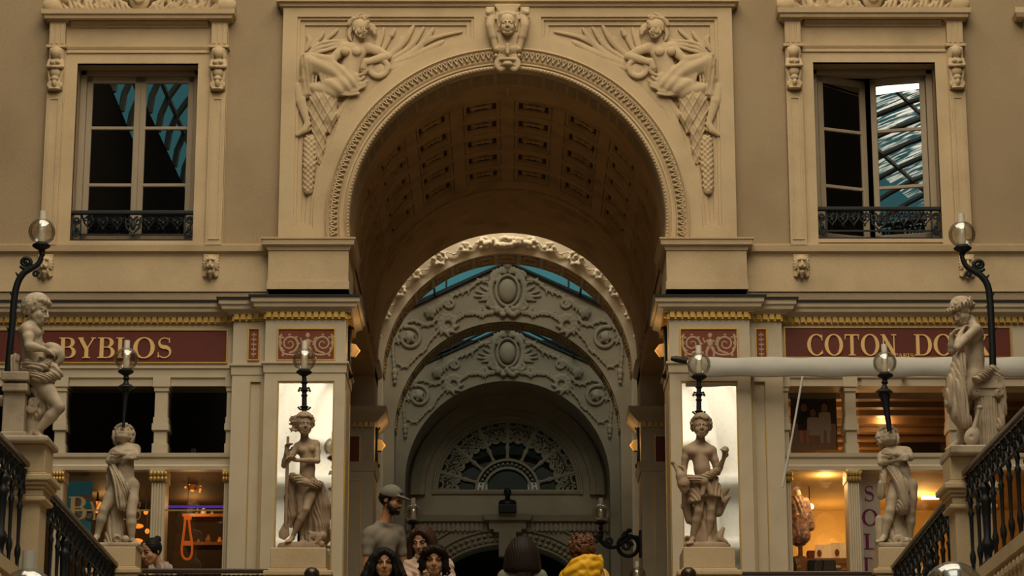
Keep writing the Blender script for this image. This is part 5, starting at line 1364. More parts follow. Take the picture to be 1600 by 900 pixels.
# ------------------------------------------------------------------ figures
def body_sdf(S, J, H, b=1.0, female=False, hands=(True, True), feet=True, k=None, head=True, face=(0, -1, 0), crown=(0, 0, 1), arms=True, legs=True, torso=True, infl=0.0, curls=(0.6, 0.6), headH=None, soft=1.0, pecs=True):
    """one continuous figure on the joints J (points); H is the head height, b the bulk of the limbs"""
    k = H * 0.10 if k is None else k; e = infl
    sl, sr, hl, hr = J['sl'], J['sr'], J['hl'], J['hr']; ch = J['chest']; pv = J['pelvis']; wa = J.get('waist', L3(ch, pv, .55)); nk = J['neck']; hd = J['head']
    if torso:
        S.cap(L3(ch, sl, .55), L3(ch, sr, .55), .34 * H * b + e, .34 * H * b + e, k * 1.3)
        S.cap(ch, wa, .40 * H * b + e, .36 * H * b + e, k); S.cap(wa, pv, .36 * H * b + e, .40 * H * b + e, k)
        S.cap(L3(pv, hl, .8), L3(pv, hr, .8), .36 * H * b + e, .36 * H * b + e, k)
        S.cap(nk, L3(nk, sl, .85), .17 * H * b + e, .18 * H * b + e, k); S.cap(nk, L3(nk, sr, .85), .17 * H * b + e, .18 * H * b + e, k)
        S.ell(sl, .205 * H * b + e, k); S.ell(sr, .205 * H * b + e, k)
        ax = (Vector(sr) - Vector(sl)); up = Vector(nk) - Vector(pv); fr = ax.cross(up); fr.normalize()
        if fr.dot(Vector(face)) < 0 and abs(fr.dot(Vector(face))) > .2: fr = -fr
        bd = J.get('front', fr); bd = Vector(bd).normalized()
        for s_ in (sl, sr) if pecs else ():
            p = L3(ch, s_, .50) + bd * (.24 * H * b)
            if female: S.ell(p + bd * .06 * H - Vector((0, 0, .10 * H)), .19 * H + e, k * .8)
            else: S.ell(p - Vector((0, 0, .02 * H)), (.22 * H + e, .17 * H + e, .17 * H + e), k)
        if e == 0: S.ell(L3(wa, pv, .45) + bd * (.40 * H * b), .035 * H, k * .3, 'sub')
    if arms:
        for s_, el, wr in (('sl', 'el', 'wl'), ('sr', 'er', 'wr')):
            if el not in J: continue
            A, B, Cc = J[s_], J[el], J[wr]
            S.cap(A, L3(A, B, .45), .185 * H * b + e, .185 * H * b + e, k * .7); S.cap(L3(A, B, .45), B, .185 * H * b + e, .145 * H * b + e, k * .7)
            if not J.get('short'):
                S.cap(B, L3(B, Cc, .35), .145 * H * b + e, .15 * H * b + e, k * .6); S.cap(L3(B, Cc, .35), Cc, .15 * H * b + e, .092 * H * b + e, k * .6)
        for i, (wr, kn) in enumerate((('wl', 'kl'), ('wr', 'kr'))):
            if hands[i] and kn in J: hand_sdf(S, J[wr], J[kn], J.get('thumb' + 'lr'[i], 1), H * 0.95, curls[i], J.get('palm' + 'lr'[i], (0, -1, 0)))
    if legs:
        for h_, kn, an, to in (('hl', 'nl', 'al', 'tl'), ('hr', 'nr', 'ar', 'tr')):
            if kn not in J: continue
            A, B, Cc = Vector(J[h_]), Vector(J[kn]), Vector(J[an])
            S.cap(A, L3(A, B, .5), .33 * H * b + e, .285 * H * b + e, k); S.cap(L3(A, B, .5), B, .285 * H * b + e, .20 * H * b + e, k * .8)
            S.cap(B, L3(B, Cc, .35), .195 * H * b + e, .205 * H * b + e, k * .7); S.cap(L3(B, Cc, .35), Cc, .205 * H * b + e, .115 * H * b + e, k * .7)
            if e == 0: S.ell(B + Vector((0, -.06 * H, 0)), .13 * H * b, k * .6)
            if feet and to in J:
                T_ = Vector(J[to]); d = (T_ - Cc); 
                S.cap(Cc + Vector((0, 0, -.06 * H)), L3(Cc, T_, .75) + Vector((0, 0, -.02 * H)), .125 * H * b, .10 * H * b, k * .6)
                sd = d.cross(Vector((0, 0, 1))).normalized()
                for i in range(5):
                    q = L3(Cc, T_, .72) + sd * (.14 - .07 * i) * H * b; S.cap(q, q + d.normalized() * (.20 - .02 * abs(i - 1)) * H, .05 * H * b, .042 * H, k * .15)
    if head:
        hh = headH or H
        S.cap(nk, L3(nk, hd, .75), .21 * H * min(b, 1.05) , .19 * H, k * .7)
        return head_sdf(S, hd, hh, face, crown, k=hh * .05)
def joints(Y0, spec):
    """joints from photo pixels: name -> (px, py, depth offset in metres)"""
    return {n: (P(v[0], v[1], Y0 + (v[2] if len(v) > 2 else 0)) if isinstance(v, tuple) else v) for n, v in spec.items()}
def curls_sdf(S, at, H, rnd, n=46, r=0.085, zmin=-0.1, front=0.16, spread=1.0, long=0.0):
    """wavy locks over the cranium"""
    S.ell(at(0, -0.10, 0.16), .40 * H, .02 * H)
    for i in range(n):
        a = rnd.uniform(0, 2 * PI); z = rnd.uniform(zmin, .52); q = math.sqrt(max(0, 1 - ((z - .13) / .42) ** 2))
        x, y = .39 * q * math.cos(a) * spread, -.08 + .43 * q * math.sin(a)
        if y > front and z < .30: continue
        S.ell(at(x, y, z), (r * H * rnd.uniform(.75, 1.25),) * 3, .02 * H)
        if rnd.random() < .6: S.cap(at(x, y, z), at(x * 1.12, y * 1.08 - .02, z - .12), r * H * .8, r * H * .45, .015 * H)
def wavy_hair(S, at, H, rnd, n=80, r=.055, phi=2.0, fphi=1.0, amp=.10, ends=True, base=.385):
    """locks combed from the crown over the skull, waving, curling up at their ends"""
    S.ell(at(0, -.10, .14), (base * H, .42 * H, .385 * H), .02 * H)
    for i in range(n):
        a = 2 * PI * (i + rnd.random() * .8) / n; fr = max(0, math.sin(a)); pe = phi + (fphi - phi) * min(1, fr * 1.5) + rnd.uniform(-.12, .12)
        ph0 = rnd.uniform(0, 6.28); pts = []; rs = []
        for k in range(9):
            t = k / 8; f = .12 + (pe - .12) * t; aa = a + amp * math.sin(ph0 + 7 * t) * min(1, t * 2) + (.35 * t * math.cos(a) if fr > .3 else 0) * -1
            q = 1.0 + .05 * t + .03 * math.sin(ph0 * 2 + 9 * t)
            pts.append(at(.405 * q * math.sin(f) * math.cos(aa), -.08 + .455 * q * math.sin(f) * math.sin(aa), .12 + .43 * q * math.cos(f))); rs.append(r * H * (1.0 - .45 * t))
        S.path(pts, rs, .006 * H / .2)
        if ends: e_ = pts[-1]; S.path(spiral(e_, .045 * H, .02 * H, ph0, rnd.choice((-1, 1)) * .8, 6), r * H * .55, .003)
def bounds(Y0, x0, y0, x1, y1, d0, d1):
    """grid limits from a photo rectangle and a depth range"""
    a = P(x0, y1, Y0 + d0); b = P(x1, y0, Y0 + d1); c = P(x0, y1, Y0 + d1); e = P(x1, y0, Y0 + d0)
    return (min(a.x, c.x), Y0 + d0, min(a.z, c.z, e.z)), (max(b.x, e.x), Y0 + d1, max(b.z, e.z))
def foldfn(fx, fy, fz, amp, wob=2.0):
    def f(X, Y, Z):
        t = fx * X + fy * Y + fz * Z
        return amp * np.sin(t + wob * np.sin(0.13 * t + 14 * Z) + 0.8 * np.sin(11 * Z + 7 * X))
    return f
def plinth_mb(c, w, d, z0, z1, rnd=0.0):
    g = MB().box(c.x - w, c.x + w, c.y - d, c.y + d, z0, z1); return g
STAT = {}

# ---- robed woman with an oar, before the left mirror
Y0 = -2.35; s1 = scale_at(P(475, 780, Y0)); u = 1 / s1
J = joints(Y0, dict(head=(475.5, 664, -.03), neck=(476, 688, .0), sl=(465, 698, .01), sr=(494, 694, .02), chest=(480, 707, .0), waist=(481, 731, -.0), pelvis=(480, 752, .0),
                    hl=(471, 757, .0), hr=(489, 758, .0), er=(496, 720, -.05), wr=(463, 719, -.14), kr=(453, 716, -.15), el=(444, 727, -.06), wl=(447, 708, -.13), kl=(449, 694, -.14),
                    nl=(471, 800, -.03), al=(472, 840, .0), tl=(474, 847, -.10), nr=(478, 796, -.10), ar=(457, 839, -.04), tr=(450, 846, -.11)))
J.update(front=(.1, -1, 0), palml=(.6, -.6, 0), palmr=(-.3, -.6, -.6))
base = P(471, 850, Y0)
root = empty('statue', base, 'stone statue of a robed woman holding an oar, before the left pier mirror', 'statue')
lo, hi = bounds(Y0, 428, 632, 520, 856, -.28, .22)
S = SDF(lo, hi, .0058); H = 33 * u
at = body_sdf(S, J, H, .92, True, face=(.22, -1, -.02), headH=36 * u, curls=(1.1, 1.0))
S.mesh('body', M['darkmarble'], root)
S = SDF(lo, hi, .0050); rnd = random.Random(11); Hh = 36 * u
wavy_hair(S, at, Hh, rnd, 60, .050, 1.75, 1.05)
for i in range(26):
    z = .42 - .62 * rnd.random(); y = rnd.uniform(-.40, .02); l = rnd.uniform(.18, .36); w_ = rnd.uniform(0, 6)
    S.path([at(.30 + l * t, y - .10 * t, z - .10 * t + .05 * math.sin(w_ + 6 * t)) for t in (0, .25, .5, .75, 1.0)], [.062 * Hh, .06 * Hh, .052 * Hh, .04 * Hh, .02 * Hh], .004)
S.ell(at(0, .45, -.10), (.34 * Hh, .30 * Hh, .40 * Hh), .01, 'sub')
S.mesh('hair', M['darkmarble'], root)
S = SDF(lo, hi, .0058)
def B(px, py, d=0.0): return P(px, py, Y0 + d)
f1 = foldfn(150, 60, 120, .0045)
S.path(smooth_path([B(455, 744, -.05), B(468, 752, -.11), B(482, 756, -.12), B(499, 758, -.05)], 5), [4.5 * u] * 10 + [5.5 * u] * 6, .01, disp=foldfn(60, 60, 320, .005))
S.path(smooth_path([B(456, 742, -.05), B(470, 747, -.12), B(484, 757, -.12)], 5), 3.6 * u, .008, disp=foldfn(40, 40, 340, .004)); S.ell(B(478, 754, -.13), (7 * u, 6 * u, 6 * u), .01)
S.path([B(458, 754, .0), B(453, 780, .0), B(456, 806, .0), B(453, 822, .0)], [8 * u, 9 * u, 7 * u, 3 * u], .015, disp=foldfn(260, 90, 40, .006))
S.path([B(470, 760, .05), B(466, 795, .05), B(463, 822, .04)], [12 * u, 10 * u, 6 * u], .015, disp=foldfn(240, 90, 30, .006))
S.path([B(497, 762, .03), B(502, 790, .06), B(500, 820, .06), B(498, 846, .05)], [11 * u, 13 * u, 14 * u, 12 * u], .02, disp=foldfn(230, 120, 60, .007))
S.path([B(485, 790, .07), B(484, 820, .08), B(482, 848, .07)], [12 * u, 12 * u, 11 * u], .02, disp=foldfn(230, 120, 20, .006)); S.ell(B(506, 780, .05), (7 * u, 9 * u, 9 * u), .015, disp=f1)
S.mesh('drapery', M['darkmarble'], root)
g = MB().tube([B(450, 682, -.15), B(449, 720, -.13), B(447, 800, -.07), B(446.5, 826, -.05)], [2.2 * u, 2.6 * u, 3 * u, 3 * u], 10)
g.tube([B(447, 818, -.05), B(444, 834, -.05), B(440, 842, -.05)], [4 * u, 9 * u, 5 * u], 10, flat=.35); g.build('oar', M['darkmarble'], root, smooth=True)
S = SDF(lo, hi, .0058)
S.path(spiral(B(491, 842, -.08), 9 * u, 5 * u, 0, 1.4, 20), 3 * u, .004); S.cap(B(484, 832, -.08), B(502, 850, -.06), 3 * u, 5 * u, .006); S.ell(B(503, 838, .02), (8 * u, 9 * u, 9 * u), .02)
S.mesh('coiled_rope', M['darkmarble'], root)
zb = base.z
g = MB().lathe((base.x, base.y, zb - 11 * u), [(37 * u, 0), (38 * u, 4 * u), (36.5 * u, 10 * u), (35 * u, 11.5 * u)], 26, 1, .62); g.build('plinth', M['darkmarble'], root, smooth=True)
STAT['woman'] = (base, u, zb - 11 * u)

# ---- boy with a jug, before the right mirror
Y0 = -2.35; s1 = scale_at(P(1098, 780, Y0)); u = 1 / s1
J = joints(Y0, dict(head=(1096, 667, -.03), neck=(1094, 690, .0), sl=(1073, 703, .0), sr=(1113, 704, .0), chest=(1094, 712, .0), waist=(1097, 733, -.02), pelvis=(1101, 754, .0),
                    hl=(1091, 760, .0), hr=(1112, 760, .0), el=(1069, 731, .01), wl=(1066, 750, -.08), kl=(1068, 760, -.13), er=(1121, 738, .0), wr=(1131, 716, -.10), kr=(1133, 703, -.13),
                    nl=(1092, 799, -.06), al=(1083, 840, -.01), tl=(1077, 849, -.09), nr=(1111, 797, -.05), ar=(1107, 840, -.02), tr=(1110, 849, -.10)))
J.update(front=(0, -1, 0), palml=(0, -.3, 1), palmr=(-.5, -.8, 0), thumbl=-1)
base = P(1105, 850, Y0)
root = empty('statue', base, 'stone statue of a curly haired boy in a knotted cloth holding a jug', 'statue')
lo, hi = bounds(Y0, 1044, 638, 1148, 856, -.28, .2)
S = SDF(lo, hi, .0058); H = 34 * u
at = body_sdf(S, J, H, 1.0, False, face=(-.04, -1, -.02), headH=37 * u, curls=(.9, 1.3))
S.ell(P(1133, 703, Y0 - .12), (6 * u, 6 * u, 6 * u), .006)
S.mesh('body', M['darkmarble'], root)
S = SDF(lo, hi, .0056); Hh = 37 * u; wavy_hair(S, at, Hh, random.Random(21), 70, .058, 1.95, 1.0)
S.ell(at(0, .52, -.12), (.29 * Hh, .30 * Hh, .40 * Hh), .008, 'sub'); S.mesh('hair', M['darkmarble'], root)
S = SDF(lo, hi, .0058)
S.path(smooth_path([B(1076, 747, -.06), B(1092, 749, -.12), B(1108, 742, -.11), B(1122, 735, -.05)], 5), 5.5 * u, .01, disp=foldfn(80, 60, 330, .005))
S.path(smooth_path([B(1082, 748, -.10), B(1100, 748, -.13), B(1116, 740, -.09)], 5), 4 * u, .008, disp=foldfn(80, 60, 330, .004)); S.ell(B(1100, 752, -.13), (7 * u, 6 * u, 7 * u), .01)
S.path([B(1093, 756, -.01), B(1090, 802, -.03)], [14 * u, 21 * u], .02, disp=foldfn(170, 80, 50, .006)); S.path([B(1109, 752, -.01), B(1116, 806, -.03)], [14 * u, 20 * u], .02, disp=foldfn(170, 80, -50, .006))
S.path([B(1106, 758, -.11), B(1118, 790, -.12)], [5 * u, 4 * u], .015, disp=foldfn(200, 60, 40, .005)); S.path([B(1100, 760, -.12), B(1094, 790, -.12)], [4 * u, 3 * u], .015)
cz = B(1104, 812, -.03); S.box((cz.x - .02, cz.y, cz.z - .02), (.30, .3, .30 * .5), .004, 'sub'); S.box((B(1094, 0, 0).x, cz.y, B(0, 796, 0).z), (.085, .3, .09), .006, 'sub')
S.box((cz.x, cz.y + .02, B(0, 806, 0).z), (.4, .4, .10), .006, 'sub')
S.mesh('drapery', M['darkmarble'], root)
S = SDF(lo, hi, .0058)
S.path([B(1053, 725, -.09), B(1058, 733, -.10), B(1064, 744, -.11), B(1068, 756, -.11), B(1069, 764, -.11)], [3.2 * u, 3.4 * u, 8 * u, 9.5 * u, 7 * u], .012); S.ell(B(1051, 723, -.09), (3.5 * u, 5 * u, 3 * u), .006)
S.path(smooth_path([B(1056, 727, -.06), B(1068, 732, -.05), B(1073, 746, -.07)], 5), 2 * u, .004); S.mesh('jug', M['darkmarble'], root)
S = SDF(lo, hi, .0065)
S.path([B(1100, 800, .06), B(1100, 852, .06)], [18 * u, 22 * u], .01, disp=foldfn(120, 120, 20, .006)); S.path([B(1070, 766, .02), B(1073, 790, .04), B(1078, 812, .05)], [6 * u, 8 * u, 7 * u], .015, disp=foldfn(230, 90, 40, .006))
S.path([B(1120, 790, .04), B(1128, 772, .02), B(1138, 764, -.0)], [8 * u, 7 * u, 3 * u], .012); S.path([B(1122, 800, .04), B(1132, 782, .02), B(1140, 776, .0)], [8 * u, 6 * u, 2.5 * u], .012)
S.path([B(1118, 848, -.05), B(1124, 838, -.05), B(1130, 826, -.02)], [5 * u, 6 * u, 3 * u], .01); S.cap(B(1124, 842, -.06), B(1134, 848, -.05), 6 * u, 4 * u, .01)
S.mesh('tree_stump', M['darkmarble'], root)
g = MB().lathe((base.x, base.y, base.z - 10 * u), [(36 * u, 0), (37 * u, 4 * u), (36 * u, 9 * u), (34 * u, 10.5 * u)], 26, 1, .62); g.build('plinth', M['darkmarble'], root, smooth=True)
STAT['boy'] = (base, u, base.z - 10 * u)

# ---- the two children with crossed arms blowing lamp horns
def crossed_child(Y0, spec, bnd, base, label, at_face, crown, cup, seed):
    u = 1 / scale_at(P(*base, Y0)); J = joints(Y0, spec); b0 = P(*base, Y0)
    J.update(front=(0, -1, 0), palml=(0, .3, 0), palmr=(0, .3, 0))
    root = empty('statue', b0, label, 'statue', None)
    lo, hi = bounds(Y0, *bnd, -.26, .2); H = 35 * u
    S = SDF(lo, hi, .0058); at = body_sdf(S, J, H, 1.10, False, face=at_face, crown=crown, headH=39 * u, hands=(True, True), curls=(.5, .5)); S.mesh('body', M['marble'], root)
    S = SDF(lo, hi, .0056); Hh = 39 * u; wavy_hair(S, at, Hh, random.Random(seed), 64, .065, 2.15, 1.1); curls_sdf(S, at, Hh, random.Random(seed), 26, .085, -.35, .0); S.ell(at(0, .52, -.16), (.28 * Hh, .32 * Hh, .38 * Hh), .008, 'sub'); S.mesh('hair', M['marble'], root)
    return root, J, u, lo, hi, at
Y0 = -2.15
root, J, u, lo, hi, at = crossed_child(Y0, dict(head=(192.5, 681, .03), neck=(193.5, 696, .02), sl=(178, 709, .0), sr=(212, 702, .0), chest=(194, 712, .0), waist=(195, 732, -.02), pelvis=(195, 754, .0),
    hl=(184, 760, .0), hr=(205, 760, .0), el=(171, 720, -.07), wl=(193, 716, -.14), kl=(204, 713, -.14), er=(213, 713, -.06), wr=(190, 709, -.16), kr=(178, 706, -.14),
    nl=(162, 797, -.05), al=(152, 836, -.02), tl=(144, 846, -.09), nr=(205, 804, -.05), ar=(206, 842, -.02), tr=(215, 851, -.11)),
    (128, 652, 228, 858), (184, 852), 'stone statue of a child with crossed arms, blowing a horn lamp, by the left shop', (.03, -.72, .70), (0, .70, .72), None, 31)
S = SDF(lo, hi, .0058)
S.path(smooth_path([B(173, 726, -.04), B(178, 742, -.10), B(186, 764, -.11), B(190, 790, -.10)], 5), [4 * u + .25 * u * i for i in range(16)], .012, disp=foldfn(250, 60, 60, .006))
S.path(smooth_path([B(176, 726, -.08), B(188, 748, -.12), B(196, 764, -.11), B(192, 776, -.10)], 5), [4 * u + .2 * u * i for i in range(16)], .01, disp=foldfn(240, 60, 90, .005))
S.path([B(172, 735, .0), B(174, 770, .04)], [6 * u, 8 * u], .012, disp=foldfn(240, 90, 20, .005))
S.path([B(182, 782, .05), B(180, 820, .05), B(178, 852, .03)], [12 * u, 14 * u, 16 * u], .02, disp=foldfn(230, 80, 40, .007)); S.mesh('drapery', M['marble'], root)
S = SDF(lo, hi, .0058); S.ell(B(182, 842, -.10), (7 * u, 8 * u, 8 * u), .006); S.ell(B(183, 842, -.15), (4.6 * u, 8 * u, 5.4 * u), .003, 'sub'); S.mesh('cup', M['marble'], root)
MB().ball(B(196, 843, -.08), 6.5 * u, 16, 10).build('ball', M['marble'], root, smooth=True)
bz = P(184, 852, Y0); g = MB().box(bz.x - 37 * u, bz.x + 36 * u, bz.y - .16, bz.y + .16, bz.z - 7 * u, bz.z); g.build('plinth', M['marble'], root, bevel=.012)
STAT['left_child'] = (bz, u, bz.z - 7 * u, at)
Y0 = -2.15
root, J, u, lo, hi, at = crossed_child(Y0, dict(head=(1388, 685, .03), neck=(1392, 702, .02), sl=(1379, 713, .0), sr=(1417, 706, .0), chest=(1399, 716, .0), waist=(1408, 736, -.02), pelvis=(1411, 754, .0),
    hl=(1400, 760, .0), hr=(1421, 760, .0), el=(1377, 723, -.07), wl=(1400, 719, -.14), kl=(1411, 716, -.14), er=(1422, 715, -.06), wr=(1398, 710, -.16), kr=(1386, 706, -.14),
    nl=(1391, 798, -.05), al=(1382, 837, -.02), tl=(1374, 846, -.09), nr=(1423, 800, -.03), ar=(1421, 842, .02), tr=(1428, 850, -.04)),
    (1340, 656, 1450, 860), (1400, 852), 'stone statue of a child with crossed arms, blowing a horn lamp, by the right shop', (.10, -.74, .66), (-.06, .66, .74), None, 33)
S = SDF(lo, hi, .0058)
S.path(smooth_path([B(1384, 730, -.04), B(1380, 750, -.06), B(1377, 775, -.02)], 5), [5 * u] * 6 + [6 * u] * 5, .012, disp=foldfn(250, 60, 30, .005))
S.path(smooth_path([B(1390, 730, -.09), B(1404, 754, -.12), B(1412, 780, -.11), B(1410, 794, -.10)], 5), [5 * u + .35 * u * i for i in range(16)], .012, disp=foldfn(250, 60, 90, .006))
S.path(smooth_path([B(1396, 730, -.10), B(1412, 752, -.12), B(1419, 768, -.10)], 5), [4 * u] * 11, .01, disp=foldfn(240, 60, 90, .005))
S.path([B(1402, 788, .05), B(1402, 820, .05), B(1402, 850, .03)], [12 * u, 14 * u, 18 * u], .02, disp=foldfn(230, 80, 40, .007)); S.path([B(1374, 812, .05), B(1376, 846, .05)], [7 * u, 9 * u], .015); S.mesh('drapery', M['marble'], root)
S = SDF(lo, hi, .0058); S.path(spiral(B(1404, 845, -.10), 8 * u, 3 * u, 0, 1.5, 20), 3 * u, .004); S.ell(B(1416, 845, -.08), (7 * u, 7 * u, 6 * u), .006); S.mesh('shell', M['marble'], root)
bz = P(1400, 852, Y0); g = MB().box(bz.x - 31 * u, bz.x + 32 * u, bz.y - .16, bz.y + .16, bz.z - 8 * u, bz.z); g.build('plinth', M['marble'], root, bevel=.012)
STAT['right_child'] = (bz, u, bz.z - 8 * u, at)

# ---- large youth with a hat, near left
pb = PX(50, 690, -3.15); Y0 = pb.y; u = 1 / scale_at(pb)
J = joints(Y0, dict(head=(58, 486, -.0), neck=(50, 506, .0), sl=(43, 516, -.09), sr=(52, 514, .08), chest=(46, 522, .0), waist=(52, 555, .0), pelvis=(54, 580, .0),
    hl=(57, 588, -.06), hr=(55, 588, .05), el=(45, 541, -.13), wl=(69, 546, -.12), kl=(78, 550, -.09), er=(62, 540, .10), wr=(74, 548, .06), kr=(82, 555, .03),
    nl=(92, 637, -.09), al=(57, 675, -.07), tl=(68, 686, -.09), nr=(72, 640, .06), ar=(60, 678, .06), tr=(74, 687, .05)))
J.update(front=(1, -.1, 0), palml=(.1, .6, -.6), palmr=(.1, -.6, -.6))
root = empty('statue', pb, 'large stone statue of a youth in profile holding a hat on the left pier', 'statue')
lo, hi = bounds(Y0, -6, 448, 112, 698, -.26, .24)
S = SDF(lo, hi, .0056); H = 42 * u
at = body_sdf(S, J, H, 1.12, False, face=(.90, -.36, -.26), crown=(.24, 0, 1), headH=48 * u, curls=(.8, .8)); S.mesh('body', M['marble'], root)
S = SDF(lo, hi, .0056); Hh = 48 * u; wavy_hair(S, at, Hh, random.Random(41), 70, .055, 2.3, 1.0, .14); curls_sdf(S, at, Hh, random.Random(42), 30, .075, -.42, -.02, 1.05); S.ell(at(0, .50, -.12), (.30 * Hh, .33 * Hh, .40 * Hh), .008, 'sub'); S.mesh('hair', M['marble'], root)
S = SDF(lo, hi, .0056)
S.path(smooth_path([B(74, 541, .0), B(86, 546, -.02), B(93, 558, -.02), B(88, 568, -.02)], 5), [5 * u, 6 * u, 7 * u, 8 * u, 8 * u, 9 * u, 9 * u, 9 * u, 9 * u, 8 * u, 8 * u, 7 * u, 7 * u, 6 * u, 6 * u, 5 * u], .01)
S.ell(B(84, 553, -.03), (13 * u, 12 * u, 9 * u), .012); S.ell(B(80, 560, -.05), (9 * u, 9 * u, 5 * u), .008, 'sub'); S.mesh('hat', M['marble'], root)
S = SDF(lo, hi, .0056)
S.path(smooth_path([B(40, 566, -.08), B(52, 574, -.13), B(68, 572, -.12), B(78, 566, -.05)], 5), 6 * u, .012, disp=foldfn(60, 60, 300, .006))
S.path(smooth_path([B(40, 576, -.08), B(56, 588, -.14), B(74, 590, -.12), B(82, 586, -.05)], 5), [6 * u] * 16, .015, disp=foldfn(80, 60, 240, .006))
S.path([B(56, 588, -.06), B(74, 594, -.06)], [13 * u, 12 * u], .02, disp=foldfn(160, 60, 200, .005)); S.path(smooth_path([B(66, 560, -.05), B(80, 572, -.06), B(90, 586, -.06)], 5), [5 * u] * 6 + [8 * u] * 5, .012, disp=foldfn(120, 60, 180, .005))
S.path([B(44, 590, .02), B(56, 600, .02)], [16 * u, 15 * u], .02); S.mesh('drapery', M['marble'], root)
g = MB()
def bxp(px0, px1, py0, py1, d0, d1):
    a = B(px0, py1, (d0 + d1) / 2); b = B(px1, py0, (d0 + d1) / 2); g.box(a.x, b.x, Y0 + d0, Y0 + d1, a.z, b.z)
bxp(7, 44, 618, 684, -.17, .06); bxp(9, 49, 606, 618, -.20, .09); bxp(12, 47, 602, 606, -.17, .06); bxp(8, 51, 588, 602, -.21, .1); bxp(6, 46, 680, 690, -.19, .08)
g.build('stele', M['marble'], root, bevel=.008)
S = SDF(lo, hi, .0056); S.path(spiral(B(50, 637, -.08), 8 * u, 2.5 * u, PI, 1.4, 18), 3 * u, .004); S.path(spiral(B(52, 628, -.08), 7 * u, 2 * u, 0, -1.4, 18), 3 * u, .004)
S.path(smooth_path([B(52, 608, -.06), B(62, 622, -.05), B(68, 640, -.05), B(56, 650, -.05)], 5), 6 * u, .012, disp=foldfn(180, 50, 60, .005)); S.path([B(52, 640, .0), B(52, 690, .0)], [14 * u, 16 * u], .02)
S.cap(B(24, 580, .0), B(24, 560, .0), 9 * u, 8 * u, .006, disp=foldfn(240, 0, 0, .004)); S.cap(B(28, 562, -.03), B(28, 556, -.03), 4 * u, 3 * u, .006); S.ell(B(2, 626, -.02), (7 * u, 8 * u, 9 * u), .01); S.mesh('volute_seat', M['marble'], root)
g = MB(); zt_ = pb.z; g.box(pb.x - 50 * u, pb.x + 34 * u, Y0 - .22, Y0 + .20, zt_ - 10 * u, zt_); g.build('plinth', M['marble'], root, bevel=.012)
STAT['near_left'] = (pb, u, zt_ - 10 * u)

# ---- large woman leaning on a column, near right
pb = PX(1500, 705, 3.10); Y0 = pb.y; u = 1 / scale_at(pb)
J = joints(Y0, dict(head=(1503, 488, -.02), neck=(1517, 502, .0), sl=(1525, 514, -.11), sr=(1512, 514, .10), chest=(1521, 528, .0), waist=(1523, 560, .0), pelvis=(1523, 586, .0),
    hl=(1521, 592, -.05), hr=(1519, 592, .05), el=(1496, 543, -.16), wl=(1500, 522, -.12), kl=(1506, 512, -.08), er=(1487, 548, .06), wr=(1487, 524, .02), kr=(1496, 514, -.02),
    nl=(1488, 640, -.08), al=(1506, 676, -.02), tl=(1508, 688, .0), nr=(1506, 645, .04), ar=(1499, 688, .02), tr=(1480, 702, -.02)))
J.update(front=(-1, .2, 0), palml=(.5, .3, .3), palmr=(.6, -.4, .2))
root = empty('statue', pb, 'large stone statue of a wreathed woman leaning on a fluted column', 'statue')
lo, hi = bounds(Y0, 1464, 450, 1582, 710, -.28, .26)
S = SDF(lo, hi, .0056); H = 41 * u
at = body_sdf(S, J, H, .98, True, face=(-.72, -.52, -.52), crown=(-.45, -.15, .95), headH=42 * u, curls=(.8, .9)); S.mesh('body', M['marble'], root)
S = SDF(lo, hi, .0056); Hh = 42 * u; rnd = random.Random(51); wavy_hair(S, at, Hh, rnd, 56, .05, 1.7, 1.05, .08, False)
for i in range(30):
    a = rnd.uniform(0, 2 * PI); S.ell(at(.40 * math.cos(a), -.10 + .45 * math.sin(a), .16 + .1 * rnd.random()), .075 * Hh, .01)
for i in range(22):
    a = 2 * PI * i / 22; p = (.43 * math.cos(a), -.07 + .46 * math.sin(a)); S.cap(at(p[0], p[1], .22), at(p[0] * 1.2, p[1] * 1.15, .30 + .06 * (i % 2)), .07 * Hh, .035 * Hh, .006)
S.ell(at(0, -.5, .05), .17 * Hh, .02); 
for i in range(8): S.ell(at(rnd.uniform(-.2, .2), -.50 + rnd.uniform(-.12, .05), rnd.uniform(-.1, .2)), .09 * Hh, .01)
S.ell(at(0, .50, -.16), (.30 * Hh, .33 * Hh, .38 * Hh), .008, 'sub'); S.mesh('wreathed_hair', M['marble'], root)
S = SDF(lo, hi, .0056)
for (a, b, c_, r0, r1, ph) in (((1497, 556, -.10), (1488, 600, -.12), (1486, 632, -.10), 6, 9, 250), ((1502, 556, -.13), (1502, 610, -.16), (1508, 660, -.14), 6, 9, 250), ((1500, 560, -.06), (1496, 620, -.10), (1500, 650, -.10), 9, 13, 240)):
    S.path(smooth_path([B(*a), B(*b), B(*c_)], 8), [r0 * u + (r1 - r0) * u * i / 16 for i in range(17)], .015, disp=foldfn(ph, 60, 30, .006))
S.path(smooth_path([B(1502, 620, -.15), B(1508, 650, -.15), B(1512, 664, -.13)], 5), [6 * u] * 11, .01, disp=foldfn(230, 60, 30, .005))
S.path(smooth_path([B(1526, 592, -.12), B(1540, 584, -.10), B(1550, 578, -.06), B(1560, 590, -.05)], 5), 6.5 * u, .012, disp=foldfn(120, 60, 250, .006))
S.path(smooth_path([B(1556, 586, -.05), B(1564, 606, -.04), B(1566, 640, -.04), B(1562, 668, -.04)], 5), [7 * u] * 6 + [6 * u] * 10, .012, disp=foldfn(260, 60, 40, .006)); S.mesh('drapery', M['marble'], root)
cc = B(1541, 640, .0)
g = MB(); zb_, zt2 = B(1541, 704, .0).z, B(1541, 622, .0).z; n = 40; rr = 18 * u; vs = []
for z in (zb_, zt2):
    for i in range(n * 2):
        a = PI * i / n; r = rr * (1.0 if i % 4 < 2 else .90) * (1.08 if z == zb_ else 1); vs.append((cc.x + r * math.cos(a), cc.y + r * math.sin(a), z))
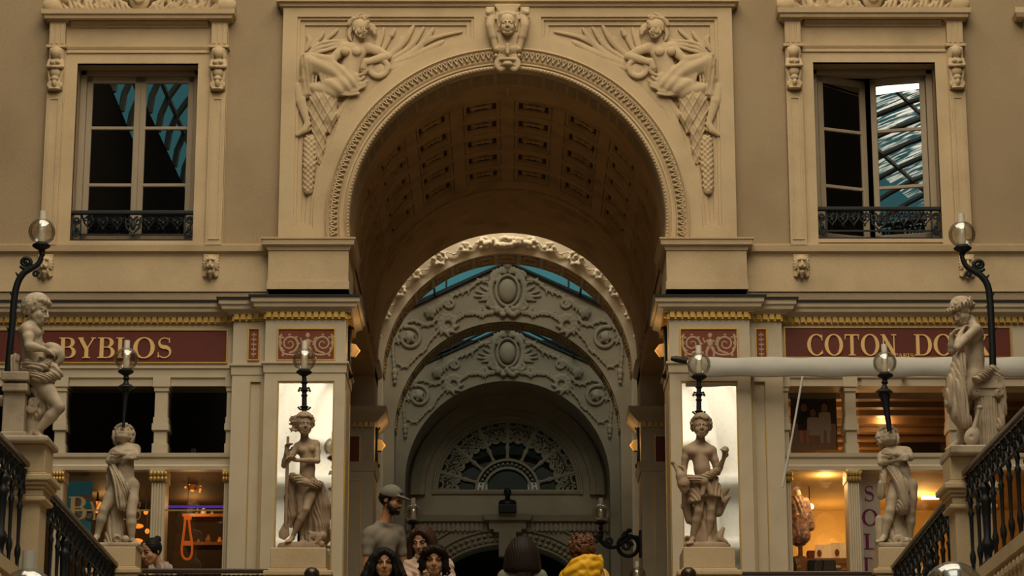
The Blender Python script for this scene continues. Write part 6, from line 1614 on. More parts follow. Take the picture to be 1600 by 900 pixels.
m_ = n * 2; g.add(vs, [(i, (i + 1) % m_, m_ + (i + 1) % m_, m_ + i) for i in range(m_)] + [tuple(range(m_))[::-1], tuple(range(m_, 2 * m_))]); g.build('column', M['marble'], root)
g = MB(); z1 = B(1541, 606, .0).z; z2 = B(1541, 604, 0).z
g.box(cc.x - 24 * u, cc.x + 24 * u, cc.y - 20 * u, cc.y + 20 * u, B(0, 610, 0).z, B(0, 603, 0).z)
for s in (-1, 1):
    for yy in (-16 * u, 0, 16 * u): pass
    g.tube([(cc.x + s * 18 * u, cc.y - 19 * u, B(0, 617, 0).z), (cc.x + s * 18 * u, cc.y + 19 * u, B(0, 617, 0).z)], 7.5 * u, 16)
    g.tube(spiral((cc.x + s * 18 * u, cc.y - 20 * u, B(0, 617, 0).z), 6 * u, 1 * u, PI / 2, -s * 1.6, 20), 1.3 * u, 6)
g.box(cc.x - 16 * u, cc.x + 16 * u, cc.y - 17 * u, cc.y + 17 * u, B(0, 622, 0).z, B(0, 610, 0).z)
g.box(cc.x - 22 * u, cc.x + 17 * u, cc.y - 18 * u, cc.y + 18 * u, B(0, 603, 0).z, B(0, 589, 0).z); g.build('ionic_capital', M['marble'], root, bevel=.004)
S = SDF(lo, hi, .0056); S.ell(B(1519, 682, -.16), (12 * u, 6 * u, 16 * u), .01, R=[[.9, 0, -.43], [0, 1, 0], [.43, 0, .9]]); S.cap(B(1522, 668, -.16), B(1530, 640, -.15), 4 * u, 3 * u, .006); S.ell(B(1531, 637, -.15), (5 * u, 5 * u, 4 * u), .005)
S.ell(B(1518, 682, -.19), (4 * u, 3 * u, 4 * u), .003, 'sub'); S.mesh('lute', M['marble'], root)
g = MB().box(pb.x - 24 * u, pb.x + 68 * u, Y0 - .24, Y0 + .22, pb.z - 14 * u, pb.z); g.build('plinth', M['marble'], root, bevel=.012)
STAT['near_right'] = (pb, u, pb.z - 14 * u)
# ------------------------------------------------------------------ pedestals, railings, lamps
def pedestal(c, hw, hd, ztop, label, block=0.26, group=None, zbot=GZ):
    """die with a moulded cap under it: block, ogee, shaft, base"""
    o = empty('pedestal', (c.x, c.y, zbot), label, 'pedestal', group)
    z1 = ztop - block
    MB().box(c.x - hw, c.x + hw, c.y - hd, c.y + hd, z1, ztop).build('die', M['stone'], o, bevel=.008)
    x0, x1, y0, y1 = c.x - hw, c.x + hw, c.y - hd, c.y + hd
    loop = [(x0, y1), (x0, y0), (x1, y0), (x1, y1)]
    g = MB()
    for (e, za, zb) in ((.015, z1 - .02, z1), (.05, z1 - .06, z1 - .02), (.03, z1 - .085, z1 - .06), (.01, z1 - .11, z1 - .085), (-.005, z1 - .16, z1 - .11), (.012, z1 - .19, z1 - .16)):
        g.box(x0 - e, x1 + e, y0 - e, y1 + e, za, zb)
    g.build('cap_moulding', M['stone'], o, bevel=.008)
    s_ = .025
    MB().box(x0 + s_, x1 - s_, y0 + s_, y1 - s_, zbot + .12, z1 - .16).build('shaft', M['stone'], o)
    MB().box(x0 - .01, x1 + .01, y0 - .01, y1 + .01, zbot, zbot + .12).build('base', M['stone'], o)
    return o
b, u, z = STAT['woman']; pedestal(b + Vector((-.01, .05, 0)), 43 * u, 46 * u, z, 'stone pedestal under the robed woman with the oar', .17)
b, u, z = STAT['boy']; pedestal(b + Vector((0, .05, 0)), 40 * u, 46 * u, z, 'stone pedestal under the boy with the jug', .17)
b, u, z, at = STAT['left_child']; pedestal(b, 33 * u, 33 * u, z, 'stone pedestal under the horn blowing child by the left shop', .16)
b, u, z, at = STAT['right_child']; pedestal(b, 33 * u, 33 * u, z, 'stone pedestal under the horn blowing child by the right shop', .16)
b, u, z = STAT['near_left']; pedestal(b + Vector((-.02, 0, 0)), 33 * u, 34 * u, z, 'tall stone pier under the youth with the hat', .19)
b, u, z = STAT['near_right']; pedestal(b + Vector((.05, 0, 0)), 34 * u, 34 * u, z, 'tall stone pier under the woman leaning on a column', .17)

def baluster_mesh(h):
    prof = [(.018, 0), (.020, .03), (.011, .05), (.013, .10), (.020, .13), (.021, .16), (.011, .20), (.013, .36 * h / .6), (.015, .45 * h / .6), (.022, .48 * h / .6), (.012, .50 * h / .6), (.013, .53 * h / .6), (.019, .56 * h / .6), (.010, h)]
    g = MB().lathe((0, 0, 0), prof, 8); me = bpy.data.meshes.new('baluster'); me.from_pydata(g.v, [], g.f); me.materials.append(M['iron'])
    me.polygons.foreach_set('use_smooth', [True] * len(me.polygons)); return me
def railing(p0, p1, label, fr_h=.20, bal_h=.56, st=.105, post_every=9, lace=True, sx=1.0):
    """iron rail from p0 to p1 (top of the handrail)"""
    p0, p1 = Vector(p0), Vector(p1); L_ = (p1 - p0).length; d = (p1 - p0) / L_
    o = empty('railing', ((p0 + p1) / 2).to_tuple()[:2] + (min(p0.z, p1.z) - fr_h - bal_h - .03,), label, 'railing', None)
    n = Vector((-d.y, d.x, 0)).normalized()
    def rail(name, z0, z1, w, m):
        g = MB(); vs = []
        for p in (p0, p1):
            for a, zz in ((-w, z0), (w, z0), (w, z1), (-w, z1)): vs.append(p + n * a + Vector((0, 0, zz)))
        g.add(vs, [(0, 1, 5, 4), (1, 2, 6, 5), (2, 3, 7, 6), (3, 0, 4, 7), (3, 2, 1, 0), (4, 5, 6, 7)]); return g.build(name, m, o, bevel=.008)
    rail('handrail', -.035, 0, .028, M['rail'])
    rail('lower_rail', -fr_h - bal_h - .03, -fr_h - bal_h, .022, M['iron']); rail('frieze_bar', -fr_h - .012, -fr_h + .006, .012, M['iron'])
    if lace:
        g = MB(); k = int(L_ / (.075 * sx))
        for i in range(k):
            p = p0 + d * ((i + .5) * L_ / k) + Vector((0, 0, -.045))
            hh = fr_h - .05
            for s in (-1, 1):
                g.tube([p + d * (s * sx * .030 * math.cos(t)) + Vector((0, 0, -hh * .28 - .036 * math.sin(t))) for t in [PI * 2 * q / 8 for q in range(9)]], .009, 5)
                g.tube([p + d * (s * sx * .034) + Vector((0, 0, -hh * .02)), p + d * (s * sx * .012) + Vector((0, 0, -hh * .62)), p + d * (s * sx * .030) + Vector((0, 0, -hh))], .010, 5)
            g.ball(p + Vector((0, 0, -hh * .68)), (.016, .016, .024), 6, 4); g.ball(p + Vector((0, 0, -hh * .28)), (.016, .016, .016), 6, 4)
        g.build('scroll_frieze', M['iron'], o, smooth=True)
    me = baluster_mesh(bal_h); k = int(L_ / st)
    for i in range(k):
        p = p0 + d * ((i + .5) * L_ / k)
        big = post_every and i % post_every == post_every // 2
        q = bpy.data.objects.new('post' if big else 'baluster', me); COL.objects.link(q); q.parent = o
        q.location = p + Vector((0, 0, -fr_h - bal_h)) - o.location
        if big: q.scale = (2.1, 2.1, 1)
    return o
M['rail'] = mat('polished_handrail', (0.035, 0.018, 0.010), 0.3, spec=0.5)
XL, XR = -3.15, 3.10
nl_, nr_ = STAT['near_left'][0], STAT['near_right'][0]
a0, a1 = PX(-150, 530, XL), PX(56, 738, XL); a0 = a1 + (PX(0, 680, XL) - a1) * 1.9
railing(a0, Vector((XL, nl_.y - .17, a1.z)), 'black iron railing running up to the pier of the youth with the hat', st=.26, sx=2.4, post_every=8)
a0, a1 = PX(86, 774, XL), PX(190, 890, XL); lc = STAT['left_child'][0]
railing(Vector((XL, nl_.y + .17, a0.z)), Vector((XL, lc.y - .18, a1.z)), 'black iron railing between the pier of the youth and the left child', st=.26, sx=2.4, post_every=8)
a1 = PX(1500, 745, XR); a0 = a1 + (PX(1600, 640, XR) - a1) * 1.9
railing(a0, Vector((XR, nr_.y - .17, a1.z)), 'black iron railing running up to the pier of the wreathed woman', st=.26, sx=2.4, post_every=8)
a0, a1 = PX(1477, 780, XR), PX(1388, 893, XR); rc = STAT['right_child'][0]
railing(Vector((XR, nr_.y + .17, a0.z)), Vector((XR, rc.y - .18, a1.z)), 'black iron railing between the pier of the wreathed woman and the right child', st=.26, sx=2.4, post_every=8)
wb, bb = STAT['woman'][0], STAT['boy'][0]
z = zw(889, -2.25); railing((lc.x + .19, -2.25, z), (wb.x - .24, -2.25, z), 'low railing in front of the left shop, its handrail at the bottom edge')
z = zw(893, -2.25); railing((bb.x + .22, -2.25, z), (rc.x - .19, -2.25, z), 'low railing in front of the right shop, its handrail at the bottom edge')
# stone kerbs under the side railings
for s, X_, zt_ in ((-1, XL, PX(0, 680, XL).z - .80), (1, XR, PX(1600, 640, XR).z - .80)):
    g = MB().box(X_ - .12, X_ + .12, -9.4, -2.0, GZ, zt_ - .02); g.box(X_ - .15, X_ + .15, -9.4, -2.0, zt_ - .10, zt_ - .02)
    for i in range(60): g.ball((X_ - s * .13, -9.3 + i * .12, zt_ - .16), (.02, .045, .04), 7, 5)
    structure(g.build('trim_36', M['stone']))

def globe_lamp(name, label, gc, r, chim, m_pole, poles, group='globe lamps', cup=True):
    """gc: centre of the glass ball; chim: height of the glass chimney above it; poles(o) adds its iron parts"""
    o = empty(name, gc - Vector((0, 0, r * 1.6)), label, 'lamp', group)
    g = MB(); n = 13
    prof = [(r * math.sin(PI * (.12 + .80 * i / n)), -r * math.cos(PI * (.12 + .80 * i / n))) for i in range(n + 1)]
    g.lathe(gc, prof, 24); gl = g.build('glass_globe', M['globe'], o, smooth=True)
    MB().lathe(gc, [(r * .27, -r * .85), (r * .29, -r * .2), (r * .27, r * .5), (r * .26, r * .95), (r * .25, r + chim)], 14).build('glass_chimney', M['chimney'], o, smooth=True)
    MB().lathe(gc, [(r * .15, -r * 1.62), (r * .18, -r * 1.45), (r * .62, -r * 1.18), (r * .68, -r * 1.08), (r * .58, -r * .98), (r * .45, -r * .86), (r * .2, -r * .9)], 18).build('burner_cup', M['iron'], o, smooth=True)
    poles(o)
    return o
# tall swan-neck lamps by the near statues
def swan(px, X_, s, label):
    Y = (nl_ if s < 0 else nr_).y + .27; c = P(px[0], px[1], Y); u = 1 / scale_at(c)
    def Bq(x, y, d=0.0): return P(x, y, Y + d)
    def poles(o):
        if s < 0: L = [(66, 392), (65, 400), (60, 412), (48, 420), (36, 428), (27, 444), (22, 470), (19, 510), (14, 560), (10, 620), (8, 690)]; sc = [(40, 410, 7, .6, 1)]
        else: L = [(1503, 396), (1504, 404), (1510, 416), (1522, 424), (1534, 432), (1543, 446), (1547, 470), (1549, 510), (1551, 560), (1552, 620), (1553, 700)]; sc = [(1530, 414, 7, PI - .6, -1)]
        pts = smooth_path([Bq(*p) for p in L], 5); n = len(pts)
        MB().tube(pts, [u * (3.2 + 2.2 * min(1, i / 20)) for i in range(n)], 10).build('pole', M['iron'], o, smooth=True)
        g = MB()
        for (x, y, r, a, k) in sc:
            g.tube(spiral(Bq(x, y), 10 * u, 3 * u, a - k * 2.6, k * 1.3, 20), [u * 3.2] * 14 + [u * 2.6] * 7, 8); g.ball(Bq(x, y), 3.4 * u, 8, 6)
            g.tube([Bq(x - k * 0, y + 11), Bq(x - k * 8, y + 6)], u * 3, 8)
        k = -1 if s < 0 else 1
        g.tube(spiral(Bq((56 if s < 0 else 1514), 428), 5 * u, 2 * u, 0, 1.2, 12), u * 2.2, 6)
        for i in range(22, n - 6, 7):
            p = pts[i]; MB().tube([p, p + Vector((k * 4 * u, 0, 3 * u)), p + Vector((k * 8 * u, 0, 8 * u))], [3 * u, 2.2 * u, .8 * u], 6).build('thorn', M['iron'], o)
            p = pts[i + 3]; MB().tube([p, p + Vector((-k * 4 * u, 0, 3 * u)), p + Vector((-k * 7 * u, 0, 7 * u))], [3 * u, 2.2 * u, .8 * u], 6).build('thorn', M['iron'], o)
        MB().lathe(Bq(66 if s < 0 else 1503, 395), [(2.5 * u, -6 * u), (5 * u, -3 * u), (3 * u, 0), (5 * u, 3 * u), (2 * u, 6 * u)], 12).build('collar', M['iron'], o, smooth=True)
        g.build('scroll', M['iron'], o, smooth=True)
    return globe_lamp('globe_lamp', label, c, 21 * u, 12 * u, None, poles)
swan((65.5, 362), -3.08, -1, 'globe lamp on a tall curved iron pole behind the youth with the hat')
swan((1503, 366), 3.10, 1, 'globe lamp on a tall curved iron pole behind the wreathed woman')
# horn lamps blown by the children
def horn(gx, gy, sy, mx_, my, Y, label, wide):
    c = P(gx, gy, Y); u = 1 / scale_at(c)
    def poles(o):
        s0 = P(gx - .8, sy, Y); m0 = P(mx_, my, Y + .0)
        MB().tube([P(gx, gy + 26, Y), P(gx - .2, gy + 31, Y), P(gx - .3, gy + 34, Y), P(gx - .6, gy + 40, Y), P(gx - .8, sy - 2, Y)], [3 * u, 5.5 * u, 3 * u, 6 * u, 7 * u], 14).build('stem', M['iron'], o, smooth=True)
        MB().tube([P(gx - .8, sy - 5, Y), P(gx - .8, sy - 1, Y), s0, P(gx - .8, sy + 4, Y)], [8 * u, 13.5 * u, 14 * u, 7 * u], 18).build('saucer', M['iron'], o, smooth=True)
        MB().tube([P(gx - .8, sy + 2, Y), L3(s0, m0, .3), L3(s0, m0, .65), m0], [wide * 1.6 * u, wide * u, wide * .75 * u, wide * .6 * u], 12).build('horn', M['iron'], o, smooth=True)
    return globe_lamp('globe_lamp', label, c, 18.5 * u, 11 * u, None, poles)
horn(197.5, 561, 606, 192.5, 668, -2.28, 'globe lamp on the thin horn of the child by the left shop', 3.6)
horn(1382.5, 567, 613, 1390, 674, -2.28, 'globe lamp on the tapered horn of the child by the right shop', 6.0)
# lamps rising behind the two central statues
def rear_lamp(gx, gy, py, zb, Y, label):
    c = P(gx, gy, Y); u = 1 / scale_at(c)
    def poles(o):
        b_ = Vector((c.x, c.y, zb)); MB().tube([P(gx, gy + 28, Y), P(gx, gy + 80, Y), b_], [3.6 * u, 4 * u, 5.5 * u], 12).build('pole', M['iron'], o, smooth=True)
        for y_, r in ((gy + 36, 6), (gy + 48, 7.5), (gy + 56, 5.5), (gy + 74, 7.5)): MB().lathe(P(gx, y_, Y), [(3 * u, -3 * u), (r * u, 0), (3 * u, 3 * u)], 12).build('collar', M['iron'], o, smooth=True)
        for k in (-1, 1):
            MB().tube([P(gx, gy + 46, Y), P(gx + k * 7, gy + 44, Y), P(gx + k * 9, gy + 50, Y)], 1.8 * u, 6).build('hook', M['iron'], o, smooth=True); MB().tube([P(gx, gy + 76, Y), P(gx + k * 6, gy + 78, Y), P(gx + k * 10, gy + 74, Y)], 1.6 * u, 6).build('hook', M['iron'], o, smooth=True)
    return globe_lamp('globe_lamp', label, c, 18.5 * u, 11 * u, None, poles)
rear_lamp(475.5, 562, 640, STAT['woman'][2], -2.10, 'globe lamp on the iron pole rising behind the woman with the oar')
rear_lamp(1092, 569, 645, STAT['boy'][2], -2.10, 'globe lamp on the iron pole rising behind the boy with the jug')
# bracket lamps on the rear piers
def bracket(gx, gy, s, label):
    Y = 4.95; c = P(gx, gy, Y); u = 1 / scale_at(c)
    def poles(o):
        g = MB(); k = s
        q = lambda dx, dy: P(gx + k * dx, gy + dy, Y)
        wall = s * AR; wx = abs((wall - c.x) / u)
        g.tube([q(0, 20), q(0, 30), q(0, 42)], [3 * u, 2.4 * u, 3 * u], 8)
        for d in (24, 31, 37): g.ball(q(0, d), 4 * u, 8, 6)
        g.tube(smooth_path([q(-2, 42), q(8, 52), q(22, 54), q(34, 46), q(48, 38), q(wx - 3, 40)], 6), 3.2 * u, 8)
        g.tube(spiral(q(-8, 42), 7 * u, 2 * u, 0, 1.3, 16), 2.4 * u, 6); g.tube(spiral(q(12, 44), 7 * u, 2 * u, PI, 1.3, 16), 2.4 * u, 6)
        g.tube([q(wx - 20 + 16 * math.cos(t), 52 + 16 * math.sin(t)) for t in [2 * PI * i / 20 for i in range(21)]], 3.2 * u, 8)
        g.tube(spiral(q(wx - 22, 52), 9 * u, 2 * u, 0, 1.3, 16), 2.6 * u, 6)
        for (x_, y_) in ((36, 36), (44, 28), (wx - 24, 32)): g.ball(q(x_, y_), (5 * u, 4 * u, 4 * u), 7, 5)
        g.build('scroll_arm', M['iron'], o, smooth=True)
        a_, b_ = q(wx - 3, 70), q(wx, 28); MB().box(min(a_.x, wall), max(a_.x, wall), Y - .05, Y + .05, a_.z, b_.z).build('wall_plate', M['iron'], o, bevel=.008)
    return globe_lamp('globe_lamp', label, c, 14 * u, 9 * u, None, poles)
bracket(645.5, 801, -1, 'globe lamp on a scrolled iron bracket, behind the man in the cap')
bracket(939, 801, 1, 'globe lamp on a scrolled iron bracket, above the yellow jacket')
# post lamps whose globes just show at the bottom edge
def post_lamp(gx, gy, r, sc_, label, zb, chim, m=None):
    d = F / sc_; a = (gx - 793) / F; b_ = (450 - gy) / F
    c = Vector((a * d, d * (CT - b_ * ST) - YC, d * (ST + b_ * CT))); u = d / F
    def poles(o):
        MB().tube([c + Vector((0, 0, -r * u * 1.5)), Vector((c.x, c.y, zb + .3)), Vector((c.x, c.y, zb))], [r * .2 * u, r * .26 * u, r * .8 * u], 12).build('post', M['iron'], o, smooth=True)
    return globe_lamp('globe_lamp', label, c, r * u, chim * u, None, poles)
post_lamp(996, 898, 13, 4000 / (22.76 + 2.4), 'small globe lamp at the bottom edge right of the yellow jacket', GZ, 8)
post_lamp(1490, 925, 48, 520, 'large clear globe lamp cut by the bottom edge, below the wreathed woman', -1.65, -6)
post_lamp(43, 932, 44, 470, 'large globe lamp with glass chimney cut by the bottom left edge', -1.65, 27)
# dark newel knobs just showing beside the central pedestals
for s, px in ((-1, 487), (1, 1076)):
    c = P(px, 897, -2.75); o = empty('newel_post', (c.x, c.y, GZ), 'dark round topped newel beside the pedestal of the %s' % ('woman with the oar' if s < 0 else 'boy with the jug'), 'newel', 'stair newels')
    MB().tube([(c.x, c.y, GZ - .0), (c.x, c.y, c.z - .05)], .03, 10).build('post', M['iron'], o); MB().ball(c, (.062, .062, .055), 14, 9).build('knob', M['rail'], o, smooth=True)
# ------------------------------------------------------------------ shop interiors
def point(name, loc, energy, color, r=.06):
    d = bpy.data.lights.new(name, 'POINT'); d.energy = energy; d.color = color; d.shadow_soft_size = r
    o = bpy.data.objects.new(name, d); COL.objects.link(o); o.location = loc; return o
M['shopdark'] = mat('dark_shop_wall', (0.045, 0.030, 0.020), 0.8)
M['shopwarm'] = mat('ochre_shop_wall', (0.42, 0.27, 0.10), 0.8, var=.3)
M['shelfwood'] = mat('shelf_wood', (0.30, 0.13, 0.04), 0.5, var=.3, vscale=8)
M['beamwood'] = mat('ceiling_wood', (0.24, 0.13, 0.05), 0.6, var=.4, vscale=6)
M['bulb'] = mat('lit_lamp', (1, .8, .5), .4, emit=(1.0, .72, .36), estr=6)
M['amber'] = mat('lit_amber_glass', (.6, .2, .02), .3, emit=(1.0, .30, .03), estr=1.3)
M['orange'] = mat('orange_beads', (0.75, 0.16, 0.02), .4, emit=(1.0, .20, .01), estr=.25)
zmid = (zw(734, YB) + zw(708, YB)) / 2
for s in (-1, 1):
    a, b = (-5.85, -2.3) if s < 0 else (2.3, 5.85)
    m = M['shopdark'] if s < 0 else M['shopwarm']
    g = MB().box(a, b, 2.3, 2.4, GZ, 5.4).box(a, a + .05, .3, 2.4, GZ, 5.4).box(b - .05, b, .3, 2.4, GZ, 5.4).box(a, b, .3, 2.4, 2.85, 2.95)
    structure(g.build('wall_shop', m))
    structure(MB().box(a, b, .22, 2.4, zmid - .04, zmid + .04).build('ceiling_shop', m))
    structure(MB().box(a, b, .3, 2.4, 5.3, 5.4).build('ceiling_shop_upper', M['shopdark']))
def at(px, py, Y): return P(px, py, Y)
def slab(name, x0, x1, y0, y1, Y, d, m, parent=None, **k):
    a, b = P(x0, y1, Y), P(x1, y0, Y); return MB().box(min(a.x, b.x), max(a.x, b.x), Y, Y + d, a.z, b.z).build(name, m, parent, **k)
# ---- left shop
point('left_shop_lamp', at(300, 790, .50), 5, (1.0, .50, .16)); point('left_shop_lamp', at(300, 800, 1.6), 7, (1.0, .50, .16)); point('left_shop_lamp', at(160, 800, 1.4), 11, (1.0, .52, .18)); point('left_shop_lamp', at(40, 790, 1.2), 8, (1.0, .52, .18))
o = slab('ceiling_lamp', 297, 331, 735, 740.5, .7, .10, M['bulb']); tag(o, 'lit oblong lamp under the ceiling of the left shop', 'ceiling lamp')
for x, y, r, lb in ((117, 762, .016, 'tiny lit bulb above the teal poster in the left shop'), (162, 738, .022, 'small lit lamp under the left shop ceiling beside the crossed arm child')):
    c = at(x, y, .8); o = empty('lamp_bulb', c, lb, 'lamp'); MB().ball(c, r, 12, 8).build('bulb', M['bulb'], o, smooth=True); MB().lathe(c, [(.02, r), (.012, r + .03), (.004, r + .10)], 8).build('socket', M['iron'], o)
c = at(152, 792, 1.3); o = empty('lamp_bulb', c, 'glowing amber lamp deep in the left shop behind the statue', 'lamp'); MB().ball(c, (.05, .05, .06), 14, 9).build('glass_shade', M['amber'], o, smooth=True); MB().lathe(c, [(.03, .05), (.01, .08), (.008, .2)], 8).build('socket', M['iron'], o)
c = at(301, 758, .9); o = empty('mosaic_lamp', c, 'cluster lamp of small amber glass beads hanging in the left shop', 'lamp'); rnd = random.Random(2)
MB().tube([c + Vector((0, 0, .08)), (c.x, c.y, zmid - .04)], .004, 6).build('cord', M['iron'], o)
for i in range(12): MB().ball(c + Vector((rnd.uniform(-.07, .07), rnd.uniform(-.05, .05), rnd.uniform(-.06, .06))), .011, 8, 6).build('glass_bead', M['amber'], o, smooth=True)
MB().ball(c, (.05, .05, .055), 10, 7).build('lamp_body', M['shelfwood'], o, smooth=True)
for y, x0, x1, lb in ((806, 286, 352, 'upper wooden shelf lit orange in the left shop window'), (850, 288, 352, 'lower wooden shelf lit orange in the left shop window')):
    a_, b_ = at(x0, y, .75), at(x1, y, .75); o = empty('wall_shelf', ((a_.x + b_.x) / 2, .8, a_.z), lb, 'shelf', 'left shop shelves')
    MB().box(a_.x, b_.x + .05, .70, 1.0, a_.z - .015, a_.z + .012).build('board', M['shelfwood'], o)
    for xx in (a_.x + .03, b_.x): MB().box(xx, xx + .015, .78, 1.0, a_.z - .07, a_.z - .015).build('bracket', M['iron'], o)
slabs = [(318, 806, 'squat glass jar on the upper shelf of the left shop', .028), (332, 806, 'brass cup on the upper shelf of the left shop', .020), (310, 850, 'narrow bottle on the lower shelf of the left shop', .016), (326, 850, 'round pot on the lower shelf of the left shop', .030), (343, 850, 'amber vase on the lower shelf of the left shop', .022)]
for i, (x, y, lb, r) in enumerate(slabs):
    c = at(x, y, .82); c.z = at(x, y, .75).z + .012
    o = MB().lathe(c, [(r * .7, 0), (r, r * .8), (r * .95, r * 1.6), (r * .45, r * 2.3), (r * .55, r * 2.9)], 14).build(('jar', 'cup', 'bottle', 'pot', 'vase')[i], M[('chimney', 'gold', 'darkmarble', 'shelfwood', 'orange')[i]], None, smooth=True); tag(o, lb, ('jar', 'cup', 'bottle', 'pot', 'vase')[i])
Y = .5; o = empty('necklace', at(293, 806, Y), 'long orange bead necklace hanging in the left shop window', 'necklace')
L = smooth_path([at(290, 808, Y), at(287, 835, Y), at(284, 858, Y), at(286, 870, Y), at(293, 874, Y), at(299, 868, Y), at(300, 850, Y), at(297, 830, Y), at(295, 808, Y)], 5)
MB().tube(L, .011, 8).build('bead_string', M['orange'], o, smooth=True); slab('clasp', 287, 299, 806, 812, Y - .012, .03, M['orange'], o); slab('charm', 286, 299, 845, 852, Y - .015, .02, M['orange'], o)
MB().tube([at(293, 806, Y), (at(293, 806, Y).x, Y, zmid - .04)], .003, 5).build('cord', M['iron'], o)
for x, y, lb in ((216, 822, 'upper orange lantern behind the leg of the left child'), (215, 845, 'lower orange lantern behind the leg of the left child')):
    c = at(x, y, .8 if y < 830 else 1.0); o = empty('lantern', c, lb, 'lantern', 'orange lanterns'); MB().ball(c, (.05, .04, .022), 14, 8).build('lantern_shade', M['amber'], o, smooth=True); MB().tube([c + Vector((0, 0, .02)), (c.x, c.y, zmid - .04)], .003, 5).build('cord', M['iron'], o)
o = slab('neon_strip', 257, 353, 789.5, 793.5, .40, .012, mat('violet_neon', (.1, .03, .3), .4, emit=(.16, .05, .75), estr=.5)); tag(o, 'thin violet light strip across the left shop window', 'light strip')
o = empty('wall_poster', at(112, 800, .55), 'teal poster with a pale ring emblem in the left shop window', 'poster')
slab('sheet', 98, 145, 752, 838, .56, .006, mat('teal_poster', (.05, .26, .30), .5, emit=(.05, .26, .30), estr=.12), o)
c = at(133, 792, .55); g = MB(); g.tube([c + Vector((.085 * math.cos(t), 0, .095 * math.sin(t))) for t in [2 * PI * i / 30 for i in range(31)]], .022, 8, flat=.2); g.build('ring', mat('pale_print', (.62, .55, .55), .6), o, smooth=True)
g = MB().tube([at(140, 806, .548) + Vector((.035 * math.cos(t), 0, .04 * math.sin(t))) for t in [2 * PI * i / 20 for i in range(21)]], .010, 8, flat=.2); g.build('small_ring', mat('slate_print', (.10, .12, .18), .6), o, smooth=True)
# gilt lettering on the glass
Y = .014; o = empty('window_lettering', at(170, 800, Y), 'gilt lettering painted on the glass of the left shop window', 'lettering'); M['dullgold'] = mat('dull_gilt', (.30, .19, .07), .5)
a_, b_ = at(106, 812, Y), at(136, 776, Y); letters('B', a_.x, Y, a_.z, b_.z - a_.z, M['dullgold'], o, 'initial', .004, b_.x - a_.x)
a_, b_ = at(139, 812, Y), at(222, 784, Y); letters('YBLOS', a_.x, Y, a_.z, b_.z - a_.z, M['dullgold'], o, 'lettering', .004, b_.x - a_.x)
slab('gilt_line', 106, 352, 796, 798.5, Y - .003, .004, M['dullgold'], o)
# a few small goods glimpsed in the dark of the left windows
rnd = random.Random(8)
for i, (x, y, n_) in enumerate(((228, 800, 'beside the shelf column'), (230, 830, 'above the woman with the bun'), (30, 800, 'behind the near left railing'), (62, 842, 'low behind the left railing'))):
    c = at(x, y, 1.1 + .25 * (i == 1)); o = empty('pendant_lamp', c, 'small amber pendant lamp in the left shop, ' + n_, 'lamp', 'left shop pendants'); MB().ball(c, (.022, .022, .026), 10, 7).build('glass_shade', M['amber'], o, smooth=True); MB().tube([c, (c.x, c.y, zmid - .04)], .003, 5).build('cord', M['iron'], o)
# ---- right shop
point('right_shop_lamp', at(1290, 752, .40), 9, (1.0, .64, .26)); point('right_shop_lamp', at(1300, 850, 1.9), 17, (1.0, .60, .20)); point('right_shop_lamp', at(1330, 760, 1.6), 9, (1.0, .58, .22)); point('right_shop_lamp', at(1440, 790, 1.4), 18, (1.0, .55, .18)); point('right_shop_lamp', at(1380, 660, 1.0), 8, (1.0, .60, .28)); point('right_shop_lamp', at(1275, 650, .6), 7, (1.0, .62, .30))
for x, y, lb in ((1254, 732, 'lit ceiling spotlight above the floral shirt'), ):
    c = at(x, y, .8); o = empty('spotlight', c, lb, 'spotlight'); MB().lathe(c, [(.03, 0), (.034, .004), (.034, .02), (.01, .03)], 16, 1.4).build('housing', M['iron'], o, smooth=True); MB().lathe(c, [(.026, -.004), (.03, .001)], 16, 1.5).build('lens', M['bulb'], o)
c = at(1266.5, 791.5, .9); o = empty('spotlight', c, 'round lit spotlight beside the floral shirt', 'spotlight'); MB().ball(c, (.032, .02, .030), 14, 9).build('lens', M['bulb'], o, smooth=True); MB().tube([c + Vector((.0, .03, .0)), c + Vector((.0, .10, .02))], [.036, .03], 12).tube([c + Vector((0, .07, .02)), (c.x, c.y + .07, zmid - .04)], .005, 6).build('housing', M['iron'], o)
for x0, x1, y0, y1, lb in ((1288, 1322, 721.5, 724, 'thin light tube under the beam above the books'), (1440, 1476, 774, 780, 'bright light tube in the right shop beside the horn blowing child')):
    o = slab('light_tube', x0, x1, y0, y1, .9, .02, M['bulb']); tag(o, lb, 'light tube')
# shirt on a stand
c0 = at(1250, 870, .6); u = 1 / scale_at(c0)
o = empty('shirt_stand', c0, 'floral shirt on a display bust in the right shop window', 'display bust')
mm = bpy.data.materials.new('floral_cotton'); mm.use_nodes = True; nt = mm.node_tree; bs = nt.nodes['Principled BSDF']; bs.inputs['Roughness'].default_value = .9
ge = nt.nodes.new('ShaderNodeNewGeometry'); vo = nt.nodes.new('ShaderNodeTexVoronoi'); vo.inputs['Scale'].default_value = 42; nt.links.new(ge.outputs['Position'], vo.inputs['Vector'])
cr = nt.nodes.new('ShaderNodeValToRGB'); el = cr.color_ramp.elements; el[0].color = (.10, .07, .09, 1); el[1].color = (.62, .42, .32, 1); e2 = el.new(.45); e2.color = (.45, .25, .20, 1); e3 = el.new(.7); e3.color = (.16, .16, .22, 1)
sx_ = nt.nodes.new('ShaderNodeSeparateColor'); nt.links.new(vo.outputs['Color'], sx_.inputs[0]); nt.links.new(sx_.outputs[0], cr.inputs[0]); nt.links.new(cr.outputs[0], bs.inputs['Base Color'])
lo, hi = bounds(.6, 1222, 764, 1276, 852, -.12, .12)
S = SDF(lo, hi, .0055); q = lambda x, y, d=0.0: P(x, y, .6 + d)
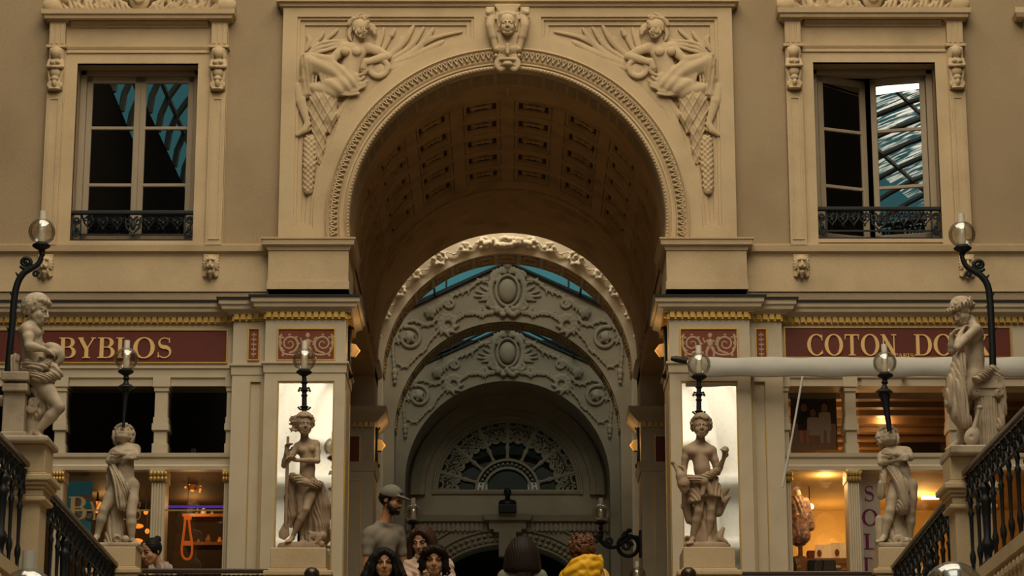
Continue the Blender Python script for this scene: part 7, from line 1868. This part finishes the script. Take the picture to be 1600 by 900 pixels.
S.path([q(1247, 786), q(1248, 812), q(1248, 836)], [13 * u, 15 * u, 18 * u], .02, disp=foldfn(140, 40, 20, .004)); S.cap(q(1238, 784), q(1257, 784), 8 * u, 8 * u, .02)
S.path([q(1236, 786), q(1233, 806), q(1234, 826)], [7 * u, 6.5 * u, 6 * u], .01); S.path([q(1259, 786), q(1264, 806), q(1267, 824)], [7 * u, 6.5 * u, 6 * u], .01)
S.cap(q(1243, 778, -.02), q(1252, 778, -.02), 4 * u, 4 * u, .008); S.mesh('shirt', mm, o)
S = SDF(lo, hi, .0055); S.path([q(1247, 782), q(1247, 772), q(1246, 769)], [5.5 * u, 5 * u, 5 * u], .004); S.mesh('bust_neck', M['canvas'], o)
MB().tube([q(1250, 844), q(1251, 870)], 3.5 * u, 10).build('pole', M['beamwood'], o); MB().lathe(c0, [(.055, -.02), (.055, 0), (.02, .01), (.015, .03)], 14).build('base', M['beamwood'], o)
o = slab('display_table', 1228, 1325, 872, 900, .52, .5, M['shelfwood']); tag(o, 'wooden display table in the right shop window', 'table')
# open books and boxes
M['page'] = mat('cream_paper', (.85, .78, .64), .6)
for i, (x0, x1, y0, y1, t, lb) in enumerate(((1272, 1297, 849, 874, .18, 'left of the two bright open books in the right shop window'), (1298, 1326, 846, 873, .05, 'right of the two bright open books in the right shop window'))):
    a_, b_ = at(x0, y1, .75), at(x1, y0, .75); o = empty('open_book', a_, lb, 'book', 'display books')
    for k in (0, 1):
        xm = (a_.x + b_.x) / 2; g = MB(); x_0, x_1 = (a_.x, xm) if k == 0 else (xm, b_.x); yy0, yy1 = (.72, .76) if k == 0 else (.76, .72)
        g.add([(x_0, yy0, a_.z), (x_1, yy1, a_.z + .0), (x_1 + t * .12, yy1 + .05, b_.z), (x_0 + t * .12, yy0 + .05, b_.z - .01), (x_0, yy0 + .012, a_.z), (x_1, yy1 + .012, a_.z), (x_1 + t * .12, yy1 + .062, b_.z), (x_0 + t * .12, yy0 + .062, b_.z - .01)],
              [(0, 1, 2, 3), (7, 6, 5, 4), (0, 4, 5, 1), (1, 5, 6, 2), (2, 6, 7, 3), (3, 7, 4, 0)]); g.build('page', M['page'], o)
    MB().ball(((a_.x + b_.x) / 2 - .03, .715, a_.z + .05), (.022, .006, .035), 8, 6).build('picture', M['redworn'], o)
o = slab('suitcase', 1264, 1306, 874, 900, .40, .12, M['iron'], bevel=.012); tag(o, 'dark case standing before the open books in the right shop', 'case')
o = slab('box', 1262, 1274, 860, 872, .86, .10, M['redworn'], bevel=.005); tag(o, 'small dark red box beside the open books', 'box')
c = at(1238, 895, .42); g = MB(); g.tube(spiral(c + Vector((-.02, 0, .12)), .04, .01, 0, 1.4, 18), .012, 8); g.tube(smooth_path([c + Vector((.02, 0, .12)), c + Vector((.03, 0, .05)), c + Vector((-.01, 0, -.05))], 5), .014, 8); o = g.build('scrolled_stand', M['bronze'], None, smooth=True); tag(o, 'dark scrolled iron stand at the lower left of the right shop window', 'stand')
rnd = random.Random(6)
for i, (x, y) in enumerate(((1308, 886), (1316, 880), (1320, 890), (1240, 880), (1312, 893), (1246, 886))):
    c = at(x, y, .46); o = MB().box(c.x - .03, c.x + .03, c.y - .02, c.y + .02, c.z - .012, c.z + .012).build('gift_box', (M['page'], M['shelfwood'], M['gold'])[i % 3], None, bevel=.003)
    tag(o, 'small gift box on the display table, among the goods below the books', 'box', 'small gift boxes')
# SOLDES banner
o = empty('sale_banner', at(1356, 810, .10), 'tall pale hanging banner with magenta letters in the right shop window', 'banner')
slab('sheet', 1344, 1373, 724, 905, .10, .004, mat('pale_banner', (.60, .53, .47), .7), o)
M['magenta'] = mat('magenta_print', (.24, .012, .13), .6)
for ch, y0, y1, x0, x1 in (('S', 759, 783, 1350, 1366), ('O', 796, 821, 1347, 1371), ('L', 834, 858, 1350, 1370), ('D', 871, 896, 1350, 1370)):
    a_, b_ = at(x0, y1, .098), at(x1, y0, .098); letters(ch, a_.x, .098, a_.z, b_.z - a_.z, M['magenta'], o, 'letter', .004, b_.x - a_.x)
# poster of a family in the transom
o = empty('family_poster', at(1270, 656, .35), 'dark photographic poster of three people behind the right shop transom', 'poster')
slab('sheet', 1237, 1306, 611, 703, .36, .006, mat('poster_dark', (.035, .03, .03), .6), o)
slab('pale_band', 1237, 1306, 662, 703, .355, .004, mat('poster_pale', (.22, .16, .13), .6), o)
ms, mh, mc1, mc2 = mat('poster_skin', (.26, .13, .08), .7), mat('poster_hair', (.018, .012, .01), .7), mat('poster_white', (.36, .33, .32), .7), mat('poster_pink', (.42, .18, .13), .7)
for i, (x, y, r, mcl) in enumerate(((1256, 637, 7, mh), (1270, 645, 6.5, mc1), (1288, 637, 7, mc1))):
    c = at(x, y, .352); u = 1 / scale_at(c)
    g = MB().ball(c + Vector((0, .0, 3 * u)), (r * u * 1.05, .003, r * u * 1.15), 14, 9); g.build('printed_hair', mh, o)
    g = MB().ball(c + Vector((0, -.003, 0)), (r * u * .72, .003, r * u * .95), 14, 9); g.build('printed_face', ms, o)
    L = [(c.x - 9 * u, c.z - 9 * u), (c.x - 6 * u, c.z - 7 * u), (c.x + 6 * u, c.z - 7 * u), (c.x + 9 * u, c.z - 9 * u), (c.x + 10 * u, c.z - 36 * u), (c.x - 10 * u, c.z - 36 * u)]
    MB().prism(L, .350 - .001 * (i == 1), .353).build('printed_clothes', mcl, o)
    for k in (-1, 1): MB().prism([(c.x + k * 2 * u, c.z - 36 * u), (c.x + k * 8 * u, c.z - 36 * u), (c.x + k * 7 * u, c.z - 56 * u), (c.x + k * 3 * u, c.z - 56 * u)], .3485 - .001 * (i == 1), .352).build('printed_leg', (mc2, ms, mc1)[i], o)
# wood slats of the upper room ceiling on the right
g = MB()
for i in range(9): g.box(2.4, 5.8, .4 + .21 * i, .52 + .21 * i, 5.02 - .035 * i, 5.10 - .035 * i)
structure(g.build('ceiling_slats', M['beamwood']))
o = slab('fabric_roll', 1405, 1470, 690, 706, .7, .2, M['shopdark'], bevel=.02); tag(o, 'dark bolt of fabric lying above the right shop beam', 'fabric')
# ---- folded awning over the right shop
Y = -.42; a_, b_ = at(1152, 574, Y), at(1640, 575, Y); o = empty('folded_awning', at(1300, 575, Y), 'folded grey canvas awning along the right shopfront under the sign', 'awning')
g = MB(); n = 40; prof = [(-.03, -.085), (-.06, -.05), (-.065, .03), (-.03, .085), (.04, .09), (.06, .0), (.03, -.08)]; vs = []
x0_ = at(1076, 574, Y).x
for i in range(n + 1):
    x = x0_ + (b_.x - x0_) * i / n; w = .006 * math.sin(i * 1.7) + .004 * math.sin(i * .6)
    vs += [(x, Y + p[0] + w, a_.z + p[1] * (1 + .06 * math.sin(i * .9)) ) for p in prof]
k = len(prof)
g.add(vs, [(i * k + q, i * k + (q + 1) % k, (i + 1) * k + (q + 1) % k, (i + 1) * k + q) for i in range(n) for q in range(k)] + [tuple(range(k))[::-1], tuple(n * k + q for q in range(k))]); g.build('canvas', M['canvas'], o, smooth=True)
c = at(1062, 562, Y); MB().tube([at(1048, 560, Y), at(1056, 561, Y), at(1066, 563, Y), at(1080, 566, Y)], [.018, .03, .03, .024], 10).build('roller_end', M['bronze'], o, smooth=True)
MB().tube([at(1254, 588, Y - .05), at(1238, 680, Y - .05), at(1222, 762, Y - .05)], [.010, .009, .012], 8).build('crank_rod', M['canvas'], o, smooth=True)
for x in (1180, 1420): q_ = at(x, 574, Y); MB().box(q_.x - .015, q_.x + .015, Y, -.05, q_.z - .01, q_.z + .01).build('bracket', M['bronze'], o)
# ------------------------------------------------------------------ people
def skin(name, c): return mat(name, c, .55, var=.12, vscale=20)
SK = dict(tan=skin('tan_skin', (.36, .17, .075)), fair=skin('fair_skin', (.50, .29, .17)), warm=skin('warm_skin', (.44, .23, .12)), olive=skin('olive_skin', (.42, .22, .11)))
HAIR = dict(black=mat('black_hair', (.010, .008, .007), .6, spec=.15), dark=mat('dark_brown_hair', (.016, .009, .006), .6, spec=.15), brown=mat('brown_hair', (.045, .019, .008), .55, var=.5, vscale=40, spec=.2), auburn=mat('auburn_curls', (.13, .048, .012), .5, var=.8, vscale=60, spec=.3))
CL = dict(grey=mat('grey_cotton', (.20, .165, .125), .95, var=.2, vscale=12), pink=mat('blush_jacket', (.58, .40, .29), .85, var=.25, vscale=9), yellow=mat('yellow_raincoat', (.78, .40, .012), .6, var=.15, vscale=10), sage=mat('sage_jacket', (.20, .19, .14), .9, var=.2, vscale=12),
          lilac=mat('pale_cardigan', (.38, .29, .25), .9, var=.2, vscale=12), black=mat('black_cloth', (.015, .014, .014), .9), denim=mat('dark_trousers', (.03, .032, .04), .9), cap=mat('felt_cap', (.185, .165, .125), .95, var=.2, vscale=30))
EYE = mat('dark_eye', (.012, .008, .006), .25, spec=.5); LIP = mat('lips', (.30, .085, .055), .5); WHITE_EYE = mat('eye_white', (.55, .45, .36), .4)
def floor_under(y):
    """height of the gallery or of the stair under y"""
    if y > -2.75: return GZ
    return GZ - .175 * (int((-2.75 - y) / .3) + 1)
def person(label, Y0, spec, H, face, crown, sk, clothes, top=None, short=False, infl=.014, legs=True, hands=(False, False), h=.0062, sleeve=True, headH=None, female=False, curls=(.6, .6), palms=None, b=1.0, fold=0.0):
    J = joints(Y0, spec); sc_ = scale_at(J['head']); u = 1 / sc_
    pv = J['pelvis']; fz = floor_under(Y0)
    fd = Vector((face[0], face[1], 0)).normalized(); rt = Vector((-fd.y, fd.x, 0))
    side = (J['sr'] - J['sl']); side.z = 0; side.normalize()
    J.setdefault('hl', pv - side * .095); J.setdefault('hr', pv + side * .095)
    bf = Vector((-side.y, side.x, 0)); bf = bf if bf.dot(fd) > 0 else -bf
    ln = pv.z - fz
    for s_, h_, k_ in (('l', 'hl', .04), ('r', 'hr', -.02)):
        p = J[h_]; J['n' + s_] = Vector((p.x, p.y, fz + ln * .52)) + bf * (.04 + k_); J['a' + s_] = Vector((p.x, p.y, fz + .09)) + bf * k_ * .4; J['t' + s_] = J['a' + s_] + bf * .17 + Vector((0, 0, -.065))
    J['front'] = bf
    if palms: J.update(palms)
    o = empty('person', (pv.x, pv.y, fz), label, 'person')
    pts = [Vector(v) for k, v in J.items() if isinstance(v, Vector) and k not in ('front', 'palml', 'palmr')]
    lo = [min(p[i] for p in pts) - .20 for i in range(3)]; hi = [max(p[i] for p in pts) + .20 for i in range(3)]; lo[1] -= .12; lo[2] = fz - .01; hi[2] = J['head'].z + .22
    S = SDF(lo, hi, h); at = body_sdf(S, J, H, b * .95, female, hands=hands, face=face, crown=crown, headH=headH or H, curls=curls, pecs=female); S.mesh('body', sk, o)
    # shirt or jacket
    if clothes is not None:
        S = SDF(lo, hi, h); Jc = dict(J)
        if short:
            Jc['short'] = True; Jc['el'] = L3(J['sl'], J['el'], .62); Jc['er'] = L3(J['sr'], J['er'], .62)
        wr = lambda X, Y, Z: .0022 * np.sin(26 * X + 40 * Z + 2.2 * np.sin(17 * Z + 9 * Y)) + .0012 * np.sin(70 * X - 55 * Z)
        body_sdf(S, Jc, H, b * .95, female, hands=(False, False), head=False, legs=False, infl=infl, soft=1, k=H * .14, pecs=female)
        up = (J['neck'] - J['chest']).normalized()
        if top is None: S.ell(J['neck'] + up * .05 + bf * .015, (.085, .085, .07), .01, 'sub')
        if fold:
            for t in range(3): S.path([J['neck'] + side * (.075 * math.cos(a)) + bf * (.075 * math.sin(a) + .01) + Vector((0, 0, .012 * t)) for a in [2 * PI * i / 16 for i in range(17)]], .014, .006)
            S.displace(lambda X, Y, Z: fold * (np.abs(np.sin(38 * X + 30 * Z + 2 * np.sin(21 * Z))) - .5))
        S.displace(wr); S.mesh('clothing', clothes, o)
    S = SDF(lo, hi, .011); Jt = {k: v for k, v in J.items()}
    body_sdf(S, Jt, H, b * .95, False, arms=False, torso=False, head=False, feet=False, infl=.02); S.cap(J['hl'], J['hr'], .36 * H * .95 * b + .02, None, .03); S.mesh('trousers', CL['denim'], o)
    Hh = headH or H
    def feature(name, m, L, r):
        for q in L: MB().ball(at(*q), (r[0] * Hh, r[1] * Hh, r[2] * Hh), 10, 7).build(name, m, o, smooth=True)
    return o, J, at, lo, hi, Hh, bf, u
def face_paint(o, at, Hh, hairm, brow=True, open_=1.0):
    for s in (-1, 1):
        if brow: MB().tube([at(s * .065, .398, .092), at(s * .14, .378, .114), at(s * .215, .318, .090)], [.012 * Hh, .016 * Hh, .007 * Hh], 6).build('eyebrow', hairm, o, smooth=True)
        MB().tube([at(s * .085, .362, .012), at(s * .14, .376, .020 * open_), at(s * .20, .335, .010)], [.016 * Hh, .026 * Hh, .014 * Hh], 8).build('eye', EYE, o, smooth=True)
    MB().tube([at(-.09, .375, -.288), at(0, .420, -.282), at(.09, .375, -.288)], [.016 * Hh, .034 * Hh, .016 * Hh], 8).build('lips', LIP, o, smooth=True)
def locks(S, at, Hh, paths, r, rnd, k=.006):
    for L in paths: S.path(smooth_path([at(*p) for p in L], 4), [r * Hh * rnd.uniform(.8, 1.15)] * (4 * (len(L) - 1) + 1), k)

def tufts(S, at, Hh, rnd, n, z0, z1, L=(.15, .4), r=.035, back=True, face_y=.15, face_z=.34, out=1.08, wave=.05):
    """loose locks over the outer shell of the hair"""
    for i in range(n):
        a = rnd.uniform(0, 2 * PI); z = rnd.uniform(z0, z1); q = math.sqrt(max(.35, 1 - ((min(z, .5) - .1) / .5) ** 2)) if z > .1 else 1.0
        x, y = .43 * q * math.cos(a), -.10 + .45 * q * math.sin(a)
        if y > face_y and z < face_z: continue
        l = rnd.uniform(*L); k = rnd.uniform(-wave, wave)
        S.path([at(x, y, z), at(x * out + k, y * out, z - l * .5), at(x * (out + .04) - k * .5, y * out, z - l)], [r * Hh, r * Hh * .9, r * Hh * .4], .003)

# ---- man in a cap
H = 45 / 193
o, J, at, lo, hi, Hh, bf, u = person('standing man in a grey cap and grey t-shirt, bearded, looking right', -2.2,
    dict(head=(611, 782, .0), neck=(601, 817, .01), sl=(578, 836, -.07), sr=(621, 832, .07), chest=(599, 852, .0), waist=(600, 890, .0), pelvis=(600, 925, .0), el=(573, 884, -.10), wl=(579, 925, -.16), kl=(585, 938, -.18), er=(631, 884, .10), wr=(640, 918, .02), kr=(645, 932, .0)),
    H, (.90, -.42, -.22), (.16, 0, 1), SK['tan'], CL['grey'], short=True, hands=(True, True), b=.97)
rnd = random.Random(1)
S = SDF(lo, hi, .0055); S.ell(at(0, -.10, .10), (.375 * Hh, .40 * Hh, .34 * Hh), .02, disp=lambda X, Y, Z: .003 * np.sin(160 * X) * np.sin(150 * Z)); S.ell(at(0, .42, -.02), (.36 * Hh, .42 * Hh, .36 * Hh), .01, 'sub')
for s in (-1, 1): S.cap(at(s * .30, .05, .12), at(s * .30, .06, -.10), .05 * Hh, .04 * Hh, .006)
S.mesh('hair', HAIR['black'], o)
S = SDF(lo, hi, .005); S.ell(at(0, .20, -.36), (.20 * Hh, .20 * Hh, .145 * Hh), .01); 
for s in (-1, 1): S.path([at(s * .305, .04, -.10), at(s * .25, .14, -.25), at(s * .16, .26, -.36)], [.045 * Hh, .085 * Hh, .10 * Hh], .008); S.cap(at(s * .02, .395, -.215), at(s * .13, .33, -.27), .035 * Hh, .035 * Hh, .004)
S.ell(at(0, .44, -.285), (.075 * Hh, .07 * Hh, .035 * Hh), .004, 'sub'); S.mesh('beard', HAIR['black'], o)
S = SDF(lo, hi, .0055)
S.ell(at(0, -.04, .20), (.395 * Hh, .47 * Hh, .36 * Hh), .01); c_ = at(0, 0, -.13); f_ = (at(0, 1, 0) - at(0, 0, 0)).normalized(); u_ = (at(0, 0, 1) - at(0, 0, 0)).normalized(); r_ = f_.cross(u_)
S.ell(at(0, -.02, -.20), (.6 * Hh, .6 * Hh, .36 * Hh), .006, 'sub', R=[list(r_), list(f_), list(u_)])
S.ell(at(0, .46, .150), (.29 * Hh, .27 * Hh, .055 * Hh), .012, R=[list(r_), list((f_ - u_ * .10).normalized()), list((u_ + f_ * .10).normalized())]); S.ell(at(0, -.03, .56), .025 * Hh, .004); S.mesh('cap', CL['cap'], o)
q = at(.10, .40, .29); MB().ball(q, (.022, .012, .011), 8, 6).build('cap_patch', mat('navy_patch', (.03, .02, .06), .6), o)
face_paint(o, at, Hh, HAIR['black'])
# ---- dark haired young woman at the front
H = 43 / 197
o, J, at, lo, hi, Hh, bf, u = person('young woman with long dark wavy hair, facing forward, left of the front pair', -3.2,
    dict(head=(600, 880, .0), neck=(600, 910, .03), sl=(572, 928, .04), sr=(629, 928, .04), chest=(600, 942, .04), waist=(600, 975, .04), pelvis=(600, 1010, .04), el=(566, 975, .04), wl=(572, 1012, -.04), er=(636, 975, .04), wr=(630, 1012, -.04)),
    H, (.10, -1, -.10), (.0, 0, 1), SK['olive'], CL['black'], female=True, b=.88)
rnd = random.Random(12); S = SDF(lo, hi, .0058); wv = lambda X, Y, Z: .0022 * np.sin(190 * X + 90 * Y + 3 * np.sin(45 * Z)) + .002 * np.sin(70 * Z + 40 * X)
S.ell(at(0, -.10, .16), (.42 * Hh, .46 * Hh, .42 * Hh), .02, disp=wv)
for s in (-1, 1):
    for i in range(9):
        y = -.38 + .075 * i; S.path(smooth_path([at(s * .26, y, .34), at(s * (.46 + .05 * rnd.random()), y, .02), at(s * (.56 + .12 * rnd.random()), y + .05, -.40), at(s * (.62 + .18 * rnd.random()), y + .1, -.85)], 5), [.10 * Hh] * 16, .012, disp=wv)
    S.path(smooth_path([at(s * .04, .26, .42), at(s * .27, .30, .26), at(s * .37, .24, -.05), at(s * .44, .22, -.42)], 5), .075 * Hh, .01, disp=wv)
for i in range(8): S.cap(at(-.35 + .1 * i, -.4, .1), at(-.4 + .115 * i, -.42, -.8), .13 * Hh, .12 * Hh, .02)
tufts(S, at, Hh, rnd, 130, -.9, .45, (.25, .5), .032, out=1.22, wave=.10)
S.ell(at(0, .50, -.10), (.265 * Hh, .36 * Hh, .44 * Hh), .008, 'sub'); S.mesh('hair', HAIR['black'], o); face_paint(o, at, Hh, HAIR['black'])
# ---- woman in the blush jacket
H = 42 / 195
o, J, at, lo, hi, Hh, bf, u = person('woman with long straight brown hair in a blush jacket, looking down', -2.60,
    dict(head=(659, 845, .0), neck=(665, 872, .04), sl=(641, 886, .04), sr=(697, 884, .06), chest=(669, 900, .05), waist=(669, 935, .05), pelvis=(669, 968, .05), el=(634, 918, -.02), wl=(655, 906, -.16), kl=(660, 893, -.19), er=(706, 930, .04), wr=(700, 965, -.06)),
    H, (-.30, -1, -.42), (-.08, -.3, 1), SK['fair'], CL['pink'], top='high', female=True, hands=(True, False), b=.92, infl=.024, fold=.006, palms=dict(palml=(.5, .2, 0)), curls=(1.3, .6))
rnd = random.Random(13); S = SDF(lo, hi, .0058); st = lambda X, Y, Z: .0025 * np.sin(260 * X + 120 * Y)
S.ell(at(0, -.10, .15), (.38 * Hh, .44 * Hh, .42 * Hh), .02, disp=st)
for s, ln in ((-1, 1.0), (1, 1.25)):
    for i in range(7): y = -.30 + .085 * i; S.path(smooth_path([at(s * .22, y, .38), at(s * .39, y, .05), at(s * .43, y + .05, -.40), at(s * .40, y + .12, -.95 * ln)], 5), [.085 * Hh] * 16, .012, disp=st)
    S.path(smooth_path([at(s * .02, .22, .44), at(s * .26, .26, .28), at(s * .36, .22, -.05), at(s * .38, .26, -.5), at(s * .34, .34, -.95 * ln)], 5), .06 * Hh, .01, disp=st)
tufts(S, at, Hh, rnd, 110, -.9, .45, (.35, .7), .022, out=1.04, wave=.02)
S.ell(at(0, .52, -.08), (.27 * Hh, .36 * Hh, .42 * Hh), .008, 'sub'); S.mesh('hair', HAIR['brown'], o); face_paint(o, at, Hh, HAIR['brown'], open_=.4)
c = J['kl']; o = empty('mobile_phone', c, 'dark phone held up by the woman in the blush jacket', 'phone'); MB().box(c.x - .012, c.x + .006, c.y - .035, c.y + .03, c.z - .02, c.z + .075).build('phone_body', M['iron'], o, bevel=.003)
# ---- young man at the front
H = 44 / 197
o, J, at, lo, hi, Hh, bf, u = person('young man with thick dark hair facing forward, right of the front pair', -3.07,
    dict(head=(678, 876, .0), neck=(680, 907, .03), sl=(646, 926, .04), sr=(713, 926, .04), chest=(680, 942, .04), waist=(680, 975, .04), pelvis=(680, 1010, .04), el=(640, 975, .04), wl=(646, 1012, -.04), er=(720, 975, .04), wr=(713, 1012, -.04)),
    H, (.05, -1, -.12), (.02, 0, 1), SK['warm'], CL['black'], b=.98)
rnd = random.Random(14); S = SDF(lo, hi, .0058); S.ell(at(0, -.10, .16), (.42 * Hh, .44 * Hh, .40 * Hh), .02, disp=wv)
for i in range(60):
    a = rnd.uniform(0, 2 * PI); z = rnd.uniform(-.30, .5); qq = math.sqrt(max(.1, 1 - ((z - .12) / .46) ** 2)); x, y = .42 * qq * math.cos(a), -.10 + .46 * qq * math.sin(a)
    if y > .15 and z < .34: continue
    S.cap(at(x, y, z), at(x * 1.15 + rnd.uniform(-.05, .05), y * 1.1, z - .13), .085 * Hh, .045 * Hh, .006)
for s in (-1, 1): S.path(smooth_path([at(s * .0, .30, .44), at(s * .24, .34, .34), at(s * .39, .20, .16), at(s * .43, .10, -.25)], 5), .09 * Hh, .01, disp=wv)
tufts(S, at, Hh, rnd, 120, -.25, .5, (.15, .35), .035, out=1.12, wave=.12)
S.ell(at(0, .52, -.12), (.29 * Hh, .36 * Hh, .43 * Hh), .008, 'sub'); S.mesh('hair', HAIR['dark'], o); face_paint(o, at, Hh, HAIR['dark'], open_=.7)
# ---- woman seen from behind, dark bob, sage jacket
H = 44 / 200
o, J, at, lo, hi, Hh, bf, u = person('person seen from behind with a dark bob, sage jacket and black shoulder strap', -3.1,
    dict(head=(816, 866, .0), neck=(816, 892, -.02), sl=(789, 903, -.0), sr=(843, 903, .0), chest=(816, 918, .0), waist=(816, 950, .0), pelvis=(816, 985, .0), el=(782, 945, .0), wl=(786, 985, .08), er=(850, 945, .0), wr=(846, 985, .08)),
    H, (.0, 1, -.05), (0, 0, 1), SK['warm'], CL['sage'], top='high', female=True, b=.94, infl=.02)
rnd = random.Random(15); S = SDF(lo, hi, .0058); st2 = lambda X, Y, Z: .0016 * np.sin(330 * X + 60 * Y + 2 * np.sin(25 * Z))
S.ell(at(0, -.10, .14), (.45 * Hh, .47 * Hh, .44 * Hh), .02, disp=st2)
for i in range(16):
    a = PI * (i + .5) / 16 ; x, y = .45 * math.cos(a), -.10 - .42 * math.sin(a)
    S.path(smooth_path([at(x * .5, y * .6, .46), at(x * 1.02, y * 1.0, .10), at(x * 1.18, y * 1.06, -.28), at(x * 1.22, y * 1.0, -.58 - .06 * rnd.random())], 5), [.105 * Hh] * 16, .012, disp=st2)
tufts(S, at, Hh, rnd, 160, -.62, .5, (.3, .6), .022, face_y=9, out=1.06, wave=.04)
S.mesh('hair', HAIR['dark'], o)
MB().tube(smooth_path([P(801, 903, -3.1) + Vector((0, -.13, 0)), P(812, 912, -3.1) + Vector((0, -.165, 0)), P(822, 892, -3.1) + Vector((0, -.12, .0)), P(829, 886, -3.1) + Vector((0, -.05, .0))][:2] + [P(826, 930, -3.1) + Vector((0, -.17, 0))], 4), .012, 6).build('shoulder_strap', CL['black'], o, smooth=True)
# ---- person in the yellow raincoat
H = 42 / 198
o, J, at, lo, hi, Hh, bf, u = person('person seen from behind with auburn curls in a bright yellow hooded raincoat', -2.95,
    dict(head=(910, 858, .0), neck=(912, 886, -.02), sl=(888, 903, .0), sr=(938, 903, .0), chest=(913, 916, .0), waist=(913, 950, .0), pelvis=(913, 985, .0), el=(879, 945, .0), wl=(884, 985, .08), er=(947, 945, .0), wr=(942, 985, .08)),
    H, (.08, 1, -.05), (-.02, 0, 1), SK['fair'], CL['yellow'], top='high', b=1.0, infl=.03)
rnd = random.Random(16); S = SDF(lo, hi, .0055); S.ell(at(0, -.08, .12), (.40 * Hh, .42 * Hh, .38 * Hh), .02)
for i in range(320):
    a = rnd.uniform(0, 2 * PI); z = rnd.uniform(-.42, .50); qq = math.sqrt(max(.15, 1 - ((z - .08) / .52) ** 2)); x, y = .45 * qq * math.cos(a), -.08 + .46 * qq * math.sin(a)
    if y > .25 and z < .3: continue
    S.path(spiral(at(x, y, z), .06 * Hh, .03 * Hh, rnd.uniform(0, 6), rnd.choice((-1, 1)) * .8, 6), .026 * Hh, .002)
S.mesh('curly_hair', HAIR['auburn'], o)
S = SDF(lo, hi, .0062); q = lambda x, y, d=0.0: P(x, y, -2.95 + d); cr_ = lambda X, Y, Z: .0022 * np.sin(45 * X - 60 * Z + 2 * np.sin(24 * Z)) + .0015 * np.sin(110 * Z + 50 * X)
cr_ = lambda X, Y, Z: .006 * (np.abs(np.sin(24 * X + 34 * Z + 1.5 * np.sin(20 * X))) - .5) + .002 * np.sin(90 * Z - 60 * X)
S.path(smooth_path([q(884, 894, -.06), q(896, 881, -.12), q(912, 874, -.15), q(928, 873, -.13), q(937, 879, -.07)], 5), [5 * u] * 5 + [6.5 * u] * 16, .012, disp=cr_)
S.path(smooth_path([q(888, 899, -.10), q(902, 889, -.155), q(918, 884, -.165), q(934, 887, -.10)], 5), [8 * u] * 16, .02, disp=cr_)
S.path(smooth_path([q(896, 904, -.13), q(912, 898, -.17), q(930, 898, -.13)], 5), [8 * u] * 11, .02, disp=cr_); S.path(smooth_path([q(937, 872, -.06), q(938, 884, -.05), q(934, 896, -.08)], 5), 5 * u, .012, disp=cr_)
S.mesh('hood', CL['yellow'], o)
MB().tube(smooth_path([q(941, 888, -.06), q(946, 896, -.10), q(947, 915, -.12)], 5), .006, 6).build('white_cord', M['canvas'], o, smooth=True)
# ---- woman by the left shop
H = 41 / 184
o, J, at, lo, hi, Hh, bf, u = person('woman with black hair in a bun, bent forward beside the left shop window', -1.1,
    dict(head=(236, 862, -.04), neck=(251, 886, .0), sl=(255, 896, -.14), sr=(257, 894, .12), chest=(261, 910, .0), waist=(268, 942, .0), pelvis=(272, 975, .0), el=(246, 930, -.18), wl=(232, 950, -.12), er=(250, 930, .16), wr=(234, 950, .10)),
    H, (-.66, -.76, -.28), (-.10, 0, 1), SK['warm'], CL['lilac'], female=True, b=.92, infl=.02)
S = SDF(lo, hi, .0055); S.ell(at(0, -.10, .13), (.375 * Hh, .43 * Hh, .40 * Hh), .015, disp=lambda X, Y, Z: .0015 * np.sin(300 * Z)); S.ell(at(0, .50, -.08), (.40 * Hh, .42 * Hh, .42 * Hh), .008, 'sub'); S.ell(at(0, .22, -.36), (.5 * Hh, .34 * Hh, .34 * Hh), .008, 'sub'); S.ell(at(0, -.44, .40), .16 * Hh, .006, disp=lambda X, Y, Z: .003 * np.sin(200 * X) * np.sin(200 * Z))
for s in (-1, 1): S.cap(at(s * .32, .05, .15), at(s * .34, .02, -.12), .06 * Hh, .04 * Hh, .006)
S.mesh('bun_hair', HAIR['black'], o); face_paint(o, at, Hh, HAIR['black'], open_=.5); c = at(-.0, 0, 0)
S = SDF(lo, hi, .006); qa = J['sl']; S.ell(qa + Vector((.01, -.02, .01)), (.075, .08, .085), .01, disp=lambda X, Y, Z: .008 * np.sin(160 * X + 90 * Y)); S.mesh('ruffled_sleeve', CL['lilac'], o)
MB().ball(at(.355, -.02, -.18), .03 * Hh, 8, 6).build('earring', M['canvas'], o)
